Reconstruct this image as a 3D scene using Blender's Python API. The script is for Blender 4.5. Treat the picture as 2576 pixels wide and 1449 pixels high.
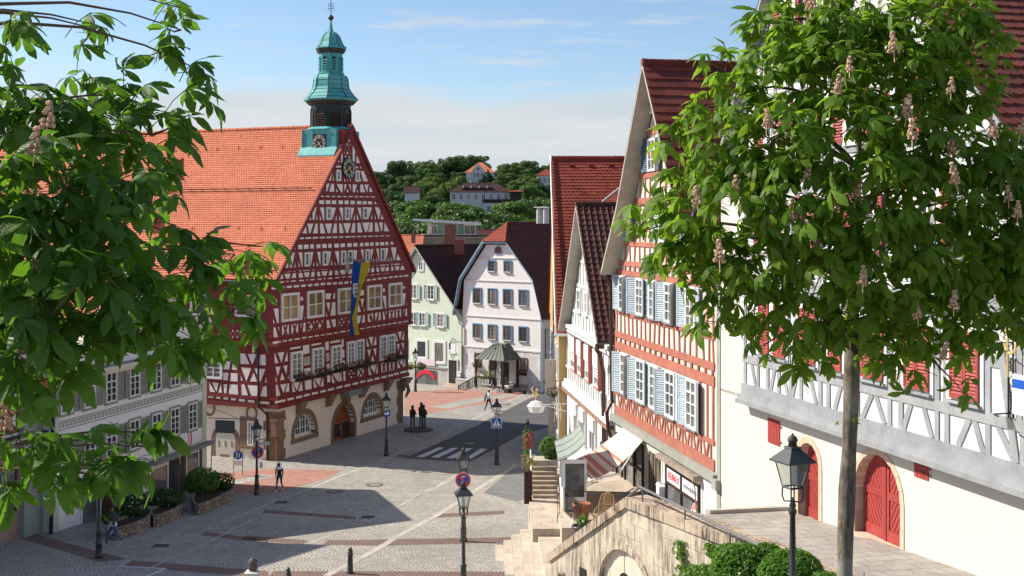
import bpy,bmesh,math,random
import numpy as np
from mathutils import Vector,Matrix
from mathutils.geometry import tessellate_polygon
R=math.radians
random.seed(7)
rng=np.random.default_rng(7)
for o in list(bpy.data.objects):
 bpy.data.objects.remove(o)
SC=bpy.context.scene
COL=SC.collection
# ------------------------------------------------------------------ camera
F,CX,CY,CZ=2980.0,1288.0,565.0,15.5      # focal length (px of a 2576 px wide frame), centre, horizon, eye height
cam=bpy.data.objects.new('camera',bpy.data.cameras.new('camera'))
COL.objects.link(cam)
cam.location=(0,0,CZ)
cam.rotation_euler=(R(90),0,0)
cam.data.sensor_width=36
cam.data.lens=F/2576*36
cam.data.shift_y=-(724.5 -CY)/2576
cam.data.clip_start=0.3
cam.data.clip_end=6000
SC.camera=cam
# ------------------------------------------------------------------ light
SUN_EL,SUN_AZ=39.5,-75.0                      # azimuth from +Y towards +X
EXPOSURE=0.82
SUN_STRENGTH,SKY_STRENGTH=4.2,0.088
SC.view_settings.view_transform='Standard'
SC.view_settings.look='None'
SC.view_settings.exposure=EXPOSURE
SC.view_settings.gamma=1
sun=bpy.data.objects.new('sun',bpy.data.lights.new('sun','SUN'))
COL.objects.link(sun)
sun.data.energy=SUN_STRENGTH
sun.data.angle=R(0.5)
sun.data.color=(1.0,0.93,0.82)
to_sun=Vector((math.sin(R(SUN_AZ))*math.cos(R(SUN_EL)),math.cos(R(SUN_AZ))*math.cos(R(SUN_EL)),math.sin(R(SUN_EL))))
sun.rotation_euler=to_sun.to_track_quat('Z','Y').to_euler()
sun.location=to_sun*300
W=bpy.data.worlds.new('World')
SC.world=W
W.use_nodes=True
def nlink(nt,a,b):
 nt.links.new(a,b)
class NT:
 """tiny helper to write node graphs"""
 def __init__(s,nt):
  s.nt=nt
 def new(s,t,**kw):
  n=s.nt.nodes.new(t)
  for k,v in kw.items():
   if k.startswith('i_'):
    n.inputs[k[2:].replace('_',' ')].default_value=v
   else:
    setattr(n,k,v)
  return n
 def link(s,a,b):
  s.nt.links.new(a,b)
 def put(s,sock,v):
  if hasattr(v,'is_output') or isinstance(v,bpy.types.NodeSocket):
   s.link(v,sock)
  else:
   sock.default_value=v
 def math(s,op,a,b=0.0,c=None,clamp=False):
  n=s.new('ShaderNodeMath',operation=op,use_clamp=clamp)
  s.put(n.inputs[0],a); s.put(n.inputs[1],b)
  if c is not None:s.put(n.inputs[2],c)
  return n.outputs[0]
 def noise(s,vec,scale,detail=4,rough=.55):
  n=s.new('ShaderNodeTexNoise')
  n.inputs['Scale'].default_value=scale
  n.inputs['Detail'].default_value=detail
  n.inputs['Roughness'].default_value=rough
  if vec is not None:s.link(vec,n.inputs['Vector'])
  return n.outputs['Fac']
 def mapping(s,vec,scale=(1,1,1),rot=(0,0,0),loc=(0,0,0)):
  n=s.new('ShaderNodeMapping')
  n.inputs['Scale'].default_value=scale
  n.inputs['Rotation'].default_value=rot
  n.inputs['Location'].default_value=loc
  s.link(vec,n.inputs['Vector'])
  return n.outputs[0]
 def maprange(s,v,a,b,c=0.0,d=1.0,smooth=False):
  n=s.new('ShaderNodeMapRange',interpolation_type='SMOOTHSTEP' if smooth else 'LINEAR')
  s.link(v,n.inputs[0])
  for i,x in enumerate((a,b,c,d)):n.inputs[i+1].default_value=x
  return n.outputs[0]
 def mix(s,fac,a,b,mode='MIX'):
  n=s.new('ShaderNodeMix',data_type='RGBA',blend_type=mode)
  s.put(n.inputs[0],fac)
  for sock,v in ((n.inputs[6],a),(n.inputs[7],b)):
   if isinstance(v,tuple):sock.default_value=(v+(1,))[:4]
   else:s.link(v,sock)
  return n.outputs[2]
 def bump(s,h,strength=.3,dist=.02):
  n=s.new('ShaderNodeBump')
  n.inputs['Strength'].default_value=strength
  n.inputs['Distance'].default_value=dist
  s.link(h,n.inputs['Height'])
  return n.outputs[0]
def build_world():
 nt=W.node_tree
 nt.nodes.clear()
 g=NT(nt)
 out=g.new('ShaderNodeOutputWorld')
 bg=g.new('ShaderNodeBackground')
 bg.inputs['Strength'].default_value=SKY_STRENGTH
 sky=g.new('ShaderNodeTexSky',sky_type='NISHITA')
 sky.sun_disc=False
 sky.sun_elevation=R(SUN_EL)
 sky.sun_rotation=R(SUN_AZ)
 sky.altitude=300
 sky.air_density=1.0
 sky.dust_density=0.5
 sky.ozone_density=3.2
 tc=g.new('ShaderNodeTexCoord')
 d=tc.outputs['Generated']
 sep=g.new('ShaderNodeSeparateXYZ'); g.link(d,sep.inputs[0])
 el=sep.outputs[2]
 # low bank of thin cloud near the horizon, ragged upper edge
 big=g.noise(g.mapping(d,(2.2,2.2,9)),3.0,5,.5)
 edge=g.math('ADD',el,g.math('MULTIPLY',g.math('SUBTRACT',big,.5),.034))
 bank=g.maprange(edge,.122,.098,0,1,True)
 bank=g.math('MULTIPLY',bank,g.maprange(el,.0,.115,.97,.93))
 # streaky high cirrus
 st=g.noise(g.mapping(d,(5,5,42),(0,R(6),0)),2.1,6,.55)
 st2=g.noise(g.mapping(d,(1.5,1.5,7),loc=(3.1,0,1.7)),2.0,3,.5)
 streak=g.math('MULTIPLY',g.maprange(st,.50,.68,0,1,True),g.maprange(st2,.40,.56,0,1,True))
 streak=g.math('MULTIPLY',streak,.6)
 puff=g.noise(g.mapping(d,(7,7,30)),2.6,6,.6)
 puffs=g.math('MULTIPLY',g.maprange(puff,.6,.78,0,1,True),.4)
 m=g.math('MAXIMUM',g.math('MAXIMUM',bank,streak),puffs)
 m=g.math('MULTIPLY',m,g.maprange(el,0.0,.01))
 soft=g.noise(g.mapping(d,(1.6,1.6,16),loc=(1,5,2)),2.4,5,.55)
 cc=g.mix(g.maprange(soft,.3,.7),(4.0,4.45,4.8),(5.0,5.1,5.15))
 col=g.mix(m,sky.outputs[0],cc)
 g.link(col,bg.inputs['Color'])
 g.link(bg.outputs[0],out.inputs[0])
build_world()
# ------------------------------------------------------------------ pixel helpers: a point of the photo at depth Y, on the ground
def P(x,y,Y):
 return Vector(((x -CX)*Y/F,Y,CZ -(y -CY)*Y/F))
_GT=[(-60,8.6),(0,5.6),(10,4.9),(20,4.1),(30,3.2),(40,2.35),(46,1.8),(53,1.2),(60,.72),(68,.25),(74,.08),(80,0),(95,-.12),
       (108,-.45),(124,-1.15),(140,-2.0),(170,-3.4),(220,-5),(400,-6),(6000,-6)]
def gz(Y):
 for (a,za),(b,zb) in zip(_GT,_GT[1:]):
  if Y<=b:
   return za+(zb -za)*(Y -a)/(b -a)
 return -6.0
def G(x,y):
 lo,hi=15.0,400.0
 for _ in range(50):
  m=(lo+hi)/2
  if CZ -(y -CY)*m/F>gz(m):lo=m
  else:hi=m
 p=P(x,y,lo); p.z=gz(lo)
 return p
T=lambda i,j,u,v:(644*i+u/4.0,362.25*j+v/4.0)
def Zn(ox,oy,s):
 return lambda u,v:(ox+u*s,oy+v*s)
Z1=Zn(666.6,704.4,.14757); Z2=Zn(666.6,880.5,.19965); Z3=Zn(1018.8,553.4,.14757); Z4=Zn(1018.8,767.3,.14757)
Z5=Zn(1383.6,779.8,.1389); Z6=Zn(1308.1,981.1,.13023); Z7=Zn(1383.6,1106.9,.14758); Z8=Zn(1597.4,1056.6,.17358)
Z9=Zn(767.3,352.2,.11286); Z10=Zn(691.8,490.5,.15628); Z11=Zn(1006.3,981.1,.13888); Z12=Zn(515.7,855.3,.24305); Z13=Zn(239,1232.7,.14931)
class Fac:
 """a vertical facade plane: origin, horizontal direction, outward normal"""
 def __init__(s,x,y,ang=None,d=None,flip=1,z=0.0):
  s.o=Vector((x,y,0))
  s.u=Vector((math.sin(R(ang)),math.cos(R(ang)),0)) if d is None else Vector((d[0],d[1],0)).normalized()
  s.n=Vector((s.u.y,-s.u.x,0))*flip
 def p(s,u,z,d=0.0):
  return s.o+s.u*u+s.n*d+Vector((0,0,z))
 def uv(s,x,y=None):
  if y is None:x,y=x
  r=Vector(((x -CX)/F,1,-(y -CY)/F))
  t=s.o.dot(s.n)/r.dot(s.n)
  q=r*t
  return ((q -s.o).dot(s.u),q.z+CZ)
 def off(s,d):
  q=s.o+s.n*d
  f=Fac(q.x,q.y,d=(s.u.x,s.u.y)); f.n=s.n
  return f
class MB:
 """collects faces in world space, then links them as ONE mesh object"""
 def __init__(s):
  s.v=[]; s.f=[]; s.m=[]; s.r=[]; s.uv=None
  s.cm=0
  s.loops=[]
 def add(s,vs,fs,rnd=None,uvs=None):
  b=len(s.v)
  s.v.extend([tuple(x) for x in vs])
  for f in fs:
   s.f.append([b+i for i in f]); s.m.append(s.cm); s.r.append(random.random() if rnd is None else rnd)
  return b
 def quad(s,a,b,c,d,rnd=None):
  s.add([a,b,c,d],[(0,1,2,3)],rnd)
 def box(s,c,size,rot=None):
  hx,hy,hz=size[0]/2,size[1]/2,size[2]/2
  vs=[Vector((x,y,z)) for x in (-hx,hx) for y in (-hy,hy) for z in (-hz,hz)]
  if rot is not None:vs=[rot @ q for q in vs]
  c=Vector(c)
  s.add([q+c for q in vs],[(0,1,3,2),(4,6,7,5),(0,4,5,1),(2,3,7,6),(0,2,6,4),(1,5,7,3)],random.random())
 def obox(s,o,ax,ay,az):
  """box from a corner and three edge vectors"""
  o,ax,ay,az=map(Vector,(o,ax,ay,az))
  vs=[o,o+ax,o+ax+ay,o+ay]
  s.prism(vs,az)
 def prism(s,base,ext,rnd=None):
  """extrude a planar polygon (list of points) by a vector"""
  n=len(base); ext=Vector(ext)
  base=[Vector(q) for q in base]
  vs=base+[q+ext for q in base]
  fs=[list(range(n))[::-1],list(range(n,2*n))]+[(i,(i+1) % n,n+(i+1) % n,n+i) for i in range(n)]
  nrm=Vector((0,0,0))
  for i in range(n):
   nrm+=(base[i] -base[0]).cross(base[(i+1) % n] -base[0])
  if nrm.dot(ext)<0:fs=[tuple(f)[::-1] for f in fs]
  s.add(vs,fs,random.random() if rnd is None else rnd)
 # facade shapes
 def fpoly(s,fc,pts,d0,d1):
  s.prism([fc.p(u,z,d0) for u,z in pts],fc.n*(d1 -d0))
 def frect(s,fc,u0,u1,z0,z1,d0,d1):
  s.fpoly(fc,[(u0,z0),(u1,z0),(u1,z1),(u0,z1)],d0,d1)
 def fbeam(s,fc,a,b,w,d0,d1):
  a=Vector(a); b=Vector(b); t=(b -a).normalized(); n=Vector((-t.y,t.x))*w/2
  s.fpoly(fc,[a -n,b -n,b+n,a+n],d0,d1)
 def fface(s,fc,outer,holes=(),d=0.0,reveal=0.0):
  """flat wall skin with holes and reveals"""
  loops=[[Vector((u,z,0)) for u,z in outer]]+[[Vector((u,z,0)) for u,z in h] for h in holes]
  pts=[q for l in loops for q in l]
  tris=tessellate_polygon(loops)
  s.add([fc.p(q.x,q.y,d) for q in pts],[tuple(t) for t in tris],.5)
  if reveal:
   for h in holes:
    n=len(h)
    for i in range(n):
     a,b=h[i],h[(i+1) % n]
     s.quad(fc.p(a[0],a[1],d),fc.p(b[0],b[1],d),fc.p(b[0],b[1],d -reveal),fc.p(a[0],a[1],d -reveal))
 def tube(s,pts,r,n=8,cap=True):
  """tube along points; r number or list"""
  pts=[Vector(q) for q in pts]
  rs=r if isinstance(r,(list,tuple)) else [r]*len(pts)
  b=len(s.v); prev=None
  rnd=random.random()
  vs=[]; fs=[]
  for i,q in enumerate(pts):
   t=(pts[min(i+1,len(pts) -1)] -pts[max(i -1,0)]).normalized()
   if prev is None:
    up=Vector((0,0,1)) if abs(t.z)<.95 else Vector((1,0,0))
    a=t.cross(up).normalized()
   else:
    a=(prev -t*prev.dot(t)).normalized()
   prev=a; c=t.cross(a)
   for k in range(n):
    th=2*math.pi*k/n
    vs.append(q+(a*math.cos(th)+c*math.sin(th))*rs[i])
  for i in range(len(pts) -1):
   for k in range(n):
    fs.append((i*n+k,i*n+(k+1) % n,(i+1)*n+(k+1) % n,(i+1)*n+k))
  if cap:
   fs.append(tuple(range(n))[::-1]); fs.append(tuple((len(pts) -1)*n+k for k in range(n)))
  s.add(vs,fs,rnd)
 def lathe(s,prof,c=(0,0,0),n=16,ph=0.0,cap=True):
  """profile [(r,z)] turned round a vertical axis"""
  c=Vector(c); vs=[]; fs=[]
  for r,z in prof:
   for k in range(n):
    th=2*math.pi*k/n+ph
    vs.append(c+Vector((r*math.cos(th),r*math.sin(th),z)))
  for i in range(len(prof) -1):
   for k in range(n):
    fs.append((i*n+k,i*n+(k+1) % n,(i+1)*n+(k+1) % n,(i+1)*n+k))
  if cap:
   fs.append(tuple(range(n))[::-1]); fs.append(tuple((len(prof) -1)*n+k for k in range(n)))
  s.add(vs,fs,random.random())
 def blob(s,c,r,seg=8,rings=5,jit=0.0):
  c=Vector(c); rx,ry,rz=r if isinstance(r,(tuple,list)) else (r,r,r)
  vs=[c+Vector((0,0,-rz))]; fs=[]
  for i in range(1,rings):
   ph=math.pi*i/rings -math.pi/2
   for k in range(seg):
    th=2*math.pi*k/seg; j=1+random.uniform(-jit,jit)
    vs.append(c+Vector((rx*math.cos(ph)*math.cos(th)*j,ry*math.cos(ph)*math.sin(th)*j,rz*math.sin(ph)*j)))
  vs.append(c+Vector((0,0,rz)))
  for k in range(seg):
   fs.append((0,1+(k+1) % seg,1+k))
   for i in range(rings -2):
    a=1+i*seg
    fs.append((a+k,a+(k+1) % seg,a+seg+(k+1) % seg,a+seg+k))
   fs.append((len(vs) -1,len(vs) -1 -seg+k,len(vs) -1 -seg+(k+1) % seg))
  s.add(vs,fs,random.random())
 def text(s,txt,size,o,ax,ay,depth=.004,align='CENTER',bold=0.0):
  """lettering built flat: o = middle of the line, ax/ay the writing directions, depth along ax x ay"""
  cu=bpy.data.curves.new('t','FONT'); cu.body=txt; cu.size=size; cu.align_x=align; cu.align_y='CENTER'; cu.offset=bold
  cu.resolution_u=3
  ob=bpy.data.objects.new('t',cu); COL.objects.link(ob)
  dg=bpy.context.evaluated_depsgraph_get()
  me=bpy.data.meshes.new_from_object(ob.evaluated_get(dg))
  ax=Vector(ax).normalized(); ay=Vector(ay).normalized(); n=ax.cross(ay); o=Vector(o)
  s.add([o+ax*q.co.x+ay*q.co.y+n*depth for q in me.vertices],[tuple(p.vertices) for p in me.polygons],.5)
  bpy.data.objects.remove(ob); bpy.data.curves.remove(cu); bpy.data.meshes.remove(me)
 def build(s,name,mat,parent=None,smooth=False,local=False):
  return link_mesh(name,s.v,s.f,mat,parent,s.m,s.r,smooth,local)
def link_mesh(name,v,f,mat,parent=None,mi=None,rnd=None,smooth=False,local=False):
 me=bpy.data.meshes.new(name)
 base=Vector((0,0,0))
 if parent is not None and not local:
  base=world_loc(parent)
 elif parent is None and not local and len(v):
  a=np.array(v); base=Vector(((a[:,0].min()+a[:,0].max())/2,(a[:,1].min()+a[:,1].max())/2,a[:,2].min()))
 vv=np.array(v,dtype=np.float64).reshape(-1,3) -np.array(base)
 me.from_pydata(vv.tolist(),[],f)
 mats=mat if isinstance(mat,(list,tuple)) else [mat]
 for m in mats:me.materials.append(m)
 if mi is not None and len(mats)>1:me.polygons.foreach_set('material_index',mi)
 if rnd is not None:
  at=me.attributes.new('rnd','FLOAT','FACE'); at.data.foreach_set('value',rnd)
 if smooth:me.polygons.foreach_set('use_smooth',[True]*len(f))
 me.update()
 o=bpy.data.objects.new(name,me); COL.objects.link(o)
 if parent is None:o.location=base
 else:o.parent=parent
 return o
def world_loc(o):
 l=o.location.copy()
 while o.parent:o=o.parent; l=l+o.location
 return l
def tag(o,label,cat,group=None):
 o['label']=label; o['category']=cat
 if group:o['group']=group
 return o
def thing(name,label,cat,loc,group=None,rz=0.0):
 o=bpy.data.objects.new(name,None); COL.objects.link(o)
 o.location=loc; o.rotation_euler=(0,0,rz); o.empty_display_size=.2
 return tag(o,label,cat,group)
def struct(o):
 o['kind']='structure'; return o
def copy_tree(o,parent=None):
 c=o.copy(); COL.objects.link(c); c.parent=parent
 for ch in [x for x in bpy.data.objects if x.parent==o]:
  copy_tree(ch,c)
 return c
def dup(o,loc,label,rz=None,scale=None):
 kids={}
 for x in bpy.data.objects:
  if x.parent:kids.setdefault(x.parent.name,[]).append(x)
 def rec(a,par):
  c=a.copy(); COL.objects.link(c); c.parent=par
  for ch in kids.get(a.name,[]):rec(ch,c)
  return c
 c=rec(o,None)
 c.location=loc
 if rz is not None:c.rotation_euler=(0,0,rz)
 if scale is not None:c.scale=(scale,)*3 if not isinstance(scale,tuple) else scale
 c['label']=label
 return c
# ------------------------------------------------------------------ materials (all procedural)
def new_mat(name):
 m=bpy.data.materials.new(name); m.use_nodes=True
 nt=m.node_tree; nt.nodes.clear(); g=NT(nt)
 out=g.new('ShaderNodeOutputMaterial'); b=g.new('ShaderNodeBsdfPrincipled')
 g.link(b.outputs[0],out.inputs[0])
 return m,g,b,out
def obj_co(g):
 return g.new('ShaderNodeTexCoord').outputs['Object']
def geo_pos(g):
 return g.new('ShaderNodeNewGeometry').outputs['Position']
def rnd_attr(g):
 n=g.new('ShaderNodeAttribute'); n.attribute_name='rnd'
 return n.outputs['Fac']
def plain(name,col,rough=.7,var=.12,scale=3.0,bump=.15,bscale=40.0,spec=.3,metal=0.0,rv=0.0,streak=0.0):
 """painted, rendered or metal surface: base colour with soft uneven wear"""
 m,g,b,out=new_mat(name)
 pos=geo_pos(g)
 n=g.noise(pos,scale,5,.6)
 k=g.maprange(n,.25,.75,1 -var,1+var)
 if streak:
  sn=g.noise(g.mapping(pos,(3.5,3.5,.25)),1.6,4,.6)
  k=g.math('MULTIPLY',k,g.maprange(sn,.45,.75,1,1 -streak))
 if rv:
  k=g.math('MULTIPLY',k,g.maprange(rnd_attr(g),0,1,1 -rv,1+rv))
 hs=g.new('ShaderNodeVectorMath',operation='SCALE')
 hs.inputs[0].default_value=col[:3]; g.link(k,hs.inputs['Scale'])
 g.link(hs.outputs[0],b.inputs['Base Color'])
 b.inputs['Roughness'].default_value=rough
 b.inputs['Specular IOR Level'].default_value=spec
 b.inputs['Metallic'].default_value=metal
 if bump:
  g.link(g.bump(g.noise(pos,bscale,3),bump,.01),b.inputs['Normal'])
 return m
def wood_mat(name,col,rough=.75,var=.2):
 m,g,b,out=new_mat(name)
 pos=geo_pos(g)
 n=g.noise(pos,1.7,5,.65); fine=g.noise(g.mapping(pos,(9,9,2.5)),4.0,4,.7)
 k=g.math('MULTIPLY',g.maprange(n,.25,.75,1 -var,1+var),g.maprange(fine,.3,.7,.86,1.12))
 k=g.math('MULTIPLY',k,g.maprange(rnd_attr(g),0,1,.9,1.1))
 hs=g.new('ShaderNodeVectorMath',operation='SCALE'); hs.inputs[0].default_value=col[:3]; g.link(k,hs.inputs['Scale'])
 g.link(hs.outputs[0],b.inputs['Base Color'])
 b.inputs['Roughness'].default_value=rough; b.inputs['Specular IOR Level'].default_value=.25
 g.link(g.bump(fine,.35,.01),b.inputs['Normal'])
 return m
def tile_mat(name,col,dark,var=.25,moss=0.0):
 """clay tile: each tile of the mesh has its own tone ('rnd' attribute), patches of lichen and soot"""
 m,g,b,out=new_mat(name)
 pos=geo_pos(g)
 r=rnd_attr(g)
 c=g.mix(g.maprange(r,0,1,0,1),col,dark)
 big=g.noise(pos,.35,4,.6); mid=g.noise(pos,2.3,5,.7); fine=g.noise(pos,14,3,.7)
 k=g.math('MULTIPLY',g.maprange(big,.3,.7,1 -var*.6,1+var*.6),g.maprange(mid,.3,.7,1 -var*.7,1+var*.5))
 k=g.math('MULTIPLY',k,g.maprange(fine,.3,.7,.85,1.12))
 hs=g.new('ShaderNodeVectorMath',operation='SCALE'); g.link(c,hs.inputs[0]); g.link(k,hs.inputs['Scale'])
 res=hs.outputs[0]
 if moss:
  mk=g.maprange(g.noise(pos,1.1,6,.75),.52,.72,0,moss,True)
  res=g.mix(mk,res,(.10,.095,.085))
 g.link(res,b.inputs['Base Color'])
 b.inputs['Roughness'].default_value=.8; b.inputs['Specular IOR Level'].default_value=.25
 g.link(g.bump(fine,.3,.008),b.inputs['Normal'])
 return m
def glass_mat(name,col=(.02,.025,.03),rough=.06,curtain=0.0):
 m,g,b,out=new_mat(name)
 pos=geo_pos(g)
 if curtain:
  f=g.noise(g.mapping(pos,(14,14,.6)),1.0,3,.6)
  c=g.mix(g.maprange(f,.35,.65),(.03,.03,.032),(.42,.40,.36))
  c=g.mix(curtain,col,c)
 else:
  c=g.mix(g.maprange(g.noise(pos,.9,3),.35,.65),col,tuple(x*2.2 for x in col))
 g.link(c,b.inputs['Base Color'])
 b.inputs['Roughness'].default_value=rough
 b.inputs['Specular IOR Level'].default_value=.6
 g.link(g.bump(g.noise(pos,1.6,2),.06,.02),b.inputs['Normal'])
 return m
def clear_glass(name):
 m,g,b,out=new_mat(name)
 tr=g.new('ShaderNodeBsdfTransparent'); gl=g.new('ShaderNodeBsdfGlossy'); gl.inputs['Roughness'].default_value=.05
 gl.inputs['Color'].default_value=(.9,.95,1,1); tr.inputs['Color'].default_value=(.82,.86,.84,1)
 fr=g.new('ShaderNodeFresnel'); fr.inputs[0].default_value=1.6
 mx=g.new('ShaderNodeMixShader'); g.link(g.math('ADD',fr.outputs[0],.06),mx.inputs[0]); g.link(tr.outputs[0],mx.inputs[1]); g.link(gl.outputs[0],mx.inputs[2])
 g.link(mx.outputs[0],out.inputs[0])
 return m
def leaf_mat(name,c1,c2,trans=.35,tcol=(.22,.42,.03),veins=False,rough=.45):
 m,g,b,out=new_mat(name)
 pos=geo_pos(g)
 c=g.mix(rnd_attr(g),c1,c2)
 c=g.mix(g.maprange(g.noise(pos,.8,3),.35,.65,0,.5),c,tuple(x*.55 for x in c1))
 g.link(c,b.inputs['Base Color'])
 b.inputs['Roughness'].default_value=rough; b.inputs['Specular IOR Level'].default_value=.25
 t=g.new('ShaderNodeBsdfTranslucent'); t.inputs['Color'].default_value=tcol+(1,)
 mx=g.new('ShaderNodeMixShader'); mx.inputs[0].default_value=trans
 g.link(b.outputs[0],mx.inputs[1]); g.link(t.outputs[0],mx.inputs[2]); g.link(mx.outputs[0],out.inputs[0])
 if veins:
  uvn=g.new('ShaderNodeUVMap'); sep=g.new('ShaderNodeSeparateXYZ'); g.link(uvn.outputs[0],sep.inputs[0])
  ax=g.math('ABSOLUTE',sep.outputs[0])
  s=g.math('SINE',g.math('MULTIPLY',g.math('SUBTRACT',sep.outputs[1],g.math('MULTIPLY',ax,.22)),75.0))
  nb=g.bump(s,.28,.004)
  g.link(nb,b.inputs['Normal'])
 return m
def cobble_mat(name,c1,c2,mortar,sx,sy,rot=0.0,jitter=.25,squash=.5):
 """small set stones in rows that wander a little; joints, tone and polish differ from stone to stone"""
 m,g,b,out=new_mat(name)
 pos=geo_pos(g)
 warp=g.new('ShaderNodeTexNoise'); warp.inputs['Scale'].default_value=.55; warp.inputs['Detail'].default_value=2; g.link(pos,warp.inputs['Vector'])
 sv=g.new('ShaderNodeVectorMath',operation='MULTIPLY_ADD'); g.link(warp.outputs['Color'],sv.inputs[0]); sv.inputs[1].default_value=(jitter*2,)*3; g.link(pos,sv.inputs[2])
 mp=g.mapping(sv.outputs[0],(1/sx,1/sy,0),(0,0,rot))
 vo=g.new('ShaderNodeTexVoronoi',voronoi_dimensions='2D',feature='F1'); vo.inputs['Randomness'].default_value=squash; vo.inputs['Scale'].default_value=1; g.link(mp,vo.inputs['Vector'])
 ve=g.new('ShaderNodeTexVoronoi',voronoi_dimensions='2D',feature='DISTANCE_TO_EDGE'); ve.inputs['Randomness'].default_value=squash; ve.inputs['Scale'].default_value=1; g.link(mp,ve.inputs['Vector'])
 edge=ve.outputs['Distance']
 sepc=g.new('ShaderNodeSeparateXYZ'); g.link(vo.outputs['Color'],sepc.inputs[0])
 c=g.mix(sepc.outputs[0],c1,c2)
 big=g.noise(pos,.16,5,.65); mid=g.noise(pos,1.1,4,.65)
 k=g.math('MULTIPLY',g.maprange(big,.3,.7,.82,1.16),g.maprange(mid,.3,.7,.86,1.1))
 hs=g.new('ShaderNodeVectorMath',operation='SCALE'); g.link(c,hs.inputs[0]); g.link(k,hs.inputs['Scale'])
 jm=g.maprange(edge,.03,.11,0,1,True)
 col=g.mix(jm,mortar,hs.outputs[0])
 g.link(col,b.inputs['Base Color'])
 b.inputs['Roughness'].default_value=.75; b.inputs['Specular IOR Level'].default_value=.3
 h=g.math('ADD',g.maprange(edge,0,.22,0,1,True),g.math('MULTIPLY',sepc.outputs[1],.5))
 g.link(g.bump(h,.8,.03),b.inputs['Normal'])
 return m
def brick_mat(name,c1,c2,mortar,w,h,rot=(0,0,0),msize=.012,bump=.6,use='pos',offset=.5):
 m,g,b,out=new_mat(name)
 pos=geo_pos(g)
 bt=g.new('ShaderNodeTexBrick',offset=offset)
 bt.inputs['Scale'].default_value=1; bt.inputs['Brick Width'].default_value=w; bt.inputs['Row Height'].default_value=h
 bt.inputs['Mortar Size'].default_value=msize; bt.inputs['Mortar Smooth'].default_value=.2; bt.inputs['Bias'].default_value=0
 bt.inputs['Color1'].default_value=c1+(1,); bt.inputs['Color2'].default_value=c2+(1,); bt.inputs['Mortar'].default_value=mortar+(1,)
 g.link(g.mapping(pos,(1,1,1),rot),bt.inputs['Vector'])
 n=g.noise(pos,1.3,6,.7); n2=g.noise(pos,9,4,.7)
 k=g.math('MULTIPLY',g.maprange(n,.3,.7,.78,1.18),g.maprange(n2,.3,.7,.86,1.12))
 hs=g.new('ShaderNodeVectorMath',operation='SCALE'); g.link(bt.outputs['Color'],hs.inputs[0]); g.link(k,hs.inputs['Scale'])
 g.link(hs.outputs[0],b.inputs['Base Color'])
 b.inputs['Roughness'].default_value=.85; b.inputs['Specular IOR Level'].default_value=.2
 hh=g.math('ADD',g.math('MULTIPLY',bt.outputs['Fac'],-1.0),g.math('MULTIPLY',n2,.5))
 g.link(g.bump(hh,bump,.015),b.inputs['Normal'])
 return m
M={}
M['white']=plain('white_paint',(.78,.77,.74),.5,.05,4,.05)
M['th_red']=wood_mat('dark_red_timber',(.20,.036,.033))
M['th_infill']=plain('cream_infill',(.84,.79,.74),.85,.06,2,.12)
M['th_stone_wall']=plain('beige_render',(.82,.72,.61),.9,.06,1.2,.25,60,.2,streak=.12)
M['sandstone']=brick_mat('brown_sandstone',(.27,.16,.095),(.20,.125,.08),(.13,.09,.06),1.1,.48,(R(90),0,R(67)),.008,.5)
M['sandstone_plain']=plain('brown_sandstone_trim',(.235,.15,.10),.9,.22,2.5,.4,30)
M['copper']=plain('verdigris_copper',(.085,.38,.37),.55,.2,1.6,.15,20,.4,streak=.35)
M['copper_dark']=plain('dark_patinated_copper',(.030,.040,.036),.6,.5,3,.2,20,.4,streak=.3)
M['louvre']=wood_mat('weathered_louvre_wood',(.050,.028,.024))
M['gold']=plain('gilded_metal',(.75,.55,.22),.4,.1,3,0,1,.5,.3)
M['ivory']=plain('ivory_numerals',(.80,.76,.62),.5,.04)
M['black']=plain('black_paint',(.018,.018,.019),.45,.2,4,.05,30,.4)
M['iron']=plain('dark_cast_iron',(.035,.036,.036),.42,.25,6,.12,40,.5)
M['lead']=plain('grey_sheet_metal',(.20,.21,.21),.5,.15,2,.1)
M['glass']=glass_mat('window_glass')
M['glass_curtain']=glass_mat('window_glass_with_curtain',(.03,.03,.03),.07,.75)
M['glass_c2']=glass_mat('window_glass_half_curtain',(.025,.028,.03),.05,.4); M['glass_sky']=glass_mat('window_glass_bright',(.06,.07,.08),.04)
GLASSES=[M['glass'],M['glass'],M['glass_c2'],M['glass_curtain'],M['glass_sky']]
M['glass_brown']=glass_mat('brown_reflection_glass',(.17,.105,.05),.12)  # brown reflection of the houses opposite, put into the pane colour
M['clear']=clear_glass('lantern_glass')
M['t_orange']=tile_mat('orange_clay_tile',(.66,.215,.115),(.54,.165,.09),.14)
M['t_red']=tile_mat('red_clay_tile',(.33,.065,.038),(.24,.048,.03),.25,.15)
M['t_darkred']=tile_mat('weathered_red_tile',(.21,.05,.035),(.13,.035,.028),.3,.55)
M['t_brown']=tile_mat('brown_interlocking_tile',(.115,.042,.03),(.062,.028,.022),.35,.45)
M['t_maroon']=tile_mat('maroon_tile',(.125,.036,.028),(.085,.028,.024),.25,.2)
M['t_umber']=tile_mat('dark_brown_tile',(.085,.036,.028),(.052,.026,.022),.3,.3)
M['t_grey']=tile_mat('mossy_grey_tile',(.075,.058,.048),(.045,.036,.032),.4,.6)
M['brickred']=brick_mat('red_chimney_brick',(.36,.10,.055),(.26,.07,.04),(.3,.22,.17),.25,.08,(R(90),0,R(30)),.012,.5)
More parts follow.
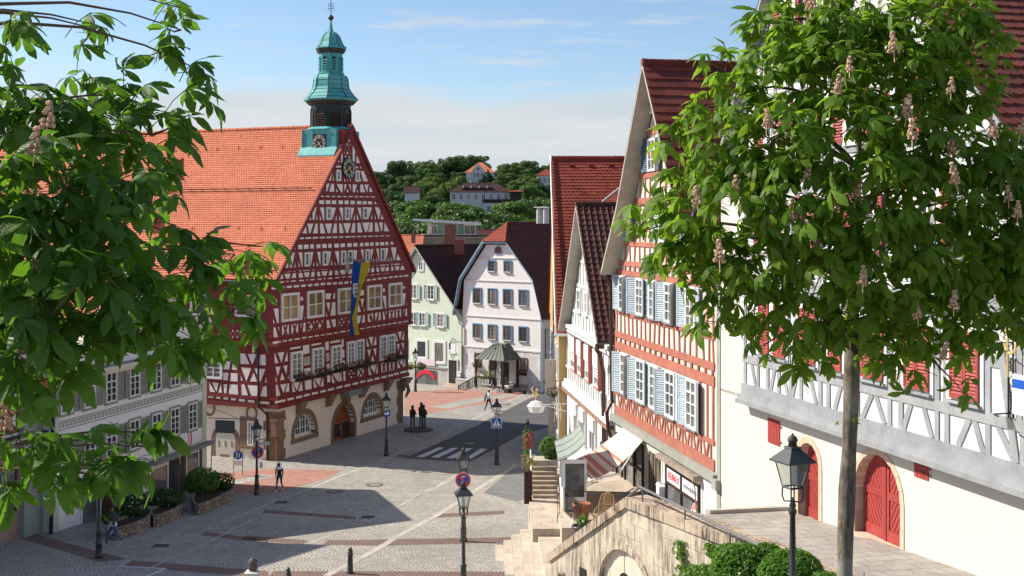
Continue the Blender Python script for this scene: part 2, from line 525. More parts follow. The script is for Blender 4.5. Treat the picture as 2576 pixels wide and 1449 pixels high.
# ------------------------------------------------------------------ general building pieces
def lerp(a,b,t):return a+(b -a)*t
def tiles(mb,bl,br,tr,tl,row=.17,tile=.18,lift=.03,kind='scallop',under=.03,clip=None,jit=.006):
 """one roof slope of real overlapping tiles; kind: scallop, plain, roll"""
 bl,br,tr,tl=map(Vector,(bl,br,tr,tl))
 n=(br -bl).cross(tl -bl)
 if n.length<1e-6:n=(br -bl).cross(tr -bl)
 n.normalize()
 if n.z<0:n=-n
 H=((tl+tr)/2 -(bl+br)/2).length
 rows=max(2,int(round(H/row)))
 mb.quad(bl -n*under,br -n*under,tr -n*under,tl -n*under,.3)
 for j in range(rows):
  t0=j/rows; t1=min(1,(j+1.25)/rows); tm=(j+.30)/rows; ts=(j+.08)/rows
  A0,B0=lerp(bl,tl,t0),lerp(br,tr,t0); A1,B1=lerp(bl,tl,t1),lerp(br,tr,t1)
  Am,Bm=lerp(bl,tl,tm),lerp(br,tr,tm); As,Bs=lerp(bl,tl,ts),lerp(br,tr,ts)
  L=(B0 -A0).length
  k=max(1,int(round(L/tile)))
  off=.5 if (j % 2 and kind !='roll') else 0.0
  rowr=random.uniform(-.15,.15)
  for i in range(-1 if off else 0,k):
   a=max(0,(i+off)/k); b=min(1,(i+1+off)/k)
   if b -a<1e-4:continue
   r=min(1,max(0,random.betavariate(2,2)+rowr))
   li=lift+random.uniform(-jit,jit)
   if kind=='scallop':
    m=(a+b)/2; q=(b -a)
    vs=[lerp(A1,B1,b),lerp(A1,B1,a),lerp(Am,Bm,a)+n*li*.7,lerp(As,Bs,a+q*.16)+n*li,lerp(A0,B0,m)+n*li,
                      lerp(As,Bs,b -q*.16)+n*li,lerp(Am,Bm,b)+n*li*.7]
    mb.add(vs+[q_ -n*(li+.01) for q_ in vs[2:]],[tuple(range(7))]+[(x,x+5,x+6,x+1) for x in range(2,6)],r)
   elif kind=='plain':
    mb.add([lerp(A1,B1,b),lerp(A1,B1,a),lerp(A0,B0,a)+n*li,lerp(A0,B0,b)+n*li,lerp(A0,B0,a) -n*.01,lerp(A0,B0,b) -n*.01],[(0,1,2,3),(2,4,5,3)],r)
   else:
    q=b -a; prof=[(0,.004),(.08,.035),(.2,.052),(.32,.035),(.4,.004),(.7,-.006),(1,.004)]
    vs=[]
    for f,h in prof:
     vs.append(lerp(A0,B0,a+q*f)+n*(li+h)); vs.append(lerp(A1,B1,a+q*f)+n*h)
    k2=len(vs); vs+=[lerp(A0,B0,a+q*f) -n*.01 for f,h in prof]; mb.add(vs,[(2*x,2*x+2,2*x+3,2*x+1) for x in range(len(prof) -1)]+[(2*x,k2+x,k2+x+1,2*x+2) for x in range(len(prof) -1)],r)
def ridge(mb,a,b,r=.12,step=.38):
 a,b=Vector(a),Vector(b); L=(b -a).length; k=max(1,int(L/step)); t=(b -a)/k
 for i in range(k):
  p=a+t*i
  mb.tube([p,p+t*1.08],[r*random.uniform(.96,1.06),r*.9],8)
def louvre_panel(fc,mat,parent,name,hinge,sgn,w,z0,z1,d,ang=0.0,slats=True,panel=None):
 """a shutter leaf hung at u=hinge opening towards sgn; ang = degrees it stands off the wall"""
 h=fc.p(hinge,0,d)
 t=fc.u*sgn
 ud=(t*math.cos(R(ang))+fc.n*math.sin(R(ang)))
 f=Fac(h.x,h.y,d=(ud.x,ud.y));
 if f.n.dot(fc.n)<0:f.n=-f.n
 mb=MB(); s=.075
 mb.frect(f,0,s,z0,z1,0,.045); mb.frect(f,w -s,w,z0,z1,0,.045)
 zm=z0+(z1 -z0)*.5
 for a,b in ((z0,z0+.1),(zm -.04,zm+.04),(z1 -.09,z1)):mb.frect(f,s,w -s,a,b,.001,.043)
 if slats:
  for lo,hi in ((z0+.1,zm -.04),(zm+.04,z1 -.09)):
   k=max(3,int((hi -lo)/.085))
   for i in range(k):
    z=lo+(i+.5)*(hi -lo)/k; g=(hi -lo)/k
    mb.prism([f.p(s,z -g*.42,.042),f.p(s,z -g*.3,.046),f.p(s,z+g*.46,.008),f.p(s,z+g*.34,.004)],ud*(w -2*s))
  mb.frect(f,s,w -s,z0+.1,z1 -.09,-.004,.0)
 else:
  zt=z1 -.09
  mb.frect(f,s,w -s,z0+.1,zm -.04,.008,.026); mb.frect(f,s,w -s,zm+.04,zt,.008,.026)
 return mb.build(name,mat,parent)
def window(parent,fc,u0,u1,z0,z1,frame=None,glass=None,d=0.0,fw=.09,cols=2,rows=3,transom=None,bar=.03,sill=None,surround=None,
           shutters=None,depth=.055,name='window',mull=.06,arch=False):
 """casement window: frame with mullions and glazing bars; children pane, sill, shutters"""
 frame=frame or M['white']; glass=glass or random.choice(GLASSES)
 mb=MB(); d1=d+depth
 w=u1 -u0; h=z1 -z0
 mb.frect(fc,u0,u0+fw,z0,z1,d -.006,d1); mb.frect(fc,u1 -fw,u1,z0,z1,d -.006,d1)
 mb.frect(fc,u0+fw,u1 -fw,z0,z0+fw,d -.006,d1 -.002); mb.frect(fc,u0+fw,u1 -fw,z1 -fw,z1,d -.006,d1 -.002)
 iu0,iu1,iz0,iz1=u0+fw,u1 -fw,z0+fw,z1 -fw
 zt=iz0+(iz1 -iz0)*transom if transom else None
 for c in range(1,cols):
  u=iu0+(iu1 -iu0)*c/cols
  mb.frect(fc,u -mull/2,u+mull/2,iz0,iz1,d,d1 -.004)
 if zt:mb.frect(fc,iu0,iu1,zt -mull/2,zt+mull/2,d+.001,d1 -.006)
 top=zt if zt else iz1
 for r in range(1,rows):
  z=iz0+(top -iz0)*r/rows
  mb.frect(fc,iu0,iu1,z -bar/2,z+bar/2,d+.002,d1 -.018)
 o=mb.build(name,frame,parent)
 p=MB(); p.frect(fc,iu0 -.01,iu1+.01,iz0 -.01,iz1+.01,d -.004,d+.012); p.build('pane',glass,o)
 if sill:
  q=MB(); q.frect(fc,u0 -.06,u1+.06,z0 -.07,z0 -.002,d -.004,d+.16); q.build('sill',sill,o)
 if surround:
  q=MB(); a=surround[1]; dd=d+surround[2] if len(surround)>2 else d+.03
  q.frect(fc,u0 -a,u0 -.002,z0 -a,z1+a,d -.02,dd); q.frect(fc,u1+.002,u1+a,z0 -a,z1+a,d -.02,dd)
  q.frect(fc,u0 -.002,u1+.002,z1+.002,z1+a,d -.02,dd -.003); q.frect(fc,u0 -.002,u1+.002,z0 -a,z0 -.002,d -.02,dd+.03)
  q.build('surround',surround[0],o)
 if shutters:
  m,sw,ang=shutters[0],shutters[1],shutters[2]
  kw=dict(slats=shutters[3] if len(shutters)>3 else True)
  for hinge,sg in ((u0 -.01,-1),(u1+.01,1)):
   a=ang() if callable(ang) else ang
   louvre_panel(fc,m,o,'shutter',hinge,sg,sw,z0,z1,d+.012,a,**kw)
 return o
def arch_pts(u0,u1,z0,zs,rise=None,n=12):
 """opening outline: sill z0, springing zs, round head"""
 r=(u1 -u0)/2; c=(u0+u1)/2; rise=r if rise is None else rise
 pts=[(u0,z0),(u1,z0)]
 for k in range(n+1):
  th=math.pi*k/n
  pts.append((c+r*math.cos(th),zs+rise*math.sin(th)))
 return pts
def arch_ring(mb,fc,u0,u1,z0,zs,w,d0,d1,rise=None,n=14,legs=True,stones=True):
 r=(u1 -u0)/2; c=(u0+u1)/2; rise=r if rise is None else rise
 for k in range(n):
  a,b=math.pi*k/n,math.pi*(k+1)/n
  q=lambda t,x:(c+(r+x)*math.cos(t),zs+(rise+x)*math.sin(t))
  g=.012 if stones else 0
  mb.fpoly(fc,[q(a+g,0),q(a+g,w),q(b,w),q(b,0)],d0,d1 -(.004 if k % 2 else 0))
 if legs:
  h=(zs -z0); k=max(1,int(h/.55))
  for i in range(k):
   za,zb=z0+h*i/k,z0+h*(i+1)/k -.01
   mb.frect(fc,u0 -w,u0,za,zb,d0,d1 -(.004 if i % 2 else 0)); mb.frect(fc,u1,u1+w,za,zb,d0,d1 -(.004 if i % 2 else 0))
def leafmass(mb,c,r,n,size,flat=.6,up=.35):
 """small leaf faces scattered through an ellipsoid, thicker towards its skin"""
 c=Vector(c)
 for _ in range(n):
  while True:
   q=Vector((random.uniform(-1,1),random.uniform(-1,1),random.uniform(-1,1)))
   if .05<q.length<=1:break
  q=q.normalized()*(q.length**flat)
  pos=c+Vector((q.x*r[0],q.y*r[1],q.z*r[2]))
  nn=(q+Vector((random.gauss(0,.6),random.gauss(0,.6),random.gauss(0,.6)+up))).normalized()
  a=nn.orthogonal().normalized(); b=nn.cross(a); th=random.uniform(0,6.28)
  a,b=a*math.cos(th)+b*math.sin(th),b*math.cos(th) -a*math.sin(th)
  s=size*random.uniform(.6,1.3)
  mb.add([pos -a*s,pos -b*s*.5+nn*s*.15,pos+a*s,pos+b*s*.5+nn*s*.15],[(0,1,2,3)])
# ------------------------------------------------------------------ ground, paving and painted marks
M['cobble']=cobble_mat('grey_cobble_setts',(.50,.465,.405),(.35,.325,.285),(.19,.17,.15),.17,.125,R(-20),.3,.55)
M['cobble_light']=cobble_mat('pale_cobble_setts',(.52,.485,.42),(.38,.35,.31),(.24,.215,.185),.15,.12,R(20),.3,.6)
M['redpave']=brick_mat('red_paving_brick',(.44,.225,.17),(.38,.195,.15),(.29,.17,.135),.24,.12,(0,0,R(35)),.008,.3)
M['redband']=cobble_mat('reddish_sett_band',(.27,.175,.14),(.20,.135,.11),(.13,.095,.08),.16,.12,R(5),.1,.45)
M['kerb']=plain('pale_kerb_granite',(.42,.385,.33),.85,.3,1.5,.3,40)
M['asphalt']=plain('grey_asphalt',(.098,.093,.092),.9,.18,.7,.5,60)
M['greypave']=brick_mat('grey_paving_slabs',(.22,.215,.205),(.175,.175,.17),(.10,.095,.09),.5,.25,(0,0,R(12)),.012,.3)
M['roadpaint']=plain('worn_white_road_paint',(.62,.62,.60),.7,.2,3,.1)
M['terrace']=brick_mat('terrace_paving_slabs',(.36,.33,.29),(.30,.275,.24),(.17,.15,.13),.8,.55,(0,0,R(-14)),.014,.35)
M['earth']=plain('dry_ground',(.10,.09,.06),.95,.3,.5,.5,20)
ys=[-60,-30,0,10,20,26,30]+[30+i for i in range(1,111)]+[150,160,170,195,220,260,300,400,700,1500,4000]
mb=MB(); xs=[-3000,-600,-150,-60,-30,-15,0,15,30,60,150,600,3000]
vs=[(x,y,gz(y)) for y in ys for x in xs]; nx=len(xs)
mb.add(vs,[(j*nx+i,j*nx+i+1,(j+1)*nx+i+1,(j+1)*nx+i) for j in range(len(ys) -1) for i in range(nx -1)])
struct(mb.build('ground',M['cobble']))
def sheet(name,pts,mat,lvl,thick=0.0,world=False,obj=None):
 """a patch of paving draped on the ground: photo points or world XY, lvl * 4 mm above it"""
 q=[Vector((p[0],p[1],0)) if world else G(*p) for p in pts]
 bm=bmesh.new()
 f=bm.faces.new([bm.verts.new((a.x,a.y,0)) for a in q])
 y0,y1=min(a.y for a in q),max(a.y for a in q)
 for y in range(int(y0)+1,int(y1)+1):
  bmesh.ops.bisect_plane(bm,geom=bm.verts[:]+bm.edges[:]+bm.faces[:],plane_co=(0,y,0),plane_no=(0,1,0))
 bm.normal_update()
 if sum(f.normal.z for f in bm.faces)<0:bmesh.ops.reverse_faces(bm,faces=bm.faces[:])
 h=lvl*.004+thick
 if thick:
  r=bmesh.ops.extrude_face_region(bm,geom=bm.faces[:])
  top={v for v in r['geom'] if isinstance(v,bmesh.types.BMVert)}
  for v in bm.verts:v.co.z=gz(v.co.y)+(h if v in top else -.02)
 else:
  for v in bm.verts:v.co.z=gz(v.co.y)+h
 me=bpy.data.meshes.new(name); bm.to_mesh(me); bm.free(); me.materials.append(mat)
 o=bpy.data.objects.new(name,me); COL.objects.link(o)
 return struct(o)
def strip(pts,w):
 """a band of constant width along photo points -> world outline"""
 q=[G(*p) for p in pts]; L=[]; Rr=[]
 for i,a in enumerate(q):
  t=(q[min(i+1,len(q) -1)] -q[max(i -1,0)]); t.z=0; t.normalize(); n=Vector((-t.y,t.x,0))*w/2
  L.append(a+n); Rr.append(a -n)
 return [(a.x,a.y) for a in L+Rr[::-1]]
# street of asphalt running away between the town hall and the houses on the right
sheet('street',[Z11(60,1235),Z11(1240,1310),Z11(1700,1080),Z11(2150,830),(1430,1060),(1420,1010),(1330,1003),Z11(2000,330),Z11(1400,640),Z11(500,1050)],M['asphalt'],1)
sheet('far_street',[(1330,1003),(1420,1010),(1405,985),(1370,988)],M['asphalt'],1)
# red brick fields
sheet('red_paving',[(1018,986),(1130,979),(1240,979),(1345,975),(1290,1003),(1180,1022),(1100,1037),(1018,1043)],M['redpave'],1)
sheet('pale_setts',strip([(1105,1026),(1190,1008),(1290,993)],2.0),M['cobble_light'],2,world=True)
sheet('red_paving',[(526,1195),(650,1180),(860,1183),(830,1200),(760,1222),(690,1240),(560,1243),(526,1240)],M['redpave'],1)
sheet('pale_setts',strip([(526,1226),(600,1212),(680,1196)],1.2),M['cobble_light'],2,world=True)
# reddish bands across the square
for b in ([T(1,3,90,780),T(1,3,1000,850),T(1,3,1010,880),T(1,3,60,815)],
          [T(1,3,1760,865),T(1,3,1830,825),T(1,3,2500,790),T(1,3,2500,825)],
          [T(1,3,670,1135),T(1,3,730,1090),T(1,3,2560,1060),T(1,3,2560,1110),T(1,3,1250,1145)],
          [T(1,3,-100,1040),T(1,3,520,1090),T(1,3,470,1130),T(1,3,-150,1080)],
          [T(1,3,130,1449),T(1,3,180,1400),T(1,3,2500,1405),T(1,3,2500,1500),T(1,3,100,1500)],
          [T(0,3,2020,1040),T(0,3,2070,1005),T(0,3,2700,1085),T(0,3,2700,1120)],
          [T(0,3,1250,1345),T(0,3,1330,1290),T(0,3,2700,1400),T(0,3,2700,1470),T(0,3,1700,1390)],
          [T(0,3,60,1020),T(0,3,280,1000),T(0,3,1280,1280),T(0,3,1000,1310)]):
 sheet('red_sett_band',b,M['redband'],1)
# kerb lines
for pts,w in (([(560,1316),(640,1282),(767,1235),(850,1200),(935,1169),(1000,1140),(1110,1098),(1200,1050),(1290,1005),(1345,980)],.28),
               ([(820,1449),(900,1408),(1000,1350),(1110,1290),(1210,1225),(1260,1195),(1300,1168)],.34),
               ([(652,1430),(760,1375),(860,1335)],.14),([(350,1440),(480,1385),(560,1345),(640,1305)],.12),
               ([(900,1325),(1010,1270),(1130,1205),(1190,1172)],.18),([(1040,1255),(1150,1200)],.15)):
 sheet('kerb_strip',strip(pts,w),M['kerb'],2,.0,world=True)
# grey slab paving towards the houses on the right
sheet('grey_paving',[(1215,1240),(1290,1180),(1400,1150),(1400,1235),(1300,1262)],M['greypave'],1)
# zebra crossing, parking bay mark, worn letters of light
for q in ([(290,1213),(440,1216),(808,1043),(690,1042)],[(553,1222),(695,1228),(1065,1050),(935,1050)],
          [(828,1236),(970,1242),(1320,1058),(1200,1057)],[(1150,1262),(1250,1268),(1587,1068),(1455,1064)]):
 sheet('zebra_stripe',[Z11(*p) for p in q],M['roadpaint'],2)
sheet('parking_mark',strip([T(0,3,1190,1350),T(0,3,1660,1378)],.16),M['roadpaint'],3,world=True)
sheet('parking_mark',strip([T(0,3,1665,1380),T(0,3,1440,1470)],.16),M['roadpaint'],4,world=True)
# manhole covers and gullies
M['cover']=plain('cast_iron_cover',(.085,.078,.07),.6,.25,5,.4,60)
M['cover_in']=plain('cover_concrete',(.27,.25,.22),.8,.2,5,.3,60)
def cover(pt,r,label,square=False):
 p=G(*pt); mb=MB()
 t=thing('manhole_cover',label,'manhole cover',p,'manhole covers in the paving')
 sl=(gz(p.y+.5) -gz(p.y -.5))
 def disc(mb,ra,rb,z,n=28):
  for k in range(n):
   a,b=2*math.pi*k/n,2*math.pi*(k+1)/n
   q=[(ra*math.cos(a),ra*math.sin(a)),(rb*math.cos(a),rb*math.sin(a)),(rb*math.cos(b),rb*math.sin(b)),(ra*math.cos(b),ra*math.sin(b))]
   mb.prism([(p.x+x,p.y+y,p.z+y*sl) for x,y in q],(0,0,z))
 disc(mb,r*.72,r,.02); mb.build('rim',M['cover'],t)
 m2=MB(); disc(m2,0.001,r*.71,.017); m2.build('lid',M['cover_in'],t)
cover(T(1,3,1195,533),.5,'round manhole cover with broad dark rim in the sunlit setts')
cover(T(1,3,793,602),.48,'round manhole cover in sunlit setts just beyond the tip of the house shadow')
cover(T(0,3,2205,512),.42,'round pale manhole cover in the red paving beside the sage shuttered house')
cover(T(1,2,2500,1170),.55,'round manhole cover near the kerb by the man in the white shirt')
cover(Z11(1270,970),.45,'manhole cover in the asphalt just beyond the zebra crossing')
def gully(pt,label):
 p=G(*pt); mb=MB(); t=thing('drain_grate',label,'drain',p,'drain grates in the setts')
 for dx,dy,w,h in ((-.3,0,.05,.5),(.3,0,.05,.5),(0,.27,.65,.05),(0,-.27,.65,.05)):mb.box((p.x+dx,p.y+dy,p.z),(w,h,.05))
 mb.build('grate_frame',M['cover'],t); m2=MB()
 for k in range(7):m2.box((p.x -.24+k*.08,p.y,p.z -.004),(.04,.48,.04))
 m2.build('bars',M['cover'],t)
gully(T(1,3,250,712),'dark drain grate in the shaded kerb nearest the red paving')
gully(T(1,3,1125,862),'dark drain grate at the end of the reddish band in the shadow')
gully(T(0,3,1610,1152),'rusty drain grate in the setts to the right of the walking person in blue jeans')
gully(T(1,3,1470,245),'dark drain grate beside the kerb at the near corner of the asphalt street')
# ------------------------------------------------------------------ the timber framed town hall
TH0=Fac(-15.42,77.5,d=(.3827,.9239)); TW=17.6
TH1,TH2=TH0.off(.35),TH0.off(.55)
TS0=Fac(-15.42,77.5,d=(-.9239,.3827),flip=-1); TS1,TS2=TS0.off(.35),TS0.off(.55); TL=34.0
th=thing('town_hall','large dark red half timbered town hall with orange roof and green copper turret','town hall',TH0.p(TW/2,0,-3))
zj1=TH1.uv(860,976)[1] -.25; zj2=TH2.uv(860,833)[1] -.25
zr=22.45
pitch=1.09
ze=zr -pitch*(TW/2+.55)
Eo=.45                                     # eave overhang
# stone ground floor with openings
def arch_from(z,lb,rb,top,fc=TH0,trim=0.0):
 u0=fc.uv(z(*lb))[0]; u1=fc.uv(z(*rb))[0]; zb=(fc.uv(z(*lb))[1]+fc.uv(z(*rb))[1])/2; zt=fc.uv(z(*top))[1]
 return u0+trim,u1 -trim,zb,zt
A1=arch_from(Z2,(330,1185),(662,1095),(500,737)); A2=arch_from(Z2,(1205,915),(1492,838),(1345,533)); AD=arch_from(Z2,(832,1190),(1150,1082),(990,640))
holes=[]; rings=MB()
for k,(u0,u1,z0,zt) in enumerate((A1,A2,AD)):
 ri=.34; rise=min((u1 -u0)/2 -ri,1.5)
 zs=zt -ri -rise
 z0=z0 if k<2 else -.3
 holes.append((u0+ri,u1 -ri,z0+(.3 if k<2 else 0),zs,rise))
 arch_ring(rings,TH0,u0+ri,u1 -ri,z0+(.05 if k<2 else 0),zs,ri,-.42,.035,rise,stones=False)
 if k<2:rings.frect(TH0,u0 -.05,u1+.05,z0,z0+.29,-.42,.07)
mb=MB()
mb.fface(TH0,[(0,-.6),(TW,-.6),(TW,zj1),(0,zj1)],[arch_pts(a,b,c,d,e) for a,b,c,d,e in holes],0,.45)
S_arch=(TS0.uv(Z12(70,1300))[0],TS0.uv(Z12(360,1290))[0])
mb.fface(TS0,[(0,-.6),(TL,-.6),(TL,zj1),(0,zj1)],[],0)
b0,b1=TS0.p(TL,-.6),TS0.p(TL,-.6)+TH0.u*TW
mb.quad(b0,b1,b1+Vector((0,0,zj1+.6)),b0+Vector((0,0,zj1+.6)))
b2=TH0.p(TW,-.6); mb.quad(b2,b1,b1+Vector((0,0,zj1+.6)),b2+Vector((0,0,zj1+.6)))
mb.build('ground_floor_wall',M['th_stone_wall'],th)
rings.build('stone_surround',M['sandstone_plain'],th)
# arched windows and door in the openings
for k,(u0,u1,z0,zs,rise) in enumerate(holes):
 mb=MB(); gl=MB(); d=-.40; c=(u0+u1)/2; r=(u1 -u0)/2
 gl.fpoly(TH0,arch_pts(u0 -.02,u1+.02,z0 -.02,zs,rise+.02),d -.03,d)
 ht=lambda u:zs+rise*math.sqrt(max(0,1 -((u -c)/r)**2))
 if k<2:
  n=8
  for i in range(n+1):
   u=u0+(u1 -u0)*i/n; w=.10 if i in (0,2,4,6,8) else .03
   mb.frect(TH0,max(u0,u -w/2),min(u1,u+w/2),z0,max(z0+.2,ht(min(max(u,u0+.05),u1 -.05))),d,d+(.06 if w>.05 else .04))
  z=z0
  while z<zs+rise*.85:
   w=.05 if z>z0 else .16; hw=r if z<zs else r*math.sqrt(max(0,1 -((z -zs)/rise)**2))
   mb.frect(TH0,c -hw,c+hw,z,z+w,d,d+.05 if w<.1 else d+.07); z+=.52
  for i in range(14):
   a,b=math.pi*i/14,math.pi*(i+1)/14
   q=lambda t,x:(c+(r -x)*math.cos(t),zs+(rise -x)*math.sin(t))
   mb.fpoly(TH0,[q(a,0),q(a,.12),q(b,.12),q(b,0)],d,d+.065)
  o=mb.build('arched_window',M['white'],th); gl.build('pane',M['glass'],o)
 else:
  M['door_wood']=wood_mat('varnished_door_wood',(.25,.075,.025),.4)
  zt=zs+.15
  uu=[u0,u0+.16,u0+(u1 -u0)*.52,u0+(u1 -u0)*.52+.16,u1 -.16,u1]
  for a,b in ((0,1),(2,3),(4,5)):mb.frect(TH0,uu[a],uu[b],z0,zt,d,d+.12)
  mb.frect(TH0,u0,u1,zt,zt+.22,d -.01,d+.14); mb.frect(TH0,uu[1],uu[2],z0,z0+.5,d,d+.08)
  mb.fpoly(TH0,[(u,z) for u,z in arch_pts(u0,u1,zt+.22,zs+.37,max(.2,rise -.37)) if z>=zt+.2],d -.02,d+.02)
  o=mb.build('entrance_door',M['door_wood'],th); gl.build('pane',M['glass'],o)
  h=MB(); h.tube([TH0.p(uu[2] -.12,z0+1.0,d+.14),TH0.p(uu[2] -.12,z0+1.35,d+.14)],.02); h.build('handle',M['gold'],o)
# lintel slab, carved cartouche, corbels, quoins
mb=MB()
ua,za=TH0.uv(Z2(945,500)); ub,zb=TH0.uv(Z2(1120,450)); mb.frect(TH0,ua,ub,zj1 -.42,zj1 -.02,-.05,.75)
mb.build('door_hood',M['lead'],th)
mb=MB(); cu,cz=TH0.uv(Z2(1003,600))
mb.fpoly(TH0,[(cu -.62,cz+.75),(cu -.5,cz+.1),(cu -.3,cz -.55),(cu+.3,cz -.55),(cu+.5,cz+.1),(cu+.62,cz+.75)],.0,.22)
mb.fpoly(TH0,[(cu -.34,cz+.45),(cu -.34,cz -.1),(cu,cz -.55),(cu+.34,cz -.1),(cu+.34,cz+.45)],.22,.34)
for k in range(26):mb.blob(TH0.p(cu+random.uniform(-.3,.3),cz+random.uniform(-.35,.42),.34),random.uniform(.04,.09),6,4)
mb.build('carved_crest',M['sandstone_plain'],th)
mb=MB()
for q in (Z2(422,690),Z2(795,600),Z2(1212,498),Z2(1522,418)):
 u,z=TH0.uv(q)
 mb.fpoly(TH0,[(u -.42,zj1 -.02),(u+.42,zj1 -.02),(u+.42,zj1 -.22),(u -.42,zj1 -.22)],0,.5)
 for fr in range(4):mb.frect(TH0,u -.36,u+.36,zj1 -.22 -.17*(fr+1),zj1 -.22 -.17*fr,0,.42 -.1*fr)
mb.frect(TH0,0.3,TW,zj1 -.16,zj1 -.03,0,.16)
mb.build('stone_corbels',M['sandstone_plain'],th)
mb=MB(); m9=MB(); z=-.5; k=0
while z<zj1 -.9:
 h=.62; a=.95 if k % 2 else .75; b=.75 if k % 2 else .95
 p0=TH0.o+Vector((0,0,z))
 mb.frect(TH0,-.09,a,z,z+h -.012,-.1,.09); mb.frect(TS0,.0,b,z,z+h -.012,-.1,.085)
 m9.frect(TH0,TW -a,TW+.06,z,z+h -.012,-.1,.05)
 z+=h; k+=1
mb.build('corner_quoins',M['sandstone'],th); m9.build('corner_quoins',M['sandstone'],th)
mb=MB()
mb.frect(TH0,-.4,.7,zj1 -.95,zj1 -.75,-.2,.3); mb.frect(TH0,-.3,.6,zj1 -1.9,zj1 -.95,-.2,.2)
mb.blob(TH0.p(-.05,zj1 -1.35,.2),(.16,.16,.42),8,6,.15); mb.blob(TH0.p(-.05,zj1 -1.0,.24),.12,8,6)
mb.build('carved_pillar_head',M['sandstone_plain'],th)
mb=MB()
for k in range(5):mb.frect(TH0,TW -.3,TW+.85 -.18*k,zj1 -.25 -.2*(k+1),zj1 -.25 -.2*k,.0,.5 -.07*k)
mb.tube([TH0.p(TW+.4,zj1 -.8,.25),TH0.p(TW+.62,zj1 -1.3,.25),TH0.p(TW+.2,zj1 -1.75,.2)],[.12,.16,.08])
mb.build('corner_bracket',M['sandstone_plain'],th)
# timber walls (dark red) and cream infill fields
mb=MB()
W1,W2=TW+.35,TW+.55
mb.fpoly(TH1,[(-.35,zj1),(W1,zj1),(W1,zj2),(-.35,zj2)],-.5,0)
mb.fpoly(TH2,[(-.55,zj2),(W2,zj2),(W2,ze),(TW/2,ze+pitch*(TW/2+.55)),(-.55,ze)],-.5,0)
mb.fpoly(TS1,[(.16,zj1),(TL,zj1),(TL,zj2),(.16,zj2)],-.5,-.002); mb.fpoly(TS2,[(-.04,zj2),(TL,zj2),(TL,ze),(-.04,ze)],-.5,-.002)
# jetty mouldings
for fc,a,b,z,t in ((TH1,-.42,W1+.07,zj1,0),(TH2,-.63,W2+.08,zj2,0)):
 mb.frect(fc,a,b,z -.10,z+.16,-.45,.07); mb.frect(fc,a,b,z+.46,z+.62,-.3,.06)
for fc,z in ((TS1,zj1),(TS2,zj2)):
 mb.frect(fc,-.05,TL,z -.10,z+.16,-.3,.065); mb.frect(fc,-.05,TL,z+.46,z+.62,-.3,.055)
mb.frect(TH2,-.6,W2+.05,ze -.45,ze -.3,-.2,.06); mb.frect(TH2,-.6,W2+.05,ze+.02,ze+.12,-.2,.05)
for zz in (TH2.uv(860,592)[1],TH2.uv(860,607)[1],TH2.uv(868,489)[1],TH2.uv(868,502)[1]):
 hw=(zr -zz)/pitch -.1
 mb.frect(TH2,TW/2 -hw,TW/2+hw,zz -.06,zz+.06,-.2,.045)
mb.build('timber_frame',M['th_red'],th)
inf=MB()
def flush():
 global inf
 inf.build('plaster_infill',M['th_infill'],th); inf=MB()
def IP(z,fc,*polys):
 for p in polys:inf.fpoly(fc,[fc.uv(z(*q)) for q in p],-.01,.014)
def Rq(u0,u1,vl,h,sl):return [(u0,vl),(u1,vl+sl*(u1 -u0)),(u1,vl+sl*(u1 -u0)+h),(u0,vl+h)]
def DI(z,fc,*ds):IP(z,fc,*[[(a,b -h),(a+w,b),(a,b+h),(a -w,b)] for a,b,w,h in ds])
# gable, from the tip down
DI(Z9,TH2,(940,92,17,32),(980,15,20,32),(905,15,17,28),(943,288,20,35),(903,368,17,30),(982,378,18,28),(875,92,6,18),(1008,108,6,18),(875,282,7,20),(1010,295,6,18),(902,145,6,7),(977,155,7,7),(905,225,7,8),(983,233,6,7))
IP(Z9,TH2,[(833,150),(833,330),(830,500),(805,500),(800,300),(785,245)],[(1060,135),(1120,255),(1105,330),(1108,470),(1085,515),(1060,515)],[(748,335),(757,498),(675,492)],[(1160,350),(1220,515),(1143,510),(1150,390)],
   [(690,575),(802,575),(802,612),(692,612)],[(1100,592),(1172,592),(1172,632),(1100,630)],[(1228,588),(1265,630),(1226,628)],[(640,565),(640,600),(620,600)],
   [(588,662),(630,665),(570,905),(483,900)],[(635,810),(640,905),(612,905)],[(1238,692),(1305,695),(1402,925),(1300,922)],[(1225,820),(1255,920),(1225,920)],[(875,845),(902,920),(875,922)],[(1012,860),(1020,922),(998,922)],[(938,878),(962,878),(950,915)],
   [(443,968),(545,968),(490,1145),(470,1143),(480,1060)],[(585,975),(640,980),(645,1155),(540,1150)],[(702,980),(838,990),(835,1165),(800,1160)],[(695,1080),(735,1158),(695,1155)],[(872,990),(925,992),(878,1140)],[(975,992),(1015,992),(1020,1135)],[(943,1085),(972,1165),(925,1165)],[(1062,990),(1160,992),(1105,1165),(1065,1165)],
   [(1172,1100),(1178,1165),(1152,1163)],[(1228,995),(1283,992),(1338,1165),(1232,1165)],[(1322,995),(1422,995),(1395,1060),(1390,1162),(1380,1160)],[(1452,1045),(1505,1158),(1432,1158),(1437,1090)],[(405,1045),(425,1140),(368,1140)],
   [(258,1340),(258,1415),(208,1412)],[(1548,1345),(1600,1430),(1550,1430)])
IP(Z9,TH2,*[Rq(a,b,1243+(a -315)*.01,24,.01) for a,b in ((315,412),(455,550),(595,672),(718,803),(850,920),(970,1060),(1100,1178),(1220,1302),(1342,1418),(1460,1558))])
IP(Z9,TH2,*[Rq(a,b,1343+(a -315)*.008,83,.01) for a,b in ((318,420),(462,562),(598,692),(748,840),(880,970),(1015,1103),(1155,1250),(1285,1370),(1402,1492))])
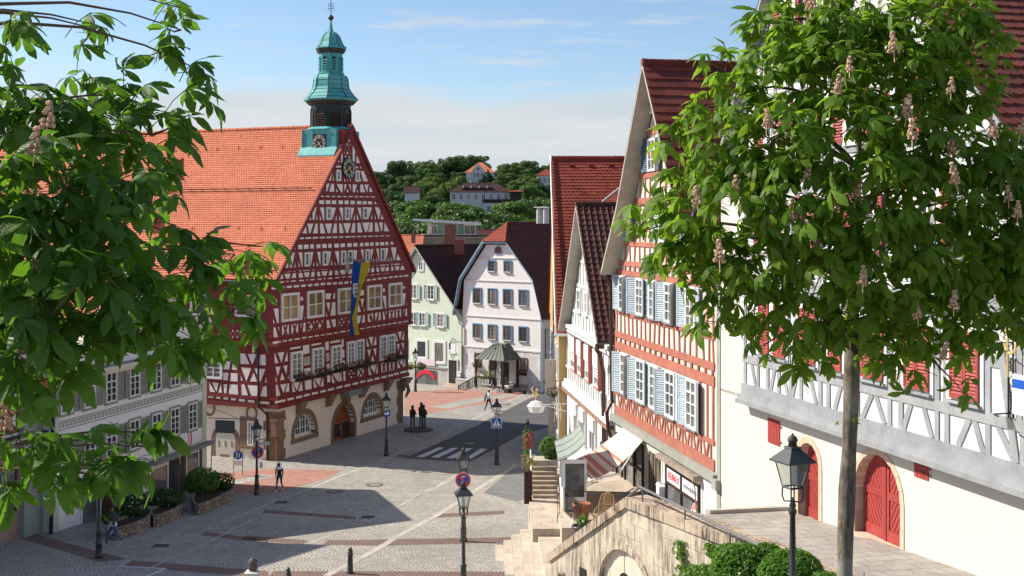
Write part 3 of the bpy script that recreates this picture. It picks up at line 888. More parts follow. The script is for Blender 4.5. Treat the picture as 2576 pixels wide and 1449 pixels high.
IP(Z10,TH2,[(602,195),(663,197),(632,400),(605,400),(600,290),(580,260)],[(558,310),(582,400),(510,400),(520,380)],[(675,320),(680,400),(663,400)],[(722,200),(787,203),(792,405),(778,405)],[(718,320),(748,405),(722,405)],[(912,203),(978,203),(920,402)],[(988,325),(992,403),(968,403)],[(1030,203),(1092,205),(1095,405),(1090,408)],
   [(1030,325),(1060,405),(1035,405)],[(1215,203),(1273,205),(1222,402)],[(1280,320),(1283,400),(1260,400)],[(1325,205),(1382,203),(1388,398)],[(1318,310),(1347,395),(1320,397)],[(1497,200),(1558,200),(1502,390)],[(1560,320),(1563,388),(1545,390)],[(1607,197),(1662,197),(1695,262),(1675,390),(1668,390)],[(1605,318),(1622,390),(1605,390)],[(1712,310),(1748,388),(1705,390)],
   [(487,465),(513,620),(413,618)],[(515,460),(615,462),(565,618),(548,618),(535,520)],[(652,460),(682,460),(685,618),(608,618)],[(725,460),(768,460),(808,618),(727,618)],[(802,462),(917,460),(885,615),(850,615)],[(955,460),(992,460),(992,612),(922,612)],[(1032,458),(1068,458),(1105,612),(1037,612)],[(1098,455),(1217,455),(1175,608),(1145,608)],
   [(1250,453),(1287,453),(1287,605),(1220,605)],[(1327,450),(1367,450),(1407,600),(1328,603)],[(1402,445),(1520,443),(1477,597),(1452,597)],[(1535,442),(1567,442),(1567,592),(1502,592)],[(1608,442),(1642,442),(1678,588),(1610,588)],[(1672,442),(1733,440),(1722,585),(1712,585)],[(1765,442),(1832,582),(1755,585)])
IP(Z10,TH2,*[Rq(a,b,683 -(a -388)*.0294,28 -(a -388)*.005,-.03) for a,b in ((388,467),(497,578),(608,692),(722,800),(828,907),(932,1000),(1030,1098),(1127,1208),(1225,1290),(1318,1385),(1410,1477),(1500,1572),(1600,1665),(1693,1758),(1787,1850))])
IP(Z10,TH2,*[Rq(a,b,803 -(a -373)*.033,69 -(a -373)*.013,-.03) for a,b in ((373,437),(465,537),(567,622),(668,728),(760,828),(857,908),(952,1025),(1055,1122),(1163,1230),(1260,1322),(1367,1420),(1447,1507),(1533,1582),(1618,1668),(1693,1755),(1778,1822))])
IP(Z10,TH2,[(302,812),(322,812),(325,873),(268,872)],[(1862,750),(1885,750),(1910,793),(1862,797)],
   [(232,932),(318,927),(270,1165),(243,1165),(235,1080),(205,1010)],[(180,1065),(210,1105),(212,1170),(122,1175)],[(322,1085),(328,1163),(315,1165)],[(380,928),(435,926),(440,1155),(432,1155)],[(375,1080),(400,1158),(380,1158)],[(567,918),(612,917),(573,1145)],[(625,1080),(628,1145),(612,1145)],[(677,917),(728,915),(730,1138)],[(672,1070),(695,1142),(672,1142)],
   [(857,910),(902,908),(862,1132)],[(912,1045),(917,1130),(897,1132)],[(962,905),(1027,903),(1030,1127),(1022,1127)],[(960,1070),(975,1130),(962,1130)],[(1265,888),(1317,887),(1305,1050),(1270,1060)],[(1378,880),(1420,878),(1425,1040)],[(1537,872),(1580,870),(1542,1060)],[(1630,862),(1668,862),(1672,1080)],[(1782,857),(1822,853),(1785,1060)],[(1832,995),(1835,1060),(1818,1060)],
   [(1588,1010),(1590,1075),(1575,1078)],[(1628,1010),(1645,1075),(1630,1078)],[(1867,845),(1942,842),(1950,880),(1922,1055),(1912,1055)],[(1868,990),(1885,1055),(1868,1055)],[(1972,948),(2020,1048),(1950,1052)],
   [(95,1245),(110,1245),(145,1410),(5,1415)],[(140,1245),(255,1230),(215,1400),(183,1400),(175,1340)],[(297,1230),(330,1225),(335,1392),(252,1397)],[(382,1218),(420,1215),(467,1385),(385,1390)],[(450,1212),(562,1207),(525,1375),(505,1378)],[(602,1205),(635,1202),(633,1368),(562,1375)],[(677,1208),(703,1207),(748,1360),(685,1365)],[(735,1202),(850,1195),(808,1355),(790,1357)],
   [(885,1195),(917,1193),(920,1350),(850,1355)],[(963,1190),(997,1187),(1043,1335),(968,1342)],[(1033,1187),(1125,1180),(1130,1325),(1085,1330)],[(1175,1172),(1245,1168),(1240,1320),(1178,1325)],[(1290,1162),(1330,1160),(1370,1310),(1295,1315)],[(1365,1157),(1470,1150),(1430,1300),(1405,1303)],[(1505,1155),(1532,1150),(1495,1295),(1480,1295)],[(1560,1143),(1590,1142),(1597,1288),(1535,1292)],[(1633,1132),(1652,1132),(1690,1275),(1635,1282)],[(1685,1128),(1778,1118),(1742,1265),(1722,1268)],
   [(1803,1115),(1825,1115),(1832,1260),(1765,1267)],[(1868,1108),(1888,1108),(1920,1250),(1872,1252)],[(1912,1108),(2005,1105),(1985,1240),(1955,1245)],[(2040,1100),(2103,1225),(2008,1240)])
IP(Z10,TH2,*[Rq(a,b,v,26,-.1) for a,b,v in ((1280,1345,1382),(1380,1440,1368),(1475,1535,1358),(1568,1625,1348),(1655,1715,1335),(1745,1800,1325),(1832,1890,1315),(1915,1972,1305),(2000,2050,1297),(2075,2145,1289))])
IP(Z1,TH2,*[Rq(a,b,v,36,-.09) for a,b,v in ((118,213,128),(247,330,113),(370,452,102),(490,578,92),(615,690,83),(733,803,74),(842,913,63),(950,1022,52),(1058,1125,47),(1160,1222,42),(1257,1320,37),(1353,1418,29),(1452,1500,24))])
flush()
DI(Z1,TH2,(177,362,33,47),(625,320,30,42),(2025,172,24,37),(2367,128,22,30),(1305,668,15,20),(1270,730,15,20),(1340,717,14,20),(1305,775,15,20),(1425,710,13,20),(1248,685,6,12),(1365,655,6,10),(1250,782,6,12),(1405,765,6,8))
IP(Z1,TH2,[(150,487),(227,483),(235,728),(205,730)],[(145,675),(160,738),(145,738)],[(592,440),(660,435),(632,675),(602,677)],[(678,622),(682,667),(672,668)],[(1032,230),(1128,227),(1108,327),(1035,328)],[(1175,218),(1190,218),(1192,318),(1157,320)],[(1045,387),(1108,383),(1087,535)],[(1145,380),(1195,377),(1200,603),(1115,610)],[(1043,547),(1060,617),(1045,620)],
   [(1600,180),(1682,170),(1685,258),(1605,266)],[(1628,322),(1682,318),(1657,467)],[(1590,400),(1632,545),(1575,550)],[(1692,470),(1695,535),(1682,537)],[(2007,272),(2060,268),(2067,480),(2048,485)],[(2000,435),(2012,488),(2002,490)],[(2347,228),(2398,222),(2370,432),(2352,436)],[(2408,375),(2415,425),(2405,428)],
   [(148,815),(178,812),(215,970),(152,975)],[(227,805),(240,800),(240,868)],[(608,740),(628,735),(612,830)],[(660,730),(685,725),(690,900),(640,905)],[(1050,685),(1085,682),(1127,840),(1055,845)],[(1127,672),(1200,668),(1207,822),(1167,827)],[(1565,612),(1637,605),(1607,762),(1570,765)],[(1672,595),(1697,592),(1700,747),(1645,753)],
   [(2008,542),(2025,540),(2057,687),(2012,692)],[(2058,535),(2075,533),(2075,590)],[(2355,495),(2368,492),(2365,565)],[(2397,488),(2417,487),(2422,625),(2385,630)],
   [(1750,585),(1790,578),(1770,640),(1815,715),(1757,730)],[(1800,572),(1840,567),(1842,700),(1835,650)],[(1875,562),(1925,555),(1905,620),(1885,710)],[(1950,550),(1968,550),(1968,700),(1930,705)])
def BAL(z,fc,cu,cv,w,h,sl=-.12):
 s=lambda q:[(cu+a*w,cv+b*h+a*w*sl) for a,b in q]
 IP(z,fc,s([(-1,-1),(-.8,-1),(-.35,0),(-.75,1),(-1,1)]),s([(1,-1),(.8,-1),(.35,0),(.75,1),(1,1)]))
 for sg in (-1,1):IP(z,fc,s([(.26*math.cos(t*.785),sg*.86+.17*math.sin(t*.785)) for t in range(8)]))
BAL(Z1,TH2,347,860,57,92); BAL(Z1,TH2,505,840,57,92); BAL(Z1,TH2,2157,592,43,78); BAL(Z1,TH2,2275,573,43,78)
for cu,cv in ((785,797),(932,780)):
 IP(Z1,TH2,[(cu,cv -62),(cu+12,cv -15),(cu+38,cv -4),(cu+12,cv+15),(cu,cv+62),(cu -12,cv+15),(cu -38,cv+4),(cu -12,cv -15)])
 for a in (-52,52):
  for b in (-80,80):IP(Z1,TH2,[(cu+a,cv+b -10 -a*.1),(cu+a*.55,cv+b*.95 -8),(cu+a*.95,cv+b*.55)])
IP(Z1,TH2,*[Rq(a,b,v,37 -a*.003,-.13) for a,b,v in ((138,268,1054),(303,368,1030),(403,467,1012),(503,593,998),(630,703,977),(738,812,964),(845,917,946),(952,1022,932),(1050,1140,915),(1168,1252,895),(1285,1367,872),(1402,1450,858),(1500,1580,842),(1620,1697,824),(1733,1795,803),(1823,1885,788),(1912,1972,772),(2003,2062,758),(2095,2152,746),(2178,2242,730),(2270,2328,716),(2357,2440,702))])
flush()
IP(Z1,TH1,[(165,1250),(228,1412),(170,1422)],[(218,1240),(325,1228),(280,1408)],[(378,1217),(385,1383),(333,1390)],[(425,1155),(605,1127),(605,1160),(428,1187)],[(645,1115),(750,1103),(757,1247),(650,1267)],[(790,1093),(957,1067),(958,1095),(792,1122)],[(655,1320),(765,1302),(768,1430),(660,1445)],[(1027,1057),(1082,1048),(1085,1190),(1033,1198)],[(1112,1045),(1273,1017),(1278,1055),(1115,1083)],
   [(1307,1010),(1333,1005),(1340,1133),(1310,1138)],[(1038,1247),(1090,1242),(1095,1378),(1043,1385)],[(1317,1188),(1347,1185),(1352,1317),(1320,1325)],[(1727,988),(1775,1128),(1737,1138)],[(1765,975),(1845,965),(1817,1117)],[(1890,957),(1898,1107),(1847,1113)],[(1743,1190),(1800,1183),(1780,1312)],[(1843,1172),(1898,1162),(1888,1303)],[(1832,1285),(1865,1382),(1808,1390)],[(2228,905),(2265,1035),(2237,1045)],
   [(2262,885),(2330,877),(2305,1018)],[(2367,872),(2370,1017),(2328,1020)],[(2247,1095),(2290,1090),(2275,1205)],[(2325,1080),(2368,1072),(2358,1190)],[(2313,1195),(2337,1275),(2297,1280)])
IP(Z2,TH1,[(135,215),(193,207),(163,322)],[(230,200),(280,192),(268,305)],[(213,285),(245,375),(190,382)],[(133,345),(145,390),(135,393)],[(298,312),(298,358),(288,360)],[(483,95),(563,83),(565,182),(490,195)],[(490,237),(572,222),(575,320),(500,335)],[(768,42),(805,38),(808,138),(772,145)],[(775,180),(812,172),(815,268),(780,278)],[(782,315),(818,308),(820,402),(785,410)],
   [(980,137),(1003,130),(1006,190),(982,197)],[(985,247),(1010,240),(1013,385),(990,390)],[(138,445),(155,442),(192,570),(145,582)],[(190,437),(270,425),(233,542)],[(285,420),(300,417),(303,522),(258,532)],[(340,412),(382,525),(348,532)],[(348,410),(440,395),(402,510)],[(462,390),(472,512),(420,520)],[(500,385),(582,375),(585,490),(508,502)],[(610,370),(655,468),(617,477)],[(617,362),(708,348),(682,455)],
   [(732,345),(737,455),(695,460)],[(840,310),(880,410),(845,417)],[(850,300),(950,283),(918,400)],[(962,282),(965,390),(925,398)],[(1167,235),(1195,285),(1167,335)],[(1238,222),(1240,305),(1217,270)],[(1180,222),(1225,215),(1203,258)],[(1205,300),(1225,330),(1188,337)],[(1300,200),(1345,310),(1307,318)],[(1315,192),(1402,180),(1377,290)],[(1415,178),(1420,290),(1395,297)],
   [(1667,125),(1705,225),(1670,232)],[(1680,118),(1745,105),(1725,200)],[(1760,103),(1765,210),(1735,215)])
DI(Z2,TH1,(1085,262,13,15),(1063,302,12,14),(1112,295,12,14),(1085,342,13,15),(1050,265,4,6),(1130,335,4,6))
BAL(Z2,TH1,1497,218,33,62,-.2); BAL(Z2,TH1,1595,196,33,62,-.2)
IP(Z2,TH1,*[Rq(a,b,v,28,-.21) for a,b,v in ((130,253,645),(283,360,610),(388,465,588),(488,562,562),(590,665,538),(695,765,513),(792,872,490),(900,975,463),(1000,1075,440),(1103,1170,416),(1197,1262,392),(1288,1358,374),(1380,1443,352),(1467,1530,333),(1553,1613,312),(1625,1685,293),(1702,1790,272))])
flush()
IP(Z12,TS1,[(28,83),(150,90),(150,103),(30,95)],[(178,92),(280,98),(268,187),(180,180)],[(312,98),(325,98),(328,187),(300,187)],[(182,215),(262,222),(250,307),(185,300)],[(290,220),(330,225),(332,310),(278,305)],[(187,335),(243,340),(235,418),(190,415)],[(268,342),(337,347),(338,430),(260,425)],[(193,458),(230,458),(220,552),(200,550)],[(258,460),(338,465),(345,565),(247,558)],
   [(45,440),(105,540),(52,535)],[(75,440),(140,445),(120,535)],[(165,450),(175,545),(140,545)],[(365,137),(412,140),(460,250),(370,247)],[(445,145),(533,147),(490,255)],[(575,150),(625,152),(630,262),(550,258)],[(375,283),(480,290),(430,425)],[(372,370),(392,420),(375,420)],[(505,340),(540,430),(467,430)],[(512,293),(625,300),(575,435)],[(635,390),(635,440),(620,438)],
   [(378,460),(410,463),(445,572),(383,570)],[(443,468),(545,475),(540,580),(480,575)],[(605,478),(638,480),(640,588),(575,582)])
IP(Z12,TS1,*[Rq(a,b,572+(a -33)*.115,24,.1) for a,b in ((33,87),(115,160),(192,238),(270,320),(350,415),(445,512),(545,665))])
flush()
IP(Z12,TS2,*[Rq(a,b,3+(a -130)*.04,20,.04) for a,b in ((130,187),(215,262),(295,360),(388,447),(477,547),(565,650))])
for k in range(7):
 for j in range(3):
  a,b=Z12(240+k*48+(j % 2)*24,-95+j*30+k*2.4)
  IP(lambda u,v:(u,v),TS2,[(a,b -3.2),(a+2.4,b),(a,b+3.2),(a -2.4,b)])
u9=TS2.uv(Z12(100,0))[0]
for k in range(9):# rest of the flank, mostly behind leaves
 u=u9+k*2.3
 for fc,z0 in ((TS1,zj1+.75),(TS2,zj2+.75)):
  if k or fc is TS2:
   for j in range(2):
    inf.frect(fc,u+1.0*j+.1,u+1.0*j+.9,z0,z0+.9,-.01,.014)
    inf.fpoly(fc,[(u+1.0*j+.1,z0+1.1),(u+1.0*j+.9,z0+1.1),(u+1.0*j+.5,z0+2.4)],-.01,.014)
inf.build('plaster_infill',M['th_infill'],th)
# windows
def wq(z,fc,q,**kw):
 p=[fc.uv(z(*a)) for a in q]
 u0=(p[0][0]+p[3][0])/2; u1=(p[1][0]+p[2][0])/2; z1=(p[0][1]+p[1][1])/2; z0=(p[2][1]+p[3][1])/2
 return window(th,fc,u0,u1,z0,z1,d=.004,**kw)
for q in ([(258,235),(560,208),(568,685),(278,712)],[(703,190),(988,170),(992,625),(718,655)],[(1228,145),(1500,122),(1510,560),(1240,585)],[(1727,98),(1972,72),(1977,490),(1738,518)],[(2092,58),(2318,38),(2322,440),(2105,467)]):
 wq(Z1,TH2,q,glass=M['glass_brown'],rows=1,transom=.5,fw=.16,depth=.12)
for a,b in (((685,665),(778,915)),((1110,680),(1190,925))):
 wq(Z9,TH2,[a,(b[0],a[1]),b,(a[0],b[1])],cols=1,rows=2,fw=.13,depth=.1)
for a,b,c,d in ((817,195,890,400),(1118,200,1185,402),(1408,197,1477,388),(467,922,540,1150),(760,907,833,1135),(1057,895,1127,1122),(1167,888,1237,1112),(1447,873,1508,1080),(1693,858,1758,1070)):
 wq(Z10,TH2,[(a,b),(c,b),(c,d),(a,d)],cols=1,rows=2,fw=.12,depth=.1)
z2b=lambda v:v
for a,b,vt,vb in (((428,1228),(620,1205),None,(342,365)),((793,1165),(980,1140),None,(600,292)),((1117,1125),(1290,1100),None,(845,232)),((1388,1050),(1515,1035),None,(1042,188)),((1543,1020),(1672,1005),None,(1150,160)),((1945,950),(2062,935),None,(1457,110)),((2085,928),(2197,915),None,(1555,82))):
 u0,z1a=TH1.uv(Z1(*a)); u1,z1b=TH1.uv(Z1(*b)); zb=TH1.uv(Z2(*vb))[1]
 window(th,TH1,u0,u1,zb -.15,(z1a+z1b)/2,d=.004,rows=4,transom=.78,fw=.15,depth=.13,glass=M['glass_curtain'] if a[0]<1300 else M['glass'])
wq(Z12,TS1,[(20,125),(160,128),(165,408),(28,395)],rows=5,fw=.16,depth=.1)
for k in range(4):
 u=TS2.uv(tuple(T(0,2,2470,270)))[0]+k*3.6
 window(th,TS2,u -.8,u+.8,zj2+1.75,zj2+3.2,d=.004,rows=2,fw=.14)
# roof
mb=MB(); oe=.55+Eo
pe=lambda u_sgn:None
dzr=pitch*Eo
vo=.05
ridge0=TH2.p(TW/2,zr,vo); ridge1=ridge0 -TH2.n*(TL+.6)
eL0=TH2.p(-.55 -Eo,ze -dzr,vo); eR0=TH2.p(TW+.55+Eo,ze -dzr,vo)
eL1=eL0 -TH2.n*(TL+.6); eR1=eR0 -TH2.n*(TL+.6)
n_up=Vector((0,0,.16))
tiles(mb,eL1+n_up,eL0+n_up,ridge0+n_up,ridge1+n_up,.2,.2,.05)
tiles(mb,eR0+n_up,eR1+n_up,ridge1+n_up,ridge0+n_up,.35,.8,.04,'plain')
ridge(mb,ridge0+n_up*1.2,ridge1+n_up*1.2,.14)
rf=mb.build('roof',M['t_orange'],th)
# verge boards, soffit, gutter
mb=MB()
for e in (eL0,eR0):
 t=ridge0 -e
 mb.prism([e+Vector((0,0,.20)),e -Vector((0,0,.16)),ridge0 -Vector((0,0,.16)),ridge0+Vector((0,0,.20))],TH2.n*.1)
 mb.prism([e+Vector((0,0,.0)),e -Vector((0,0,.08)),ridge0 -Vector((0,0,.08)),ridge0+Vector((0,0,0))],TH2.n*-.6)
mb.build('verge_board',M['th_red'],th)
mb=MB(); mb.tube([eL0+TS2.n*.05+Vector((0,0,.02)),eL1+TS2.n*.05+Vector((0,0,.02))],.1,8)
q0=TS1.uv(Z12(545,60)); gx=TS2.p(q0[0],ze -dzr,.75)
mb.tube([gx,TS2.p(q0[0],ze -1.0,.12),TS2.p(q0[0],zj2,.12),TS1.p(q0[0] -.1,zj2 -.6,.1),TS1.p(q0[0] -.15,zj1,.1),TS0.p(q0[0] -.6,zj1 -.6,.1),TS0.p(q0[0] -.6,-.3,.1)],.07,8)
mb.build('gutter_and_downpipe',M['black'],th)
mb=MB()          # snow guard rail half way up and snow hooks
rn=(ridge1 -ridge0).normalized(); sl=ridge0 -eL0; slope_n=sl.cross(rn).normalized(); slope_n=slope_n if slope_n.z>0 else -slope_n
for t in (.56,.06):
 a=eL0+sl*t+n_up+slope_n*.14; mb.tube([a+rn*.6,a+rn*30],.025,5); mb.tube([a+slope_n*.08+rn*.6,a+slope_n*.08+rn*30],.02,5)
 for k in range(30):mb.tube([a+rn*(.8+k) -slope_n*.14,a+rn*(.8+k)+slope_n*.16],.025,4)
for t in (.86,.31):
 for k in range(16):
  a=eL0+sl*(t+random.uniform(-.004,.004))+n_up+rn*(1.2+k*1.9)+slope_n*.03
  mb.tube([a -sl.normalized()*.2,a+slope_n*.12,a+sl.normalized()*.05],.025,4)
mb.build('snow_guard',plain('rusty_snow_guard',(.16,.07,.05),.7,.2),rf)
# shed dormers
def ray_plane(x,y,p0,n):
 r=Vector(((x -CX)/F,1,-(y -CY)/F)); c=Vector((0,0,CZ)); t=(p0 -c).dot(n)/r.dot(n)
 return c+r*t
def dormer(x,y,w=.95,h=.95,back=2.6):
 a=ray_plane(x,y,eL0+n_up,slope_n)
 ux=rn; nx=Vector((slope_n.x,slope_n.y,0)).normalized()          # ux along the ridge, nx out of the roof
 f=Fac(a.x,a.y,d=(ux.x,ux.y)); f.n=nx
 z0=a.z; tanp=-slope_n.xy.length/slope_n.z
 m1=MB()
 zt=z0+h
 run=h/(abs(tanp) -.42)                                           # where the flatter dormer roof meets the slope
 for sgn in (-1,1):
  m1.prism([f.p(sgn*w/2,z0 -.1,0),f.p(sgn*w/2,zt,0),f.p(sgn*w/2,zt+run*.42,-run)],ux*.08*sgn)
 m1.frect(f,-w/2,w/2,z0 -.1,zt,-.1,-.02)
 o=m1.build('dormer',M['th_red'],th)
 m2=MB(); ov=.35
 bl=f.p(w/2+.3,zt+.06 -ov*.42,ov); br=f.p(-w/2 -.3,zt+.06 -ov*.42,ov)
 tiles(m2,bl,br,br -nx*(run+ov)+Vector((0,0,(run+ov)*.42)),bl -nx*(run+ov)+Vector((0,0,(run+ov)*.42)),.18,.19,.035)
 m2.build('dormer_roof',M['t_orange'],o)
 m3=MB(); m3.frect(f,-.3,-.24,z0+.1,zt -.1,-.02,.03); m3.frect(f,.24,.3,z0+.1,zt -.1,-.02,.03); m3.frect(f,-.24,.24,zt -.16,zt -.1,-.02,.03); m3.frect(f,-.4,.4,z0+.02,z0+.1,-.02,.12); m3.build('window',M['white'],o)
 m4=MB(); m4.frect(f,-.24,.24,z0+.1,zt -.16,-.02,.01); m4.build('pane',M['glass'],o)
dormer(*T(0,1,1640,350)); dormer(*T(0,1,1440,880)); dormer(*T(0,1,2290,1300)); dormer(*T(0,1,700,380))
# turret
tc=TH2.p(TW/2,0,-1.75)
kz=86.4/F
ZT=lambda y:CZ -(y -CY)*kz
mb=MB()
bw,bd=1.62,1.42
mbase=[tc+TH0.u*a*bw+TH0.n*b*bd for a,b in ((-1,-1),(1,-1),(1,1),(-1,1))]
mb.prism([q+Vector((0,0,19.3)) for q in mbase],(0,0,ZT(330) -19.3))
f1=Fac(*(tc -TH0.u*bw+TH0.n*bd).xy,d=(-TH0.n.x,-TH0.n.y)); f1.n=-TH0.u
za_=zr+.22 -pitch*bw; mb.prism([f1.p(-.1,za_+.16,0),f1.p(-.1,za_+.08 -.5*pitch,.5),f1.p(-.1,za_ -.02 -.5*pitch,.5),f1.p(-.1,za_ -.1,0)],f1.u*3.05)
for u in (0,.95,1.9,2.78):mb.frect(f1,u,u+.05,19.6,ZT(331),0,.05)
mb.lathe([(1.55,ZT(331)),(1.85,ZT(329)),(1.6,ZT(323)),(1.3,ZT(322))],tc,8)
for prof in ([(1.50,ZT(262)),(1.95,ZT(256)),(1.98,ZT(253)),(1.72,ZT(244)),(1.48,ZT(234)),(1.33,ZT(224)),(1.28,ZT(214)),(1.27,ZT(207)),(1.22,ZT(199)),(1.08,ZT(192)),(.95,ZT(190)),(1.0,ZT(187.5)),(.9,ZT(185))],
             [(.84,ZT(186)),(.84,ZT(136))],
             [(.95,ZT(128)),(1.14,ZT(125)),(1.12,ZT(122.5)),(.93,ZT(117)),(.80,ZT(109)),(.72,ZT(100)),(.62,ZT(93)),(.42,ZT(86)),(.2,ZT(82)),(.17,ZT(80)),(.05,ZT(53))]):
 mb.lathe(prof,tc,8)
tur=mb.build('turret',M['copper'],th)
mb=MB(); mb.frect(TH2,7.48,8.97,20.2,ZT(332),-.45,.004); mb.build('fretted_board',M['th_red'],tur)
mb=MB()      # seams on the copper
for prof in ([(1.98,ZT(253)),(1.72,ZT(244)),(1.48,ZT(234)),(1.33,ZT(224)),(1.28,ZT(214)),(1.27,ZT(207)),(1.22,ZT(199)),(1.08,ZT(192))],[(1.12,ZT(122.5)),(.93,ZT(117)),(.80,ZT(109)),(.72,ZT(100)),(.62,ZT(93)),(.42,ZT(86)),(.2,ZT(82))]):
 for k in range(8):
  th_=math.pi/4*k; mb.tube([tc+Vector((r*1.005*math.cos(th_),r*1.005*math.sin(th_),z)) for r,z in prof],.03,4)
for y in (248,238,228,217,205):
 r=np.interp(y,[192,199,207,214,224,234,244,253],[1.08,1.22,1.27,1.28,1.33,1.48,1.72,1.98])
 mb.tube([tc+Vector((r*1.006*math.cos(math.pi/4*k),r*1.006*math.sin(math.pi/4*k),ZT(y))) for k in range(9)],.016,4)
mb.build('copper_seams',M['copper_dark'],tur)
mb=MB()
mb.lathe([(1.45,ZT(331)),(1.45,ZT(268)),(1.62,ZT(266)),(1.82,ZT(259)),(1.9,ZT(255.5)),(1.5,ZT(255.3))],tc,8)
mb.build('belfry',M['copper_dark'],tur); mb=MB()
mb.lathe([(.86,ZT(137.5)),(.98,ZT(136)),(1.06,ZT(130)),(1.10,ZT(125.5)),(.8,ZT(125.2))],tc,8)
mb.build('upper_cornice',M['copper_dark'],tur)
def louvre_faces(R0,z0,z1,w,mat,frame):
 ap=R0*math.cos(math.pi/8)
 for k in range(8):
  a=math.pi/8+k*math.pi/4
  nrm=Vector((math.cos(a),math.sin(a),0)); c=tc+nrm*ap
  f=Fac(c.x,c.y,d=(-nrm.y,nrm.x)); f.n=nrm
  m=MB(); zs=z1 -w/2
  n=int((zs -z0)/.155)
  for i in range(n):
   z=z0+i*(zs -z0)/n
   m.prism([f.p(-w/2,z,.10),f.p(-w/2,z+.035,.10),f.p(-w/2,z+.15,.005),f.p(-w/2,z+.11,.005)],f.u*w)
  m.cm=1
  m.fpoly(f,[(w/2*math.cos(t*math.pi/8),zs+w/2*math.sin(t*math.pi/8)) for t in range(9)],.0,.03)
  m.frect(f,-w/2,w/2,z0,zs,0.0,.012)
  m.build('louvre',[mat,M['black']],tur)
  m=MB()
  m.frect(f,-w/2 -.06,-w/2,z0 -.06,zs,0,.09); m.frect(f,w/2,w/2+.06,z0 -.06,zs,0,.09); m.frect(f,-w/2,w/2,z0 -.08,z0,0,.12)
  for i in range(8):
   q=lambda t,x:((w/2+x)*math.cos(t),zs+(w/2+x)*math.sin(t)); a0,a1=math.pi*i/8,math.pi*(i+1)/8
   m.fpoly(f,[q(a0,0),q(a0,.06),q(a1,.06),q(a1,0)],0,.09)
  m.build('louvre_frame',frame,tur)
louvre_faces(1.45,ZT(326),ZT(275),.78,M['louvre'],M['copper_dark']); louvre_faces(.84,ZT(183),ZT(146),.3,M['copper'],M['copper'])
mb=MB(); mb.lathe([(.02,ZT(53.5)),(.11,ZT(53)),(.16,ZT(50)),(.21,ZT(47.5)),(.22,ZT(46)),(.16,ZT(43)),(.08,ZT(40)),(.03,ZT(38))],tc,12); mb.build('finial_ball',M['copper_dark'],tur)
mb=MB(); mb.tube([tc+Vector((0,0,ZT(39))),tc+Vector((0,0,ZT(-14)))],.025,6)
for s in (-1,1):
 for zc,r in ((ZT(26),.10),(ZT(20),.09),(ZT(13),.08)):
  mb.tube([tc+Vector((s*(.03+r*(1+math.cos(t))),0,zc+r*math.sin(t)*1.1)) for t in np.linspace(-2.6,2.8,9)],.014,4)
mb.build('weather_vane_rod',M['black'],tur)
mb=MB(); mb.prism([tc+Vector((x,0,z)) for x,z in ((-.35,ZT(-2)),(-.05,ZT(-2)),(.3,ZT(0)),(.38,ZT(-4)),(.3,ZT(-9)),(0,ZT(-8)),(-.35,ZT(-13)))],(0,.03,0)); mb.build('weather_vane_flag',M['ivory'],tur)
# clocks
def clock(parent,fc,cu,cz,ru,rz,square,d,hh,mm):
 m=MB()
 if square:m.frect(fc,cu -ru*1.06,cu+ru*1.06,cz -rz*1.08,cz+rz*1.08,d,d+.05)
 else:m.fpoly(fc,[(cu+ru*math.cos(t),cz+rz*math.sin(t)) for t in np.linspace(0,2*math.pi,29)[:-1]],d,d+.06)
 o=m.build('clock',M['black'],parent); dd=d+(.052 if square else .064)
 m=MB()
 rings=[(.62,.655)]+([(.97,1.0)] if square else [])
 for a,b in rings:
  for k in range(36):
   t0,t1=2*math.pi*k/36,2*math.pi*(k+1)/36
   m.fpoly(fc,[(cu+ru*a*math.cos(t0),cz+rz*a*math.sin(t0)),(cu+ru*b*math.cos(t0),cz+rz*b*math.sin(t0)),(cu+ru*b*math.cos(t1),cz+rz*b*math.sin(t1)),(cu+ru*a*math.cos(t1),cz+rz*a*math.sin(t1))],dd,dd+.012)
 rightdir=fc.u if fc.u.cross(Vector((0,0,1))).dot(fc.n)>0 else -fc.u
 sg=1 if rightdir==fc.u else -1
 for h in range(1,13):
  a=math.pi/2 -h*math.pi/6
  m.text(str(h),rz*.36,fc.p(cu+sg*ru*.80*math.cos(a),cz+rz*.80*math.sin(a),dd),rightdir,(0,0,1),.012,bold=rz*.012)
 m.build('numerals',M['ivory'],o)
 m=MB()
 for ang,L,w in ((mm/60*360,.8,.07),((hh % 12+mm/60)*30,.55,.09)):
  a=math.pi/2 -R(ang); e=lambda r,dev=0:(cu+sg*ru*r*math.cos(a+dev),cz+rz*r*math.sin(a+dev))
  m.fpoly(fc,[e(-.28),e(.0,0),e(L*.7,w/2),e(L),e(L*.7,-w/2)][::1],dd+.012,dd+.03)
  m.fbeam(fc,e(-.3),e(L),rz*w,dd+.013,dd+.032)
  m.fbeam(fc,e(L*.72),e(L*.9),rz*w*2.2,dd+.014,dd+.033)
 m.build('clock_hands',M['gold'],o)
cu,cz=TH2.uv(Z9(957,632))
clock(th,TH2,cu,cz,TH2.uv(Z9(1100,632))[0] -cu,(TH2.uv(Z9(957,400))[1] -TH2.uv(Z9(957,868))[1])/2,False,.05,4,40)
cu2,cz2=f1.uv(803.5,361)
clock(tur,f1,cu2,cz2,.52,.62,True,.0,4,40)
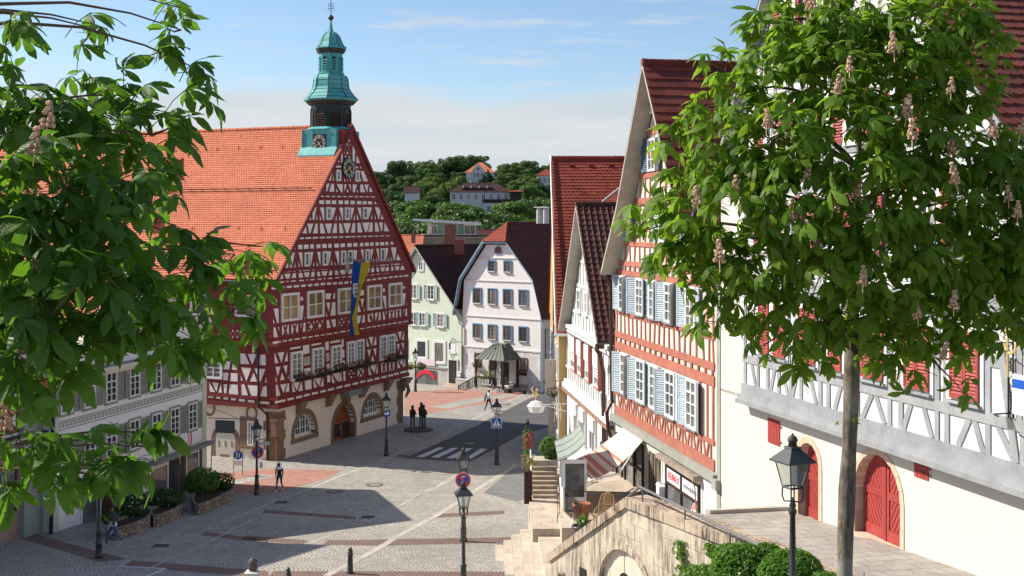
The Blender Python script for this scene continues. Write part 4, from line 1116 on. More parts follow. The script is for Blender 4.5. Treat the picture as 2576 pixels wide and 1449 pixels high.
# ------------------------------------------------------------------ houses on the right hand side of the square
FG=Fac(11.40,29.06,d=(-.25,.968),flip=-1); FO=Fac(7.6,44.5,d=(-.1805,.9836),flip=-1); FW=Fac(5.0,58.6,d=(-.11,.994),flip=-1)
M['cream']=plain('cream_render',(.63,.585,.50),.88,.045,.7,.15,50,.2,streak=.05)
M['cream_infill']=plain('pale_infill_plaster',(.62,.575,.495),.88,.05,1.5,.15,40)
M['white_render']=plain('white_render',(.62,.61,.595),.88,.05,1.0,.15,50,.2,streak=.06)
M['or_timber']=wood_mat('salmon_red_timber',(.40,.145,.10))
M['grey_timber']=wood_mat('silver_grey_timber',(.30,.305,.31),.8,.2)
M['white_timber']=wood_mat('whitewashed_timber',(.60,.62,.58),.8,.1)
M['blue_shutter']=wood_mat('pale_blue_shutter_paint',(.41,.47,.51),.55,.1)
M['slate_shutter']=wood_mat('slate_blue_shutter_paint',(.10,.15,.20),.55,.15)
M['red_shutter']=wood_mat('red_shutter_paint',(.36,.072,.062),.55,.1)
M['door_red']=wood_mat('red_door_paint',(.34,.055,.048),.5,.1)
M['barge']=wood_mat('weathered_barge_board',(.42,.39,.33),.8,.2)
M['grey_trim']=plain('grey_green_trim',(.30,.30,.26),.7,.15,2,.1)
M['brown_pipe']=plain('brown_copper_pipe',(.085,.045,.035),.45,.2,3,.05,20,.5,.3)
M['brown_frame']=wood_mat('dark_brown_frame',(.045,.028,.02),.5)
M['arch_stone']=plain('pale_sandstone',(.60,.43,.31),.85,.14,2.2,.3,30)
def gable_house(root,fc,outline,depth,wall_mat,z0,name='wall'):
 """solid house body behind a facade outline"""
 mb=MB()
 mb.prism([fc.p(u,z,-.02) for u,z in outline],fc.n*-depth)
 return mb.build(name,wall_mat,root)
def gable_roof(root,fc,prof,front,depth,mat,row,tile,kind='scallop',lift=.035,ridge_r=.15,cheap_right=None,thick=.14,up=.12):
 """roof slopes along a gable profile [(u,z) from one eave over the ridge to the other], running back from the facade"""
 mb=MB()
 k=max(range(len(prof)),key=lambda i:prof[i][1])
 up=Vector((0,0,up))
 for i in range(len(prof) -1):
  a,b=prof[i],prof[i+1]
  lo,hi=(a,b) if a[1]<b[1] else (b,a)
  kd,rw,tl=(kind,row,tile)
  if cheap_right is not None and (i>=k)==cheap_right:kd,rw,tl='plain',row*2,tile*3
  p=[fc.p(lo[0],lo[1],front)+up,fc.p(lo[0],lo[1],front -depth)+up,fc.p(hi[0],hi[1],front -depth)+up,fc.p(hi[0],hi[1],front)+up]
  tiles(mb,p[0],p[1],p[2],p[3],rw,tl,lift,kd)
 ridge(mb,fc.p(prof[k][0],prof[k][1]+.02,front)+up,fc.p(prof[k][0],prof[k][1]+.02,front -depth)+up,ridge_r)
 return mb.build('roof',mat,root)
def barge(root,fc,prof,front,mat,w=.5,t=.06,inner=.55,name='barge_board'):
 mb=MB()
 for a,b in zip(prof,prof[1:]):
  mb.prism([fc.p(a[0],a[1]+.1,front),fc.p(b[0],b[1]+.1,front),fc.p(b[0],b[1] -.12,front),fc.p(a[0],a[1] -.12,front)],fc.n*-t)
  mb.prism([fc.p(a[0],a[1] -.02,front -t),fc.p(b[0],b[1] -.02,front -t),fc.p(b[0],b[1] -.10,front -t),fc.p(a[0],a[1] -.10,front -t)],fc.n*-(front -t+.02))
 return mb.build(name,mat,root)
def prof_at(prof,z):
 """left/right limits of a gable profile at height z"""
 us=[]
 for (ua,za),(ub,zb) in zip(prof,prof[1:]):
  if (za -z)*(zb -z)<=0 and abs(za -zb)>1e-6:us.append(ua+(ub -ua)*(z -za)/(zb -za))
 return (min(us),max(us)) if len(us)>1 else None
def posts(mb,fc,z0,z1,us,w=.13,d=.03,lean=0.0):
 for u in us:
  l=random.uniform(-lean,lean); mb.fbeam(fc,(u -l,z0),(u+l,z1),w*random.uniform(.85,1.15),-.05,d+random.uniform(-.004,.004))
def rail(mb,fc,z0,z1,ua,ub,d=.04):
 mb.frect(fc,ua,ub,z0,z1,-.05,d)
# ---- salmon timbered house
oh=thing('half_timbered_house','tall half timbered house with salmon red beams and pale blue louvred shutters','house',FO.p(6.8,2.5,-4))
oprof=[(-.35,13.35),(2.3,16.2),(6.75,22.35),(11.0,16.2),(13.75,13.15)]
body=[(-.55,1.0),(13.95,1.0),(13.95,13.2),(11.0,16.0),(6.75,22.0),(2.3,16.0),(-.2,13.3),(-.55,13.2)]
gable_house(oh,FO,body,13,M['cream_infill'],1.0)
mb=MB()
for a,b in ((6.24,6.66),(7.2,7.38),(9.42,9.80),(10.02,10.30),(11.16,11.33),(13.08,13.33),(13.55,13.78)):rail(mb,FO,a,b,-.05,13.9)
us17=[0.15+i*.8 for i in range(18)]
posts(mb,FO,9.8,10.02,us17,.17,.05); posts(mb,FO,13.33,13.55,us17,.17,.05)
posts(mb,FO,10.3,11.16,[.12,.55,1.2,2.0]+[2.75+i*.68 for i in range(17)],.13,.03,.05)
posts(mb,FO,7.38,9.42,[.12,.75,13.8,13.2,1.55],.16); posts(mb,FO,11.33,13.08,[.12,.8,13.8,13.3],.16)
for i,u in enumerate([.35,1.5,2.6,3.7,4.9,6.0,7.1,8.2,9.3,10.4,11.5,12.6]):
 posts(mb,FO,6.66,7.2,[u],.14)
 mb.fbeam(FO,(u+.25,7.2),(u+.45,6.66),.13,-.05,.028); mb.fbeam(FO,(u+.85,7.2),(u+.6,6.66),.13,-.05,.026)
for z0,z1,st,rl in ((13.78,14.5,.78,.2),(14.72,16.38,.74,.25),(16.7,17.58,.72,.22),(17.78,18.5,.75,.2),(18.72,19.5,.8,.2),(19.72,20.7,.7,.18),(20.88,21.6,.6,.15)):
 lim=prof_at(oprof,z1+.1)
 ua,ub=lim[0]+.3,lim[1] -.3
 n=max(2,int((ub -ua)/st))
 posts(mb,FO,z0,z1,[ua+(ub -ua)*i/n for i in range(n+1)],.13,.03,.07)
 lb=prof_at(oprof,z1+.15); rail(mb,FO,z1,z1+rl,lb[0]+.15,lb[1] -.15)
l2=prof_at(oprof,16.9); rail(mb,FO,16.38,16.7,l2[0]+.1,l2[1] -.1,.06)
mb.build('timber_frame',M['or_timber'],oh)
aj=lambda:random.uniform(8,38)
for u in (12.15,9.5,7.4,5.15,2.45):
 window(oh,FO,u -.62,u+.62,7.42,9.36,d=.005,rows=3,transom=.76,fw=.1,depth=.1,glass=random.choice([M['glass'],M['glass_curtain']]),sill=M['lead'],shutters=(M['blue_shutter'],.62,aj))
for u in (12.5,9.6,7.55,5.3,2.55):
 window(oh,FO,u -.58,u+.58,11.38,13.06,d=.005,rows=3,transom=.76,fw=.1,depth=.1,glass=random.choice([M['glass'],M['glass_curtain']]),sill=M['lead'],shutters=(M['blue_shutter'],.6,aj))
window(oh,FO,7.2,8.3,17.85,19.3,d=.005,rows=3,fw=.1,depth=.1,shutters=(M['slate_shutter'],.75,8))
window(oh,FO,7.45,8.3,20.4,21.45,d=.005,rows=3,fw=.09,depth=.1)
for u in (11.3,6.2,2.6):window(oh,FO,u -.45,u+.45,14.75,16.3,d=.005,rows=3,fw=.1,depth=.1,shutters=(M['blue_shutter'],.45,30))
# ground floor: grey cornice, shop fronts, door
mb=MB(); rail(mb,FO,5.92,6.22,-.6,13.95,.28); rail(mb,FO,5.80,5.92,-.6,13.95,.14)
mb.frect(FO,-.95,-.56,3.0,13.2,-.3,.12); mb.frect(FO,-1.0,-.5,5.72,6.1,-.3,.32)
mb.build('stone_cornice',M['grey_trim'],oh)
mb=MB(); mb.frect(FO,-.55,13.9,2.4,5.79,-.1,.035); mb.build('shop_wall',M['white_render'],oh)
mb=MB(); mb.frect(FO,6.2,8.3,3.2,5.66,0,.06); mb.build('door_frame',M['cream'],oh)
mb=MB(); mb.frect(FO,6.42,8.08,3.3,5.5,.0,.075); d_=mb.build('door',plain('taupe_door',(.16,.13,.10),.6,.1,3),oh)
mb=MB()
for u in (6.42,7.0,7.4,8.0):mb.frect(FO,u,u+.08,3.3,5.5,.07,.10)
mb.build('door_rail',M['brown_frame'],d_)
def shop(u0,u1,z0,z1,mull,trans=None):
 mb=MB(); w=.11
 for u in [u0,u1 -w]+mull:mb.frect(FO,u,u+w,z0,z1,.03,.13)
 for z in [z0,z1 -w]+(trans or []):mb.frect(FO,u0+w,u1 -w,z,z+w,.03,.125)
 o=mb.build('shop_window',M['brown_frame'],oh); p=MB(); p.frect(FO,u0+.02,u1 -.02,z0+.02,z1 -.02,.02,.05); p.build('pane',M['glass_shop'],o); return o
M['glass_shop']=glass_mat('shop_glass',(.075,.08,.078),.05)
so=shop(1.45,5.65,2.7,5.42,[3.55],[4.62])
shop(9.0,12.0,2.9,5.55,[10.35],[4.3]); shop(12.4,13.5,2.9,5.4,[])
mb=MB(); mb.frect(FO,1.35,5.75,5.44,5.66,.03,.16); mb.build('shutter_rail',M['cream'],oh)
mb=MB(); mb.frect(FO,1.2,6.05,5.62,5.80,.05,.42); mb.tube([FO.p(1.35,5.6,.4),FO.p(1.35,5.35,.3),FO.p(1.3,3.0,.16)],.03,5); mb.tube([FO.p(5.95,5.6,.4),FO.p(5.95,5.35,.3),FO.p(5.9,3.0,.16)],.03,5)
mb.build('blind_box',wood_mat('weathered_blind_box',(.30,.24,.19),.8,.4),oh)
# signs and one reflection in the shop window
wr=-FO.u
def sign_board(name,label,fc,u0,u1,z0,z1,d0,d1,mat,cat='sign'):
 m=MB(); m.frect(fc,u0,u1,z0,z1,d0,d1); s=m.build(name,mat); tag(s,label,cat); return s
M['signwhite']=plain('white_sign_board',(.82,.82,.83),.5,.02,3,0)
M['signred']=plain('red_lettering',(.62,.06,.07),.5,.02,3,0)
M['signdark']=plain('dark_lettering',(.05,.05,.06),.5,.02,3,0)
M['signblue']=plain('traffic_blue',(.02,.09,.42),.4,.03,3,0)
M['trafficred']=plain('traffic_red',(.68,.075,.04),.4,.03,3,0)
s1=sign_board('shop_sign','white shop sign with pinkish red lettering behind the dark framed shop window',FO,3.7,5.5,4.72,5.32,.06,.085,M['signwhite'])
mb=MB(); mb.text('RE/MAX',.42,FO.p(4.6,5.0,.09),wr,(0,0,1),.004,bold=.012); mb.build('lettering',M['signred'],s1)
s2=sign_board('shop_sign','white shop sign with thin grey lettering right of the red lettered one',FO,1.6,3.5,4.72,5.32,.06,.085,M['signwhite'])
mb=MB(); mb.text('Immobilien',.36,FO.p(2.55,5.0,.09),wr,(0,0,1),.004); mb.build('lettering',M['signdark'],s2)
mb=MB(); c=(2.0,3.95); mb.fpoly(FO,[(c[0]+.5*math.cos(t),c[1]+.62*math.sin(t)) for t in np.linspace(0,6.28,25)[:-1]],.055,.07); s3=mb.build('window_reflection',M['signwhite']); tag(s3,'round white sticker with a red striped top on the lower shop window pane','reflection')  # reflected round in the pane, built as a flat coloured disc
mb=MB(); mb.text('RE/M',.34,FO.p(2.0,3.75,.075),wr,(0,0,1),.003); mb.build('lettering',M['signdark'],s3)
mb=MB()
for i in range(6):
 t0,t1=R(35+i*20),R(35+i*20+13); mb.fpoly(FO,[(c[0]+r*math.cos(t)*.5,c[1]+r*math.sin(t)*.62) for r,t in ((.62,t0),(.99,t0),(.99,t1),(.62,t1))],.07,.076)
mb.build('red_stripe',M['signred'],s3)
mb=MB(); mb.text('13',.2,FO.p(7.3,5.76,.145),wr,(0,0,1),.003); s4=mb.build('house_number',M['signdark']); tag(s4,'small dark house number on the pale lintel above the taupe door','house number')
t=thing('letter_box','white letter box with a pitched lid on the wall by the taupe door','letter box',FO.p(6.0,4.0,.06))
mb=MB(); mb.frect(FO,5.78,6.18,3.95,4.4,.04,.34); mb.build('box',M['signwhite'],t)
mb=MB(); mb.prism([FO.p(5.72,4.4,.36),FO.p(6.24,4.4,.36),FO.p(5.98,4.58,.36)],FO.n*-.34); mb.build('lid',M['signwhite'],t)
# roof
gable_roof(oh,FO,oprof,.8,15,M['t_darkred'],.235,.24,cheap_right=False,lift=.05,ridge_r=.17)
barge(oh,FO,oprof,.8,M['barge'])
mb=MB(); bp=FO.p(14.1,13.0,.55)
mb.tube([bp,FO.p(14.15,12.5,.2),FO.p(14.15,6.8,.12),FO.p(14.1,6.3,.4),FO.p(14.0,5.4,.35),FO.p(13.9,5.0,.2),FO.p(13.9,2.6,.15)],.1,8)
mb.build('downpipe',M['brown_pipe'],oh)
# ---- whitewashed timbered house
wh=thing('half_timbered_house','narrow whitewashed half timbered house with steep dark brown tiled roof','house',FW.p(7.5,1.2,-4))
wprof=[(.9,9.5),(7.45,16.5),(13.9,9.1)]
gable_house(wh,FW,[(-.2,.3),(14.7,.3),(14.7,9.2),(13.6,9.2),(7.45,16.2),(1.0,9.2),(-.2,9.2)],9,M['white_render'],.3)
mb=MB()
for a,b,d in ((5.55,5.8,.30),(5.8,6.0,.18),(9.02,9.3,.22),(9.3,9.5,.32),(6.72,6.86,.06)):mb.frect(FW,-.1,14.75,a,b,-.05,d)
posts(mb,FW,6.0,6.72,[.4+i*.72 for i in range(20)],.14,.035,.14)
posts(mb,FW,6.86,9.02,[.2,1.2,2.6,14.4,13.4],.16,.03)
for z0,z1 in ((9.5,10.3),(10.45,11.9),(12.1,13.3),(13.5,14.8)):
 l=prof_at(wprof,z1+.3)
 n=max(2,int((l[1] -l[0])/.9)); posts(mb,FW,z0,z1,[l[0]+.3+(l[1] -l[0] -.6)*i/n for i in range(n+1)],.15,.03,.12)
 rail(mb,FW,z1,z1+.18,l[0]+.2,l[1] -.2,.035)
mb.build('timber_frame',M['white_timber'],wh)
M['sill_red']=plain('painted_red_sill',(.42,.12,.10),.6,.1)
for u0,u1 in ((10.63,12.64),(8.36,10.24),(5.9,7.64),(3.06,4.89)):
 w=window(wh,FW,u0+.15,u1 -.15,6.9,8.86,d=.005,rows=1,transom=.85,cols=2,fw=.14,depth=.12,glass=M['glass_curtain'],sill=M['sill_red'])
 m=MB(); m.frect(FW,u0+.2,u1 -.2,8.0,8.86,.05,.2);
 for k in range(5):m.frect(FW,u0+.22,u1 -.22,8.05 -k*.16,8.15 -k*.16,.1,.12)
 m.build('roller_blind',M['white'],w)
 m=MB(); m.frect(FW,u0 -.02,u0+.1,6.9,8.9,.0,.2); m.build('guide_rail',M['sill_red'],w)
for u0,u1 in ((9.96,11.61),(7.53,9.25),(4.35,6.3),(1.5,3.2)):
 w=window(wh,FW,u0+.1,u1 -.1,3.15,5.1,d=.005,rows=1,transom=.8,cols=2,fw=.14,depth=.12,glass=M['glass_curtain'],sill=M['white'])
 m=MB(); m.frect(FW,u0+.15,u1 -.15,4.4,5.08,.05,.22); m.build('roller_blind',M['white'],w)
for u0,u1 in ((9.1,10.6),(6.8,7.95)):window(wh,FW,u0+.1,u1 -.1,10.47,11.8,d=.005,rows=2,fw=.14,depth=.1,glass=M['glass_curtain'],sill=M['white'])
gable_roof(wh,FW,wprof,.65,11,M['t_brown'],.40,.33,'roll',.05,.16,cheap_right=True)
barge(wh,FW,wprof,.65,M['barge'])
mb=MB()
mb.tube([FW.p(.75,9.4,.75),FW.p(.75,9.4,-9)],.13,8); mb.tube([FW.p(.9,9.3,.7),FW.p(1.0,8.9,.45),FW.p(1.5,8.0,.2),FW.p(1.5,3.2,.18),FW.p(.9,2.3,.5)],.11,8)
mb.build('downpipe',M['brown_pipe'],wh)
mb=MB(); mb.frect(FW,-.1,14.7,5.35,5.5,-.02,.36); mb.build('string_course',plain('rusty_flashing',(.30,.16,.11),.7,.3,4),wh)
# ---- yellow corner building with the big red roof
yb=thing('corner_building','yellow corner building under a tall plain red tiled roof','building',(8,80,0))
M['yellow']=plain('mustard_render',(.50,.33,.12),.85,.06,2); M['mauve']=plain('mauve_render',(.42,.28,.25),.85,.05,2)
FY=Fac(2.92,73.35,d=(1,0)); FYs=Fac(2.92,73.35,d=(0,1),flip=-1)
mb=MB(); mb.prism([(2.92,73.35,-.8),(18,73.35,-.8),(18,90.6,-.8),(2.92,90.6,-.8)],(0,0,9.6)); mb.build('wall',M['yellow'],yb)
mb=MB(); mb.prism([FYs.p(0,8.8,0),FYs.p(17.2,8.8,0),FYs.p(8.6,19.6,0)],(-.05,0,0)); mb.build('gable_wall',M['yellow'],yb); mb=MB(); mb.prism([(17.95,73.35,8.8),(17.95,90.5,8.8),(17.95,82,19.6)],(.05,0,0)); mb.build('gable_wall',M['yellow'],yb)
mb=MB(); mb.frect(FY,.46,.62,-.6,8.5,0,.02); mb.frect(FY,.34,.62,-.6,5.2,0,.012); mb.frect(FY,-.06,.45,5.2,5.35,0,.06); mb.build('painted_band',M['mauve'],yb)
mb=MB()
tiles(mb,(2.75,73.1,8.75),(18.2,73.1,8.75),(18.2,82,20.05),(2.75,82,20.05),.27,.28,.05)
tiles(mb,(18.2,90.9,8.75),(2.75,90.9,8.75),(2.75,82,20.05),(18.2,82,20.05),.6,.9,.05,'plain')
ridge(mb,(2.75,82,20.1),(18.2,82,20.1),.17)
yr=mb.build('roof',M['t_red'],yb)
mb=MB(); mb.tube([(2.68,73.0,8.6),(2.68,73.15,9.3),(2.66,82,20.3)],.06,6); mb.tube([(2.6,73.0,8.7),(8,73.0,8.7)],.1,6); mb.build('verge_flashing',M['white'],yb)
mb=MB()
for x,t in ((4.0,.83),(6.2,.83),(8.5,.83),(4.3,.34),(4.25,.6)):
 p=Vector((x,73.1+8.9*t,8.75+11.3*t)); mb.tube([p,p+Vector((0,-.25,.35)),p+Vector((0,-.32,.0))],.03,5)
for x,t in ((4.1,.95),(5.4,.95),(6.8,.95),(8.0,.95),(7.1,.72),(6,.62),(9,.75)):
 mb.box((x,73.1+8.9*t,8.75+11.3*t+.1),(.3,.15,.12))
mb.build('roof_hook',M['t_red'],yr)
mb=MB()      # red gable roof of the wing between the white house and the big roof
tiles(mb,P(1470,560,71.5),P(1640,560,71.5),P(1640,472,71.5)+Vector((0,5,0)),P(1560,472,71.5)+Vector((0,5,0)),.27,.3,.04)
mb.build('wing_roof',M['t_red'],yb)
mb=MB(); mb.tube([P(1500,521,71.3),P(1559,474,73)],.09,6); mb.build('wing_verge',M['barge'],yb)
for z0 in (.6,3.6,6.0):
 for u in (1.5,4,6.5,9,11.5,14):window(yb,FYs,u -.5,u+.5,z0,z0+1.7,d=.01,rows=2,surround=(M['white'],.15,.08))
mb=MB(); mb.frect(FYs,0,.35,-.6,8.6,0,.05); mb.build('corner_trim',M['white_render'],yb)
# ---- big grey timbered house with the cellar doors
gh=thing('half_timbered_house','big white house with silver grey timbers, red shutters and red arched cellar doors','house',FG.p(6,6.3,-5))
gprof=[(-1.9,17.4),(-.1,19.25),(8.2,26.7),(13.2,19.3),(14.6,17.2)]
UR=-3.2
def arch_open(uL,uR,z0,zt):return (uL,uR,z0,zt -(uR -uL)/2)
bigd=(3.28,5.62,6.56,7.86); smd=(7.72,9.02,6.2,8.0)
mb=MB()
mb.fface(FG,[(UR,5),(14.9,4.5),(14.9,9.5),(UR,9.5)],[arch_pts(*bigd),arch_pts(*smd)],0,.42)
mb.frect(FG,12.75,14.9,9.4,17.2,-.5,.0)
e0=FG.p(UR,5,0); e1=FG.p(14.9,4.5,0)
for e in (e0,e1):mb.quad(e,e -FG.n*14,e -FG.n*14+Vector((0,0,12.5)),e+Vector((0,0,12.5)))
mb.build('cellar_wall',M['cream'],gh)
mb=MB(); mb.prism([FG.p(u,z,.12) for u,z in [(UR,9.5),(12.75,9.5),(13.2,17.0),(13.1,19.0),(8.2,26.4),(-.1,19.0),(-1.6,17.5),(UR,17.4)]],FG.n*-13); mb.build('wall',M['white_render'],gh)
FGo=FG.off(.12)
mb=MB()
for z0,z1,d in ((9.32,9.44,.34),(9.44,9.62,.26),(9.62,9.98,.10),(10.72,11.0,.045),(13.05,13.3,.05),(13.3,13.45,.2),(13.45,13.75,.08),(14.45,14.62,.04),(16.5,16.72,.05)):mb.frect(FGo,UR,12.75,z0,z1,-.1,d)
rowp=[-2.9,-1.9,-.62,1.0,1.42,3.05,3.6,5.25,5.9,6.9,7.4,8.6,9.3,10.1,10.9,11.6,12.6]
posts(mb,FGo,9.98,10.72,rowp,.2,.035); posts(mb,FGo,11.0,13.05,[-2.9,-1.75,-.62,1.05,1.42,3.05,3.55,5.2,5.9,6.9,7.4,8.9,9.4,10.5,11.4,12.6],.2,.035)
for a,b in ((.1,.55),(-.1,-.45),(2.0,1.65),(2.6,2.95),(4.3,3.85),(4.5,5.0),(6.2,6.55),(8.0,7.65),(8.9,9.2),(9.8,9.5),(-1.0,-1.6),(10.4,10.7),(12.1,11.8)):mb.fbeam(FGo,(a,10.72),(b,9.98),.19,-.05,.03)
mb.fbeam(FGo,(-1.1,12.6),(-1.65,9.98),.24,-.05,.045); mb.frect(FGo,-1.75,-.62,12.1,12.4,-.05,.034)
for z0,z1,st in ((13.75,14.45,1.0),(14.62,16.5,1.05),(16.72,17.6,1.0),(17.8,19.6,.95),(19.8,21.2,.9),(21.4,23.0,.9),(23.2,24.6,.8)):
 l=prof_at(gprof,min(z1+.2,26.5)) or (UR,13.2)
 ua,ub=max(l[0]+.4,UR),min(l[1] -.4,12.6); n=int((ub -ua)/st)
 posts(mb,FGo,z0,z1,[ua+(ub -ua)*i/n for i in range(n+1)],.19,.035,.06); rail(mb,FGo,z1,z1+.2,ua -.2,ub+.2,.042)
mb.build('timber_frame',M['grey_timber'],gh)
def gwin(u0,u1,z0,z1,closed=True):
 w=window(gh,FGo,u0,u1,z0,z1,d=.005,rows=3,fw=.1,depth=.06,surround=(M['white'],.1,.07),sill=M['grey_timber'] if closed else None,shutters=None if closed else (M['red_shutter'],.5,12))
 if closed:
  h=(u1 -u0 -.14)/2
  louvre_panel(FGo,M['red_shutter'],w,'shutter',u0+.06,1,h,z0+.05,z1 -.05,.075); louvre_panel(FGo,M['red_shutter'],w,'shutter',u1 -.06,-1,h,z0+.05,z1 -.05,.075)
for u0,u1 in ((-.42,.85),(1.63,2.87),(3.78,5.0),(6.0,6.85),(7.55,8.7),(9.5,10.4),(10.65,11.5)):gwin(u0,u1,11.12,12.92)
for u0,u1 in ((1.3,2.3),(4.3,5.3),(6.5,7.4),(8.85,9.65),(10.35,11.15)):gwin(u0,u1,14.68,16.4,False)
for u0,u1 in ((2.5,3.4),(5.0,5.9),(7.8,8.6),(10.2,11.0)):gwin(u0,u1,17.9,19.4,False)
for u0,u1 in ((6.8,7.6),(9.0,9.8)):gwin(u0,u1,21.5,22.8,False)
# stone arches and red doors
mb=MB(); arch_ring(mb,FG,*bigd,.18,-.40,.03,n=10); arch_ring(mb,FG,*smd,.2,-.40,.03,n=8)
mb.frect(FG,bigd[0] -.3,bigd[1]+.3,bigd[2] -.16,bigd[2]+.01,-.4,.2); mb.frect(FG,smd[0] -.28,smd[1]+.28,smd[2] -.16,smd[2]+.01,-.4,.16)
mb.build('stone_surround',M['arch_stone'],gh)
def plank_door(op,leaves,d=-.30):
 u0,u1,z0,zs=op; r=(u1 -u0)/2; c=(u0+u1)/2
 m=MB(); m.fpoly(FG,arch_pts(u0,u1,z0+.02,zs),d -.06,d); o=m.build('arched_door',M['door_red'],gh)
 m=MB(); ht=lambda u:zs+math.sqrt(max(0,(r -.02)**2 -(u -c)**2))
 st=.1
 edges=[(u0,c -.03),(c+.03,u1)] if leaves==2 else [(u0,u1)]
 for a,b in edges:
  m.frect(FG,a,b,z0+.03,z0+.33,d,d+.035); m.frect(FG,a+.02,b -.02,z0+1.2,z0+1.42,d,d+.035)
  for u in (a+.02,b -.14):m.frect(FG,u,u+.12,z0+.03,max(z0+.5,ht(u+(.0 if u<c else .12)) -.02),d,d+.036)
  k=0; x=a -1.2
  while x<b+1.2:
   for lo,hi in ((z0+.33,z0+1.2),(z0+1.42,zs+r*.7)):
    sg=1 if (leaves==2 and a>c -.1) or (leaves==1) else -1
    pts=[(x,lo),(x+.62*(hi -lo)*sg,hi)]
    # keep the slanted boards inside the leaf
    q=[]
    for t in np.linspace(0,1,9):
     u=pts[0][0]+(pts[1][0] -pts[0][0])*t; z=lo+(hi -lo)*t
     if a+.15<u<b -.15 and z<ht(u) -.08:q.append((u,z))
    if len(q)>1:m.fbeam(FG,q[0],q[-1],.05,d,d+.016)
   x+=.17
 m.build('door_boards',M['door_red'],o)
 if leaves==2:
  m=MB(); m.frect(FG,c -.05,c+.05,z0+.02,zs+r -.03,d,d+.06); m.build('cover_strip',M['door_red'],o)
plank_door(bigd,2); plank_door(smd,1)
for (u0,u1,z0,z1) in ((10.26,11.12,8.2,9.02),(1.98,2.62,8.80,9.28)):
 m=MB(); n=4
 for i in range(n):m.frect(FG,u0+(u1 -u0)*i/n+.006,u0+(u1 -u0)*(i+1)/n -.006,z0,z1,-.02,.03)
 o=m.build('hatch',M['door_red'],gh); m=MB()
 for z in (z0+.12,z1 -.2):m.frect(FG,u0 -.12,u1 -.08,z,z+.06,.03,.045)
 m.build('hinge',M['door_red'],o)
# lintel water pipe and roof
gable_roof(gh,FG,gprof,.5,15,M['t_darkred'],.36,.30,cheap_right=True,lift=.06,ridge_r=.18)
barge(gh,FG,gprof,.5,M['grey_timber'],inner=.4)
t=thing('hanging_sign','wrought iron sign bracket with gilded loops holding a white blue lettered board','hanging sign',FG.p(-1.75,12.2,.2))
mb=MB()
for u in (-1.45,-1.62):mb.tube([FG.p(u,11.0,.2),FG.p(u,12.9,.2)],.022,5)
for k in range(9):mb.tube([FG.p(-1.45 -.17*((k+j) % 2),11.1+.19*(k+j),.2) for j in (0,1)],.012,4)
for zz in (11.1,12.75):mb.tube([FG.p(-1.45,zz,.1),FG.p(-1.45,zz,.6),FG.p(-1.75,zz,.7)],.02,5)
mb.lathe([(.0,12.9),(.05,12.95),(0,13.05)],FG.p(-1.45,0,.2),8); mb.build('bracket',M['black'],t)
mb=MB(); mb.tube([FG.p(-1.9+.22*math.cos(a),12.85+.3*math.sin(a),.5) for a in np.linspace(0,6,14)],.03,5); mb.tube([FG.p(-1.8,12.9,.5),FG.p(-1.8,12.0,.5)],.03,5); mb.build('gilded_loop',M['gold'],t)
mb=MB(); mb.frect(FG,-2.95,-2.02,11.2,12.1,.47,.53); mb.build('board',M['signwhite'],t)
mb=MB(); mb.frect(FG,-2.8,-2.04,11.8,12.0,.53,.545); mb.build('blue_mark',M['signblue'],t)
# ------------------------------------------------------------------ flank details of the town hall: blind arch, window, rings
mb=MB()
ua,ub=TS0.uv(Z12(362,1290))[0],TS0.uv(Z12(70,1300))[0]
zt=TS0.uv(Z12(215,872))[1]
arch_ring(mb,TS0,ua+.3,ub -.3,-.4,zt -(ub -ua)/2,.3,-.02,.06)
for q,r in ((Z12(485,758),.42),(Z12(50,705),.42)):
 u,z=TS0.uv(*q)
 for k in range(16):
  a,b=k*math.pi/8,(k+1)*math.pi/8
  mb.fpoly(TS0,[(u+r*s*math.cos(t),z+r*1.2*s*math.sin(t)) for s,t in ((.78,a),(1.05,a),(1.05,b),(.78,b))],-.02,.07)
u0,z1=TS0.uv(*Z12(520,840)); u1,z0=TS0.uv(*Z12(378,1085))
mb.frect(TS0,u0 -.1,u0+.1,z0,z1,0,.06); mb.frect(TS0,u1 -.45,u1+.1,z0,z1,0,.05); mb.frect(TS0,u0 -.1,u1+.1,z1+.002,z1+.25,0,.065); mb.frect(TS0,u0 -.15,u1+.15,z0 -.2,z0 -.002,0,.12)
mb.build('stone_trim',M['sandstone_plain'],th)
window(th,TS0,u0+.12,u1 -.48,z0,z1,d=.01,rows=4,fw=.1)
mb=MB(); uc,zc=TS0.uv(*Z12(190,1215)); hw=(ub -ua)/2 -.35; cm=(ua+ub)/2
mb.frect(TS0,cm -hw,cm+hw,-.3,1.75,-.01,.05)
o=mb.build('white_cabinet',M['cream'],th); mb=MB()
for k in range(3):mb.frect(TS0,cm -hw+(2*hw)*(k+.5)/3 -.04,cm -hw+(2*hw)*(k+.5)/3+.04,.7,1.1,.05,.07)
mb.frect(TS0,cm -.3,cm+.4,-.02,.18,.05,.06)
mb.build('cabinet_latch',M['sandstone_plain'],o)
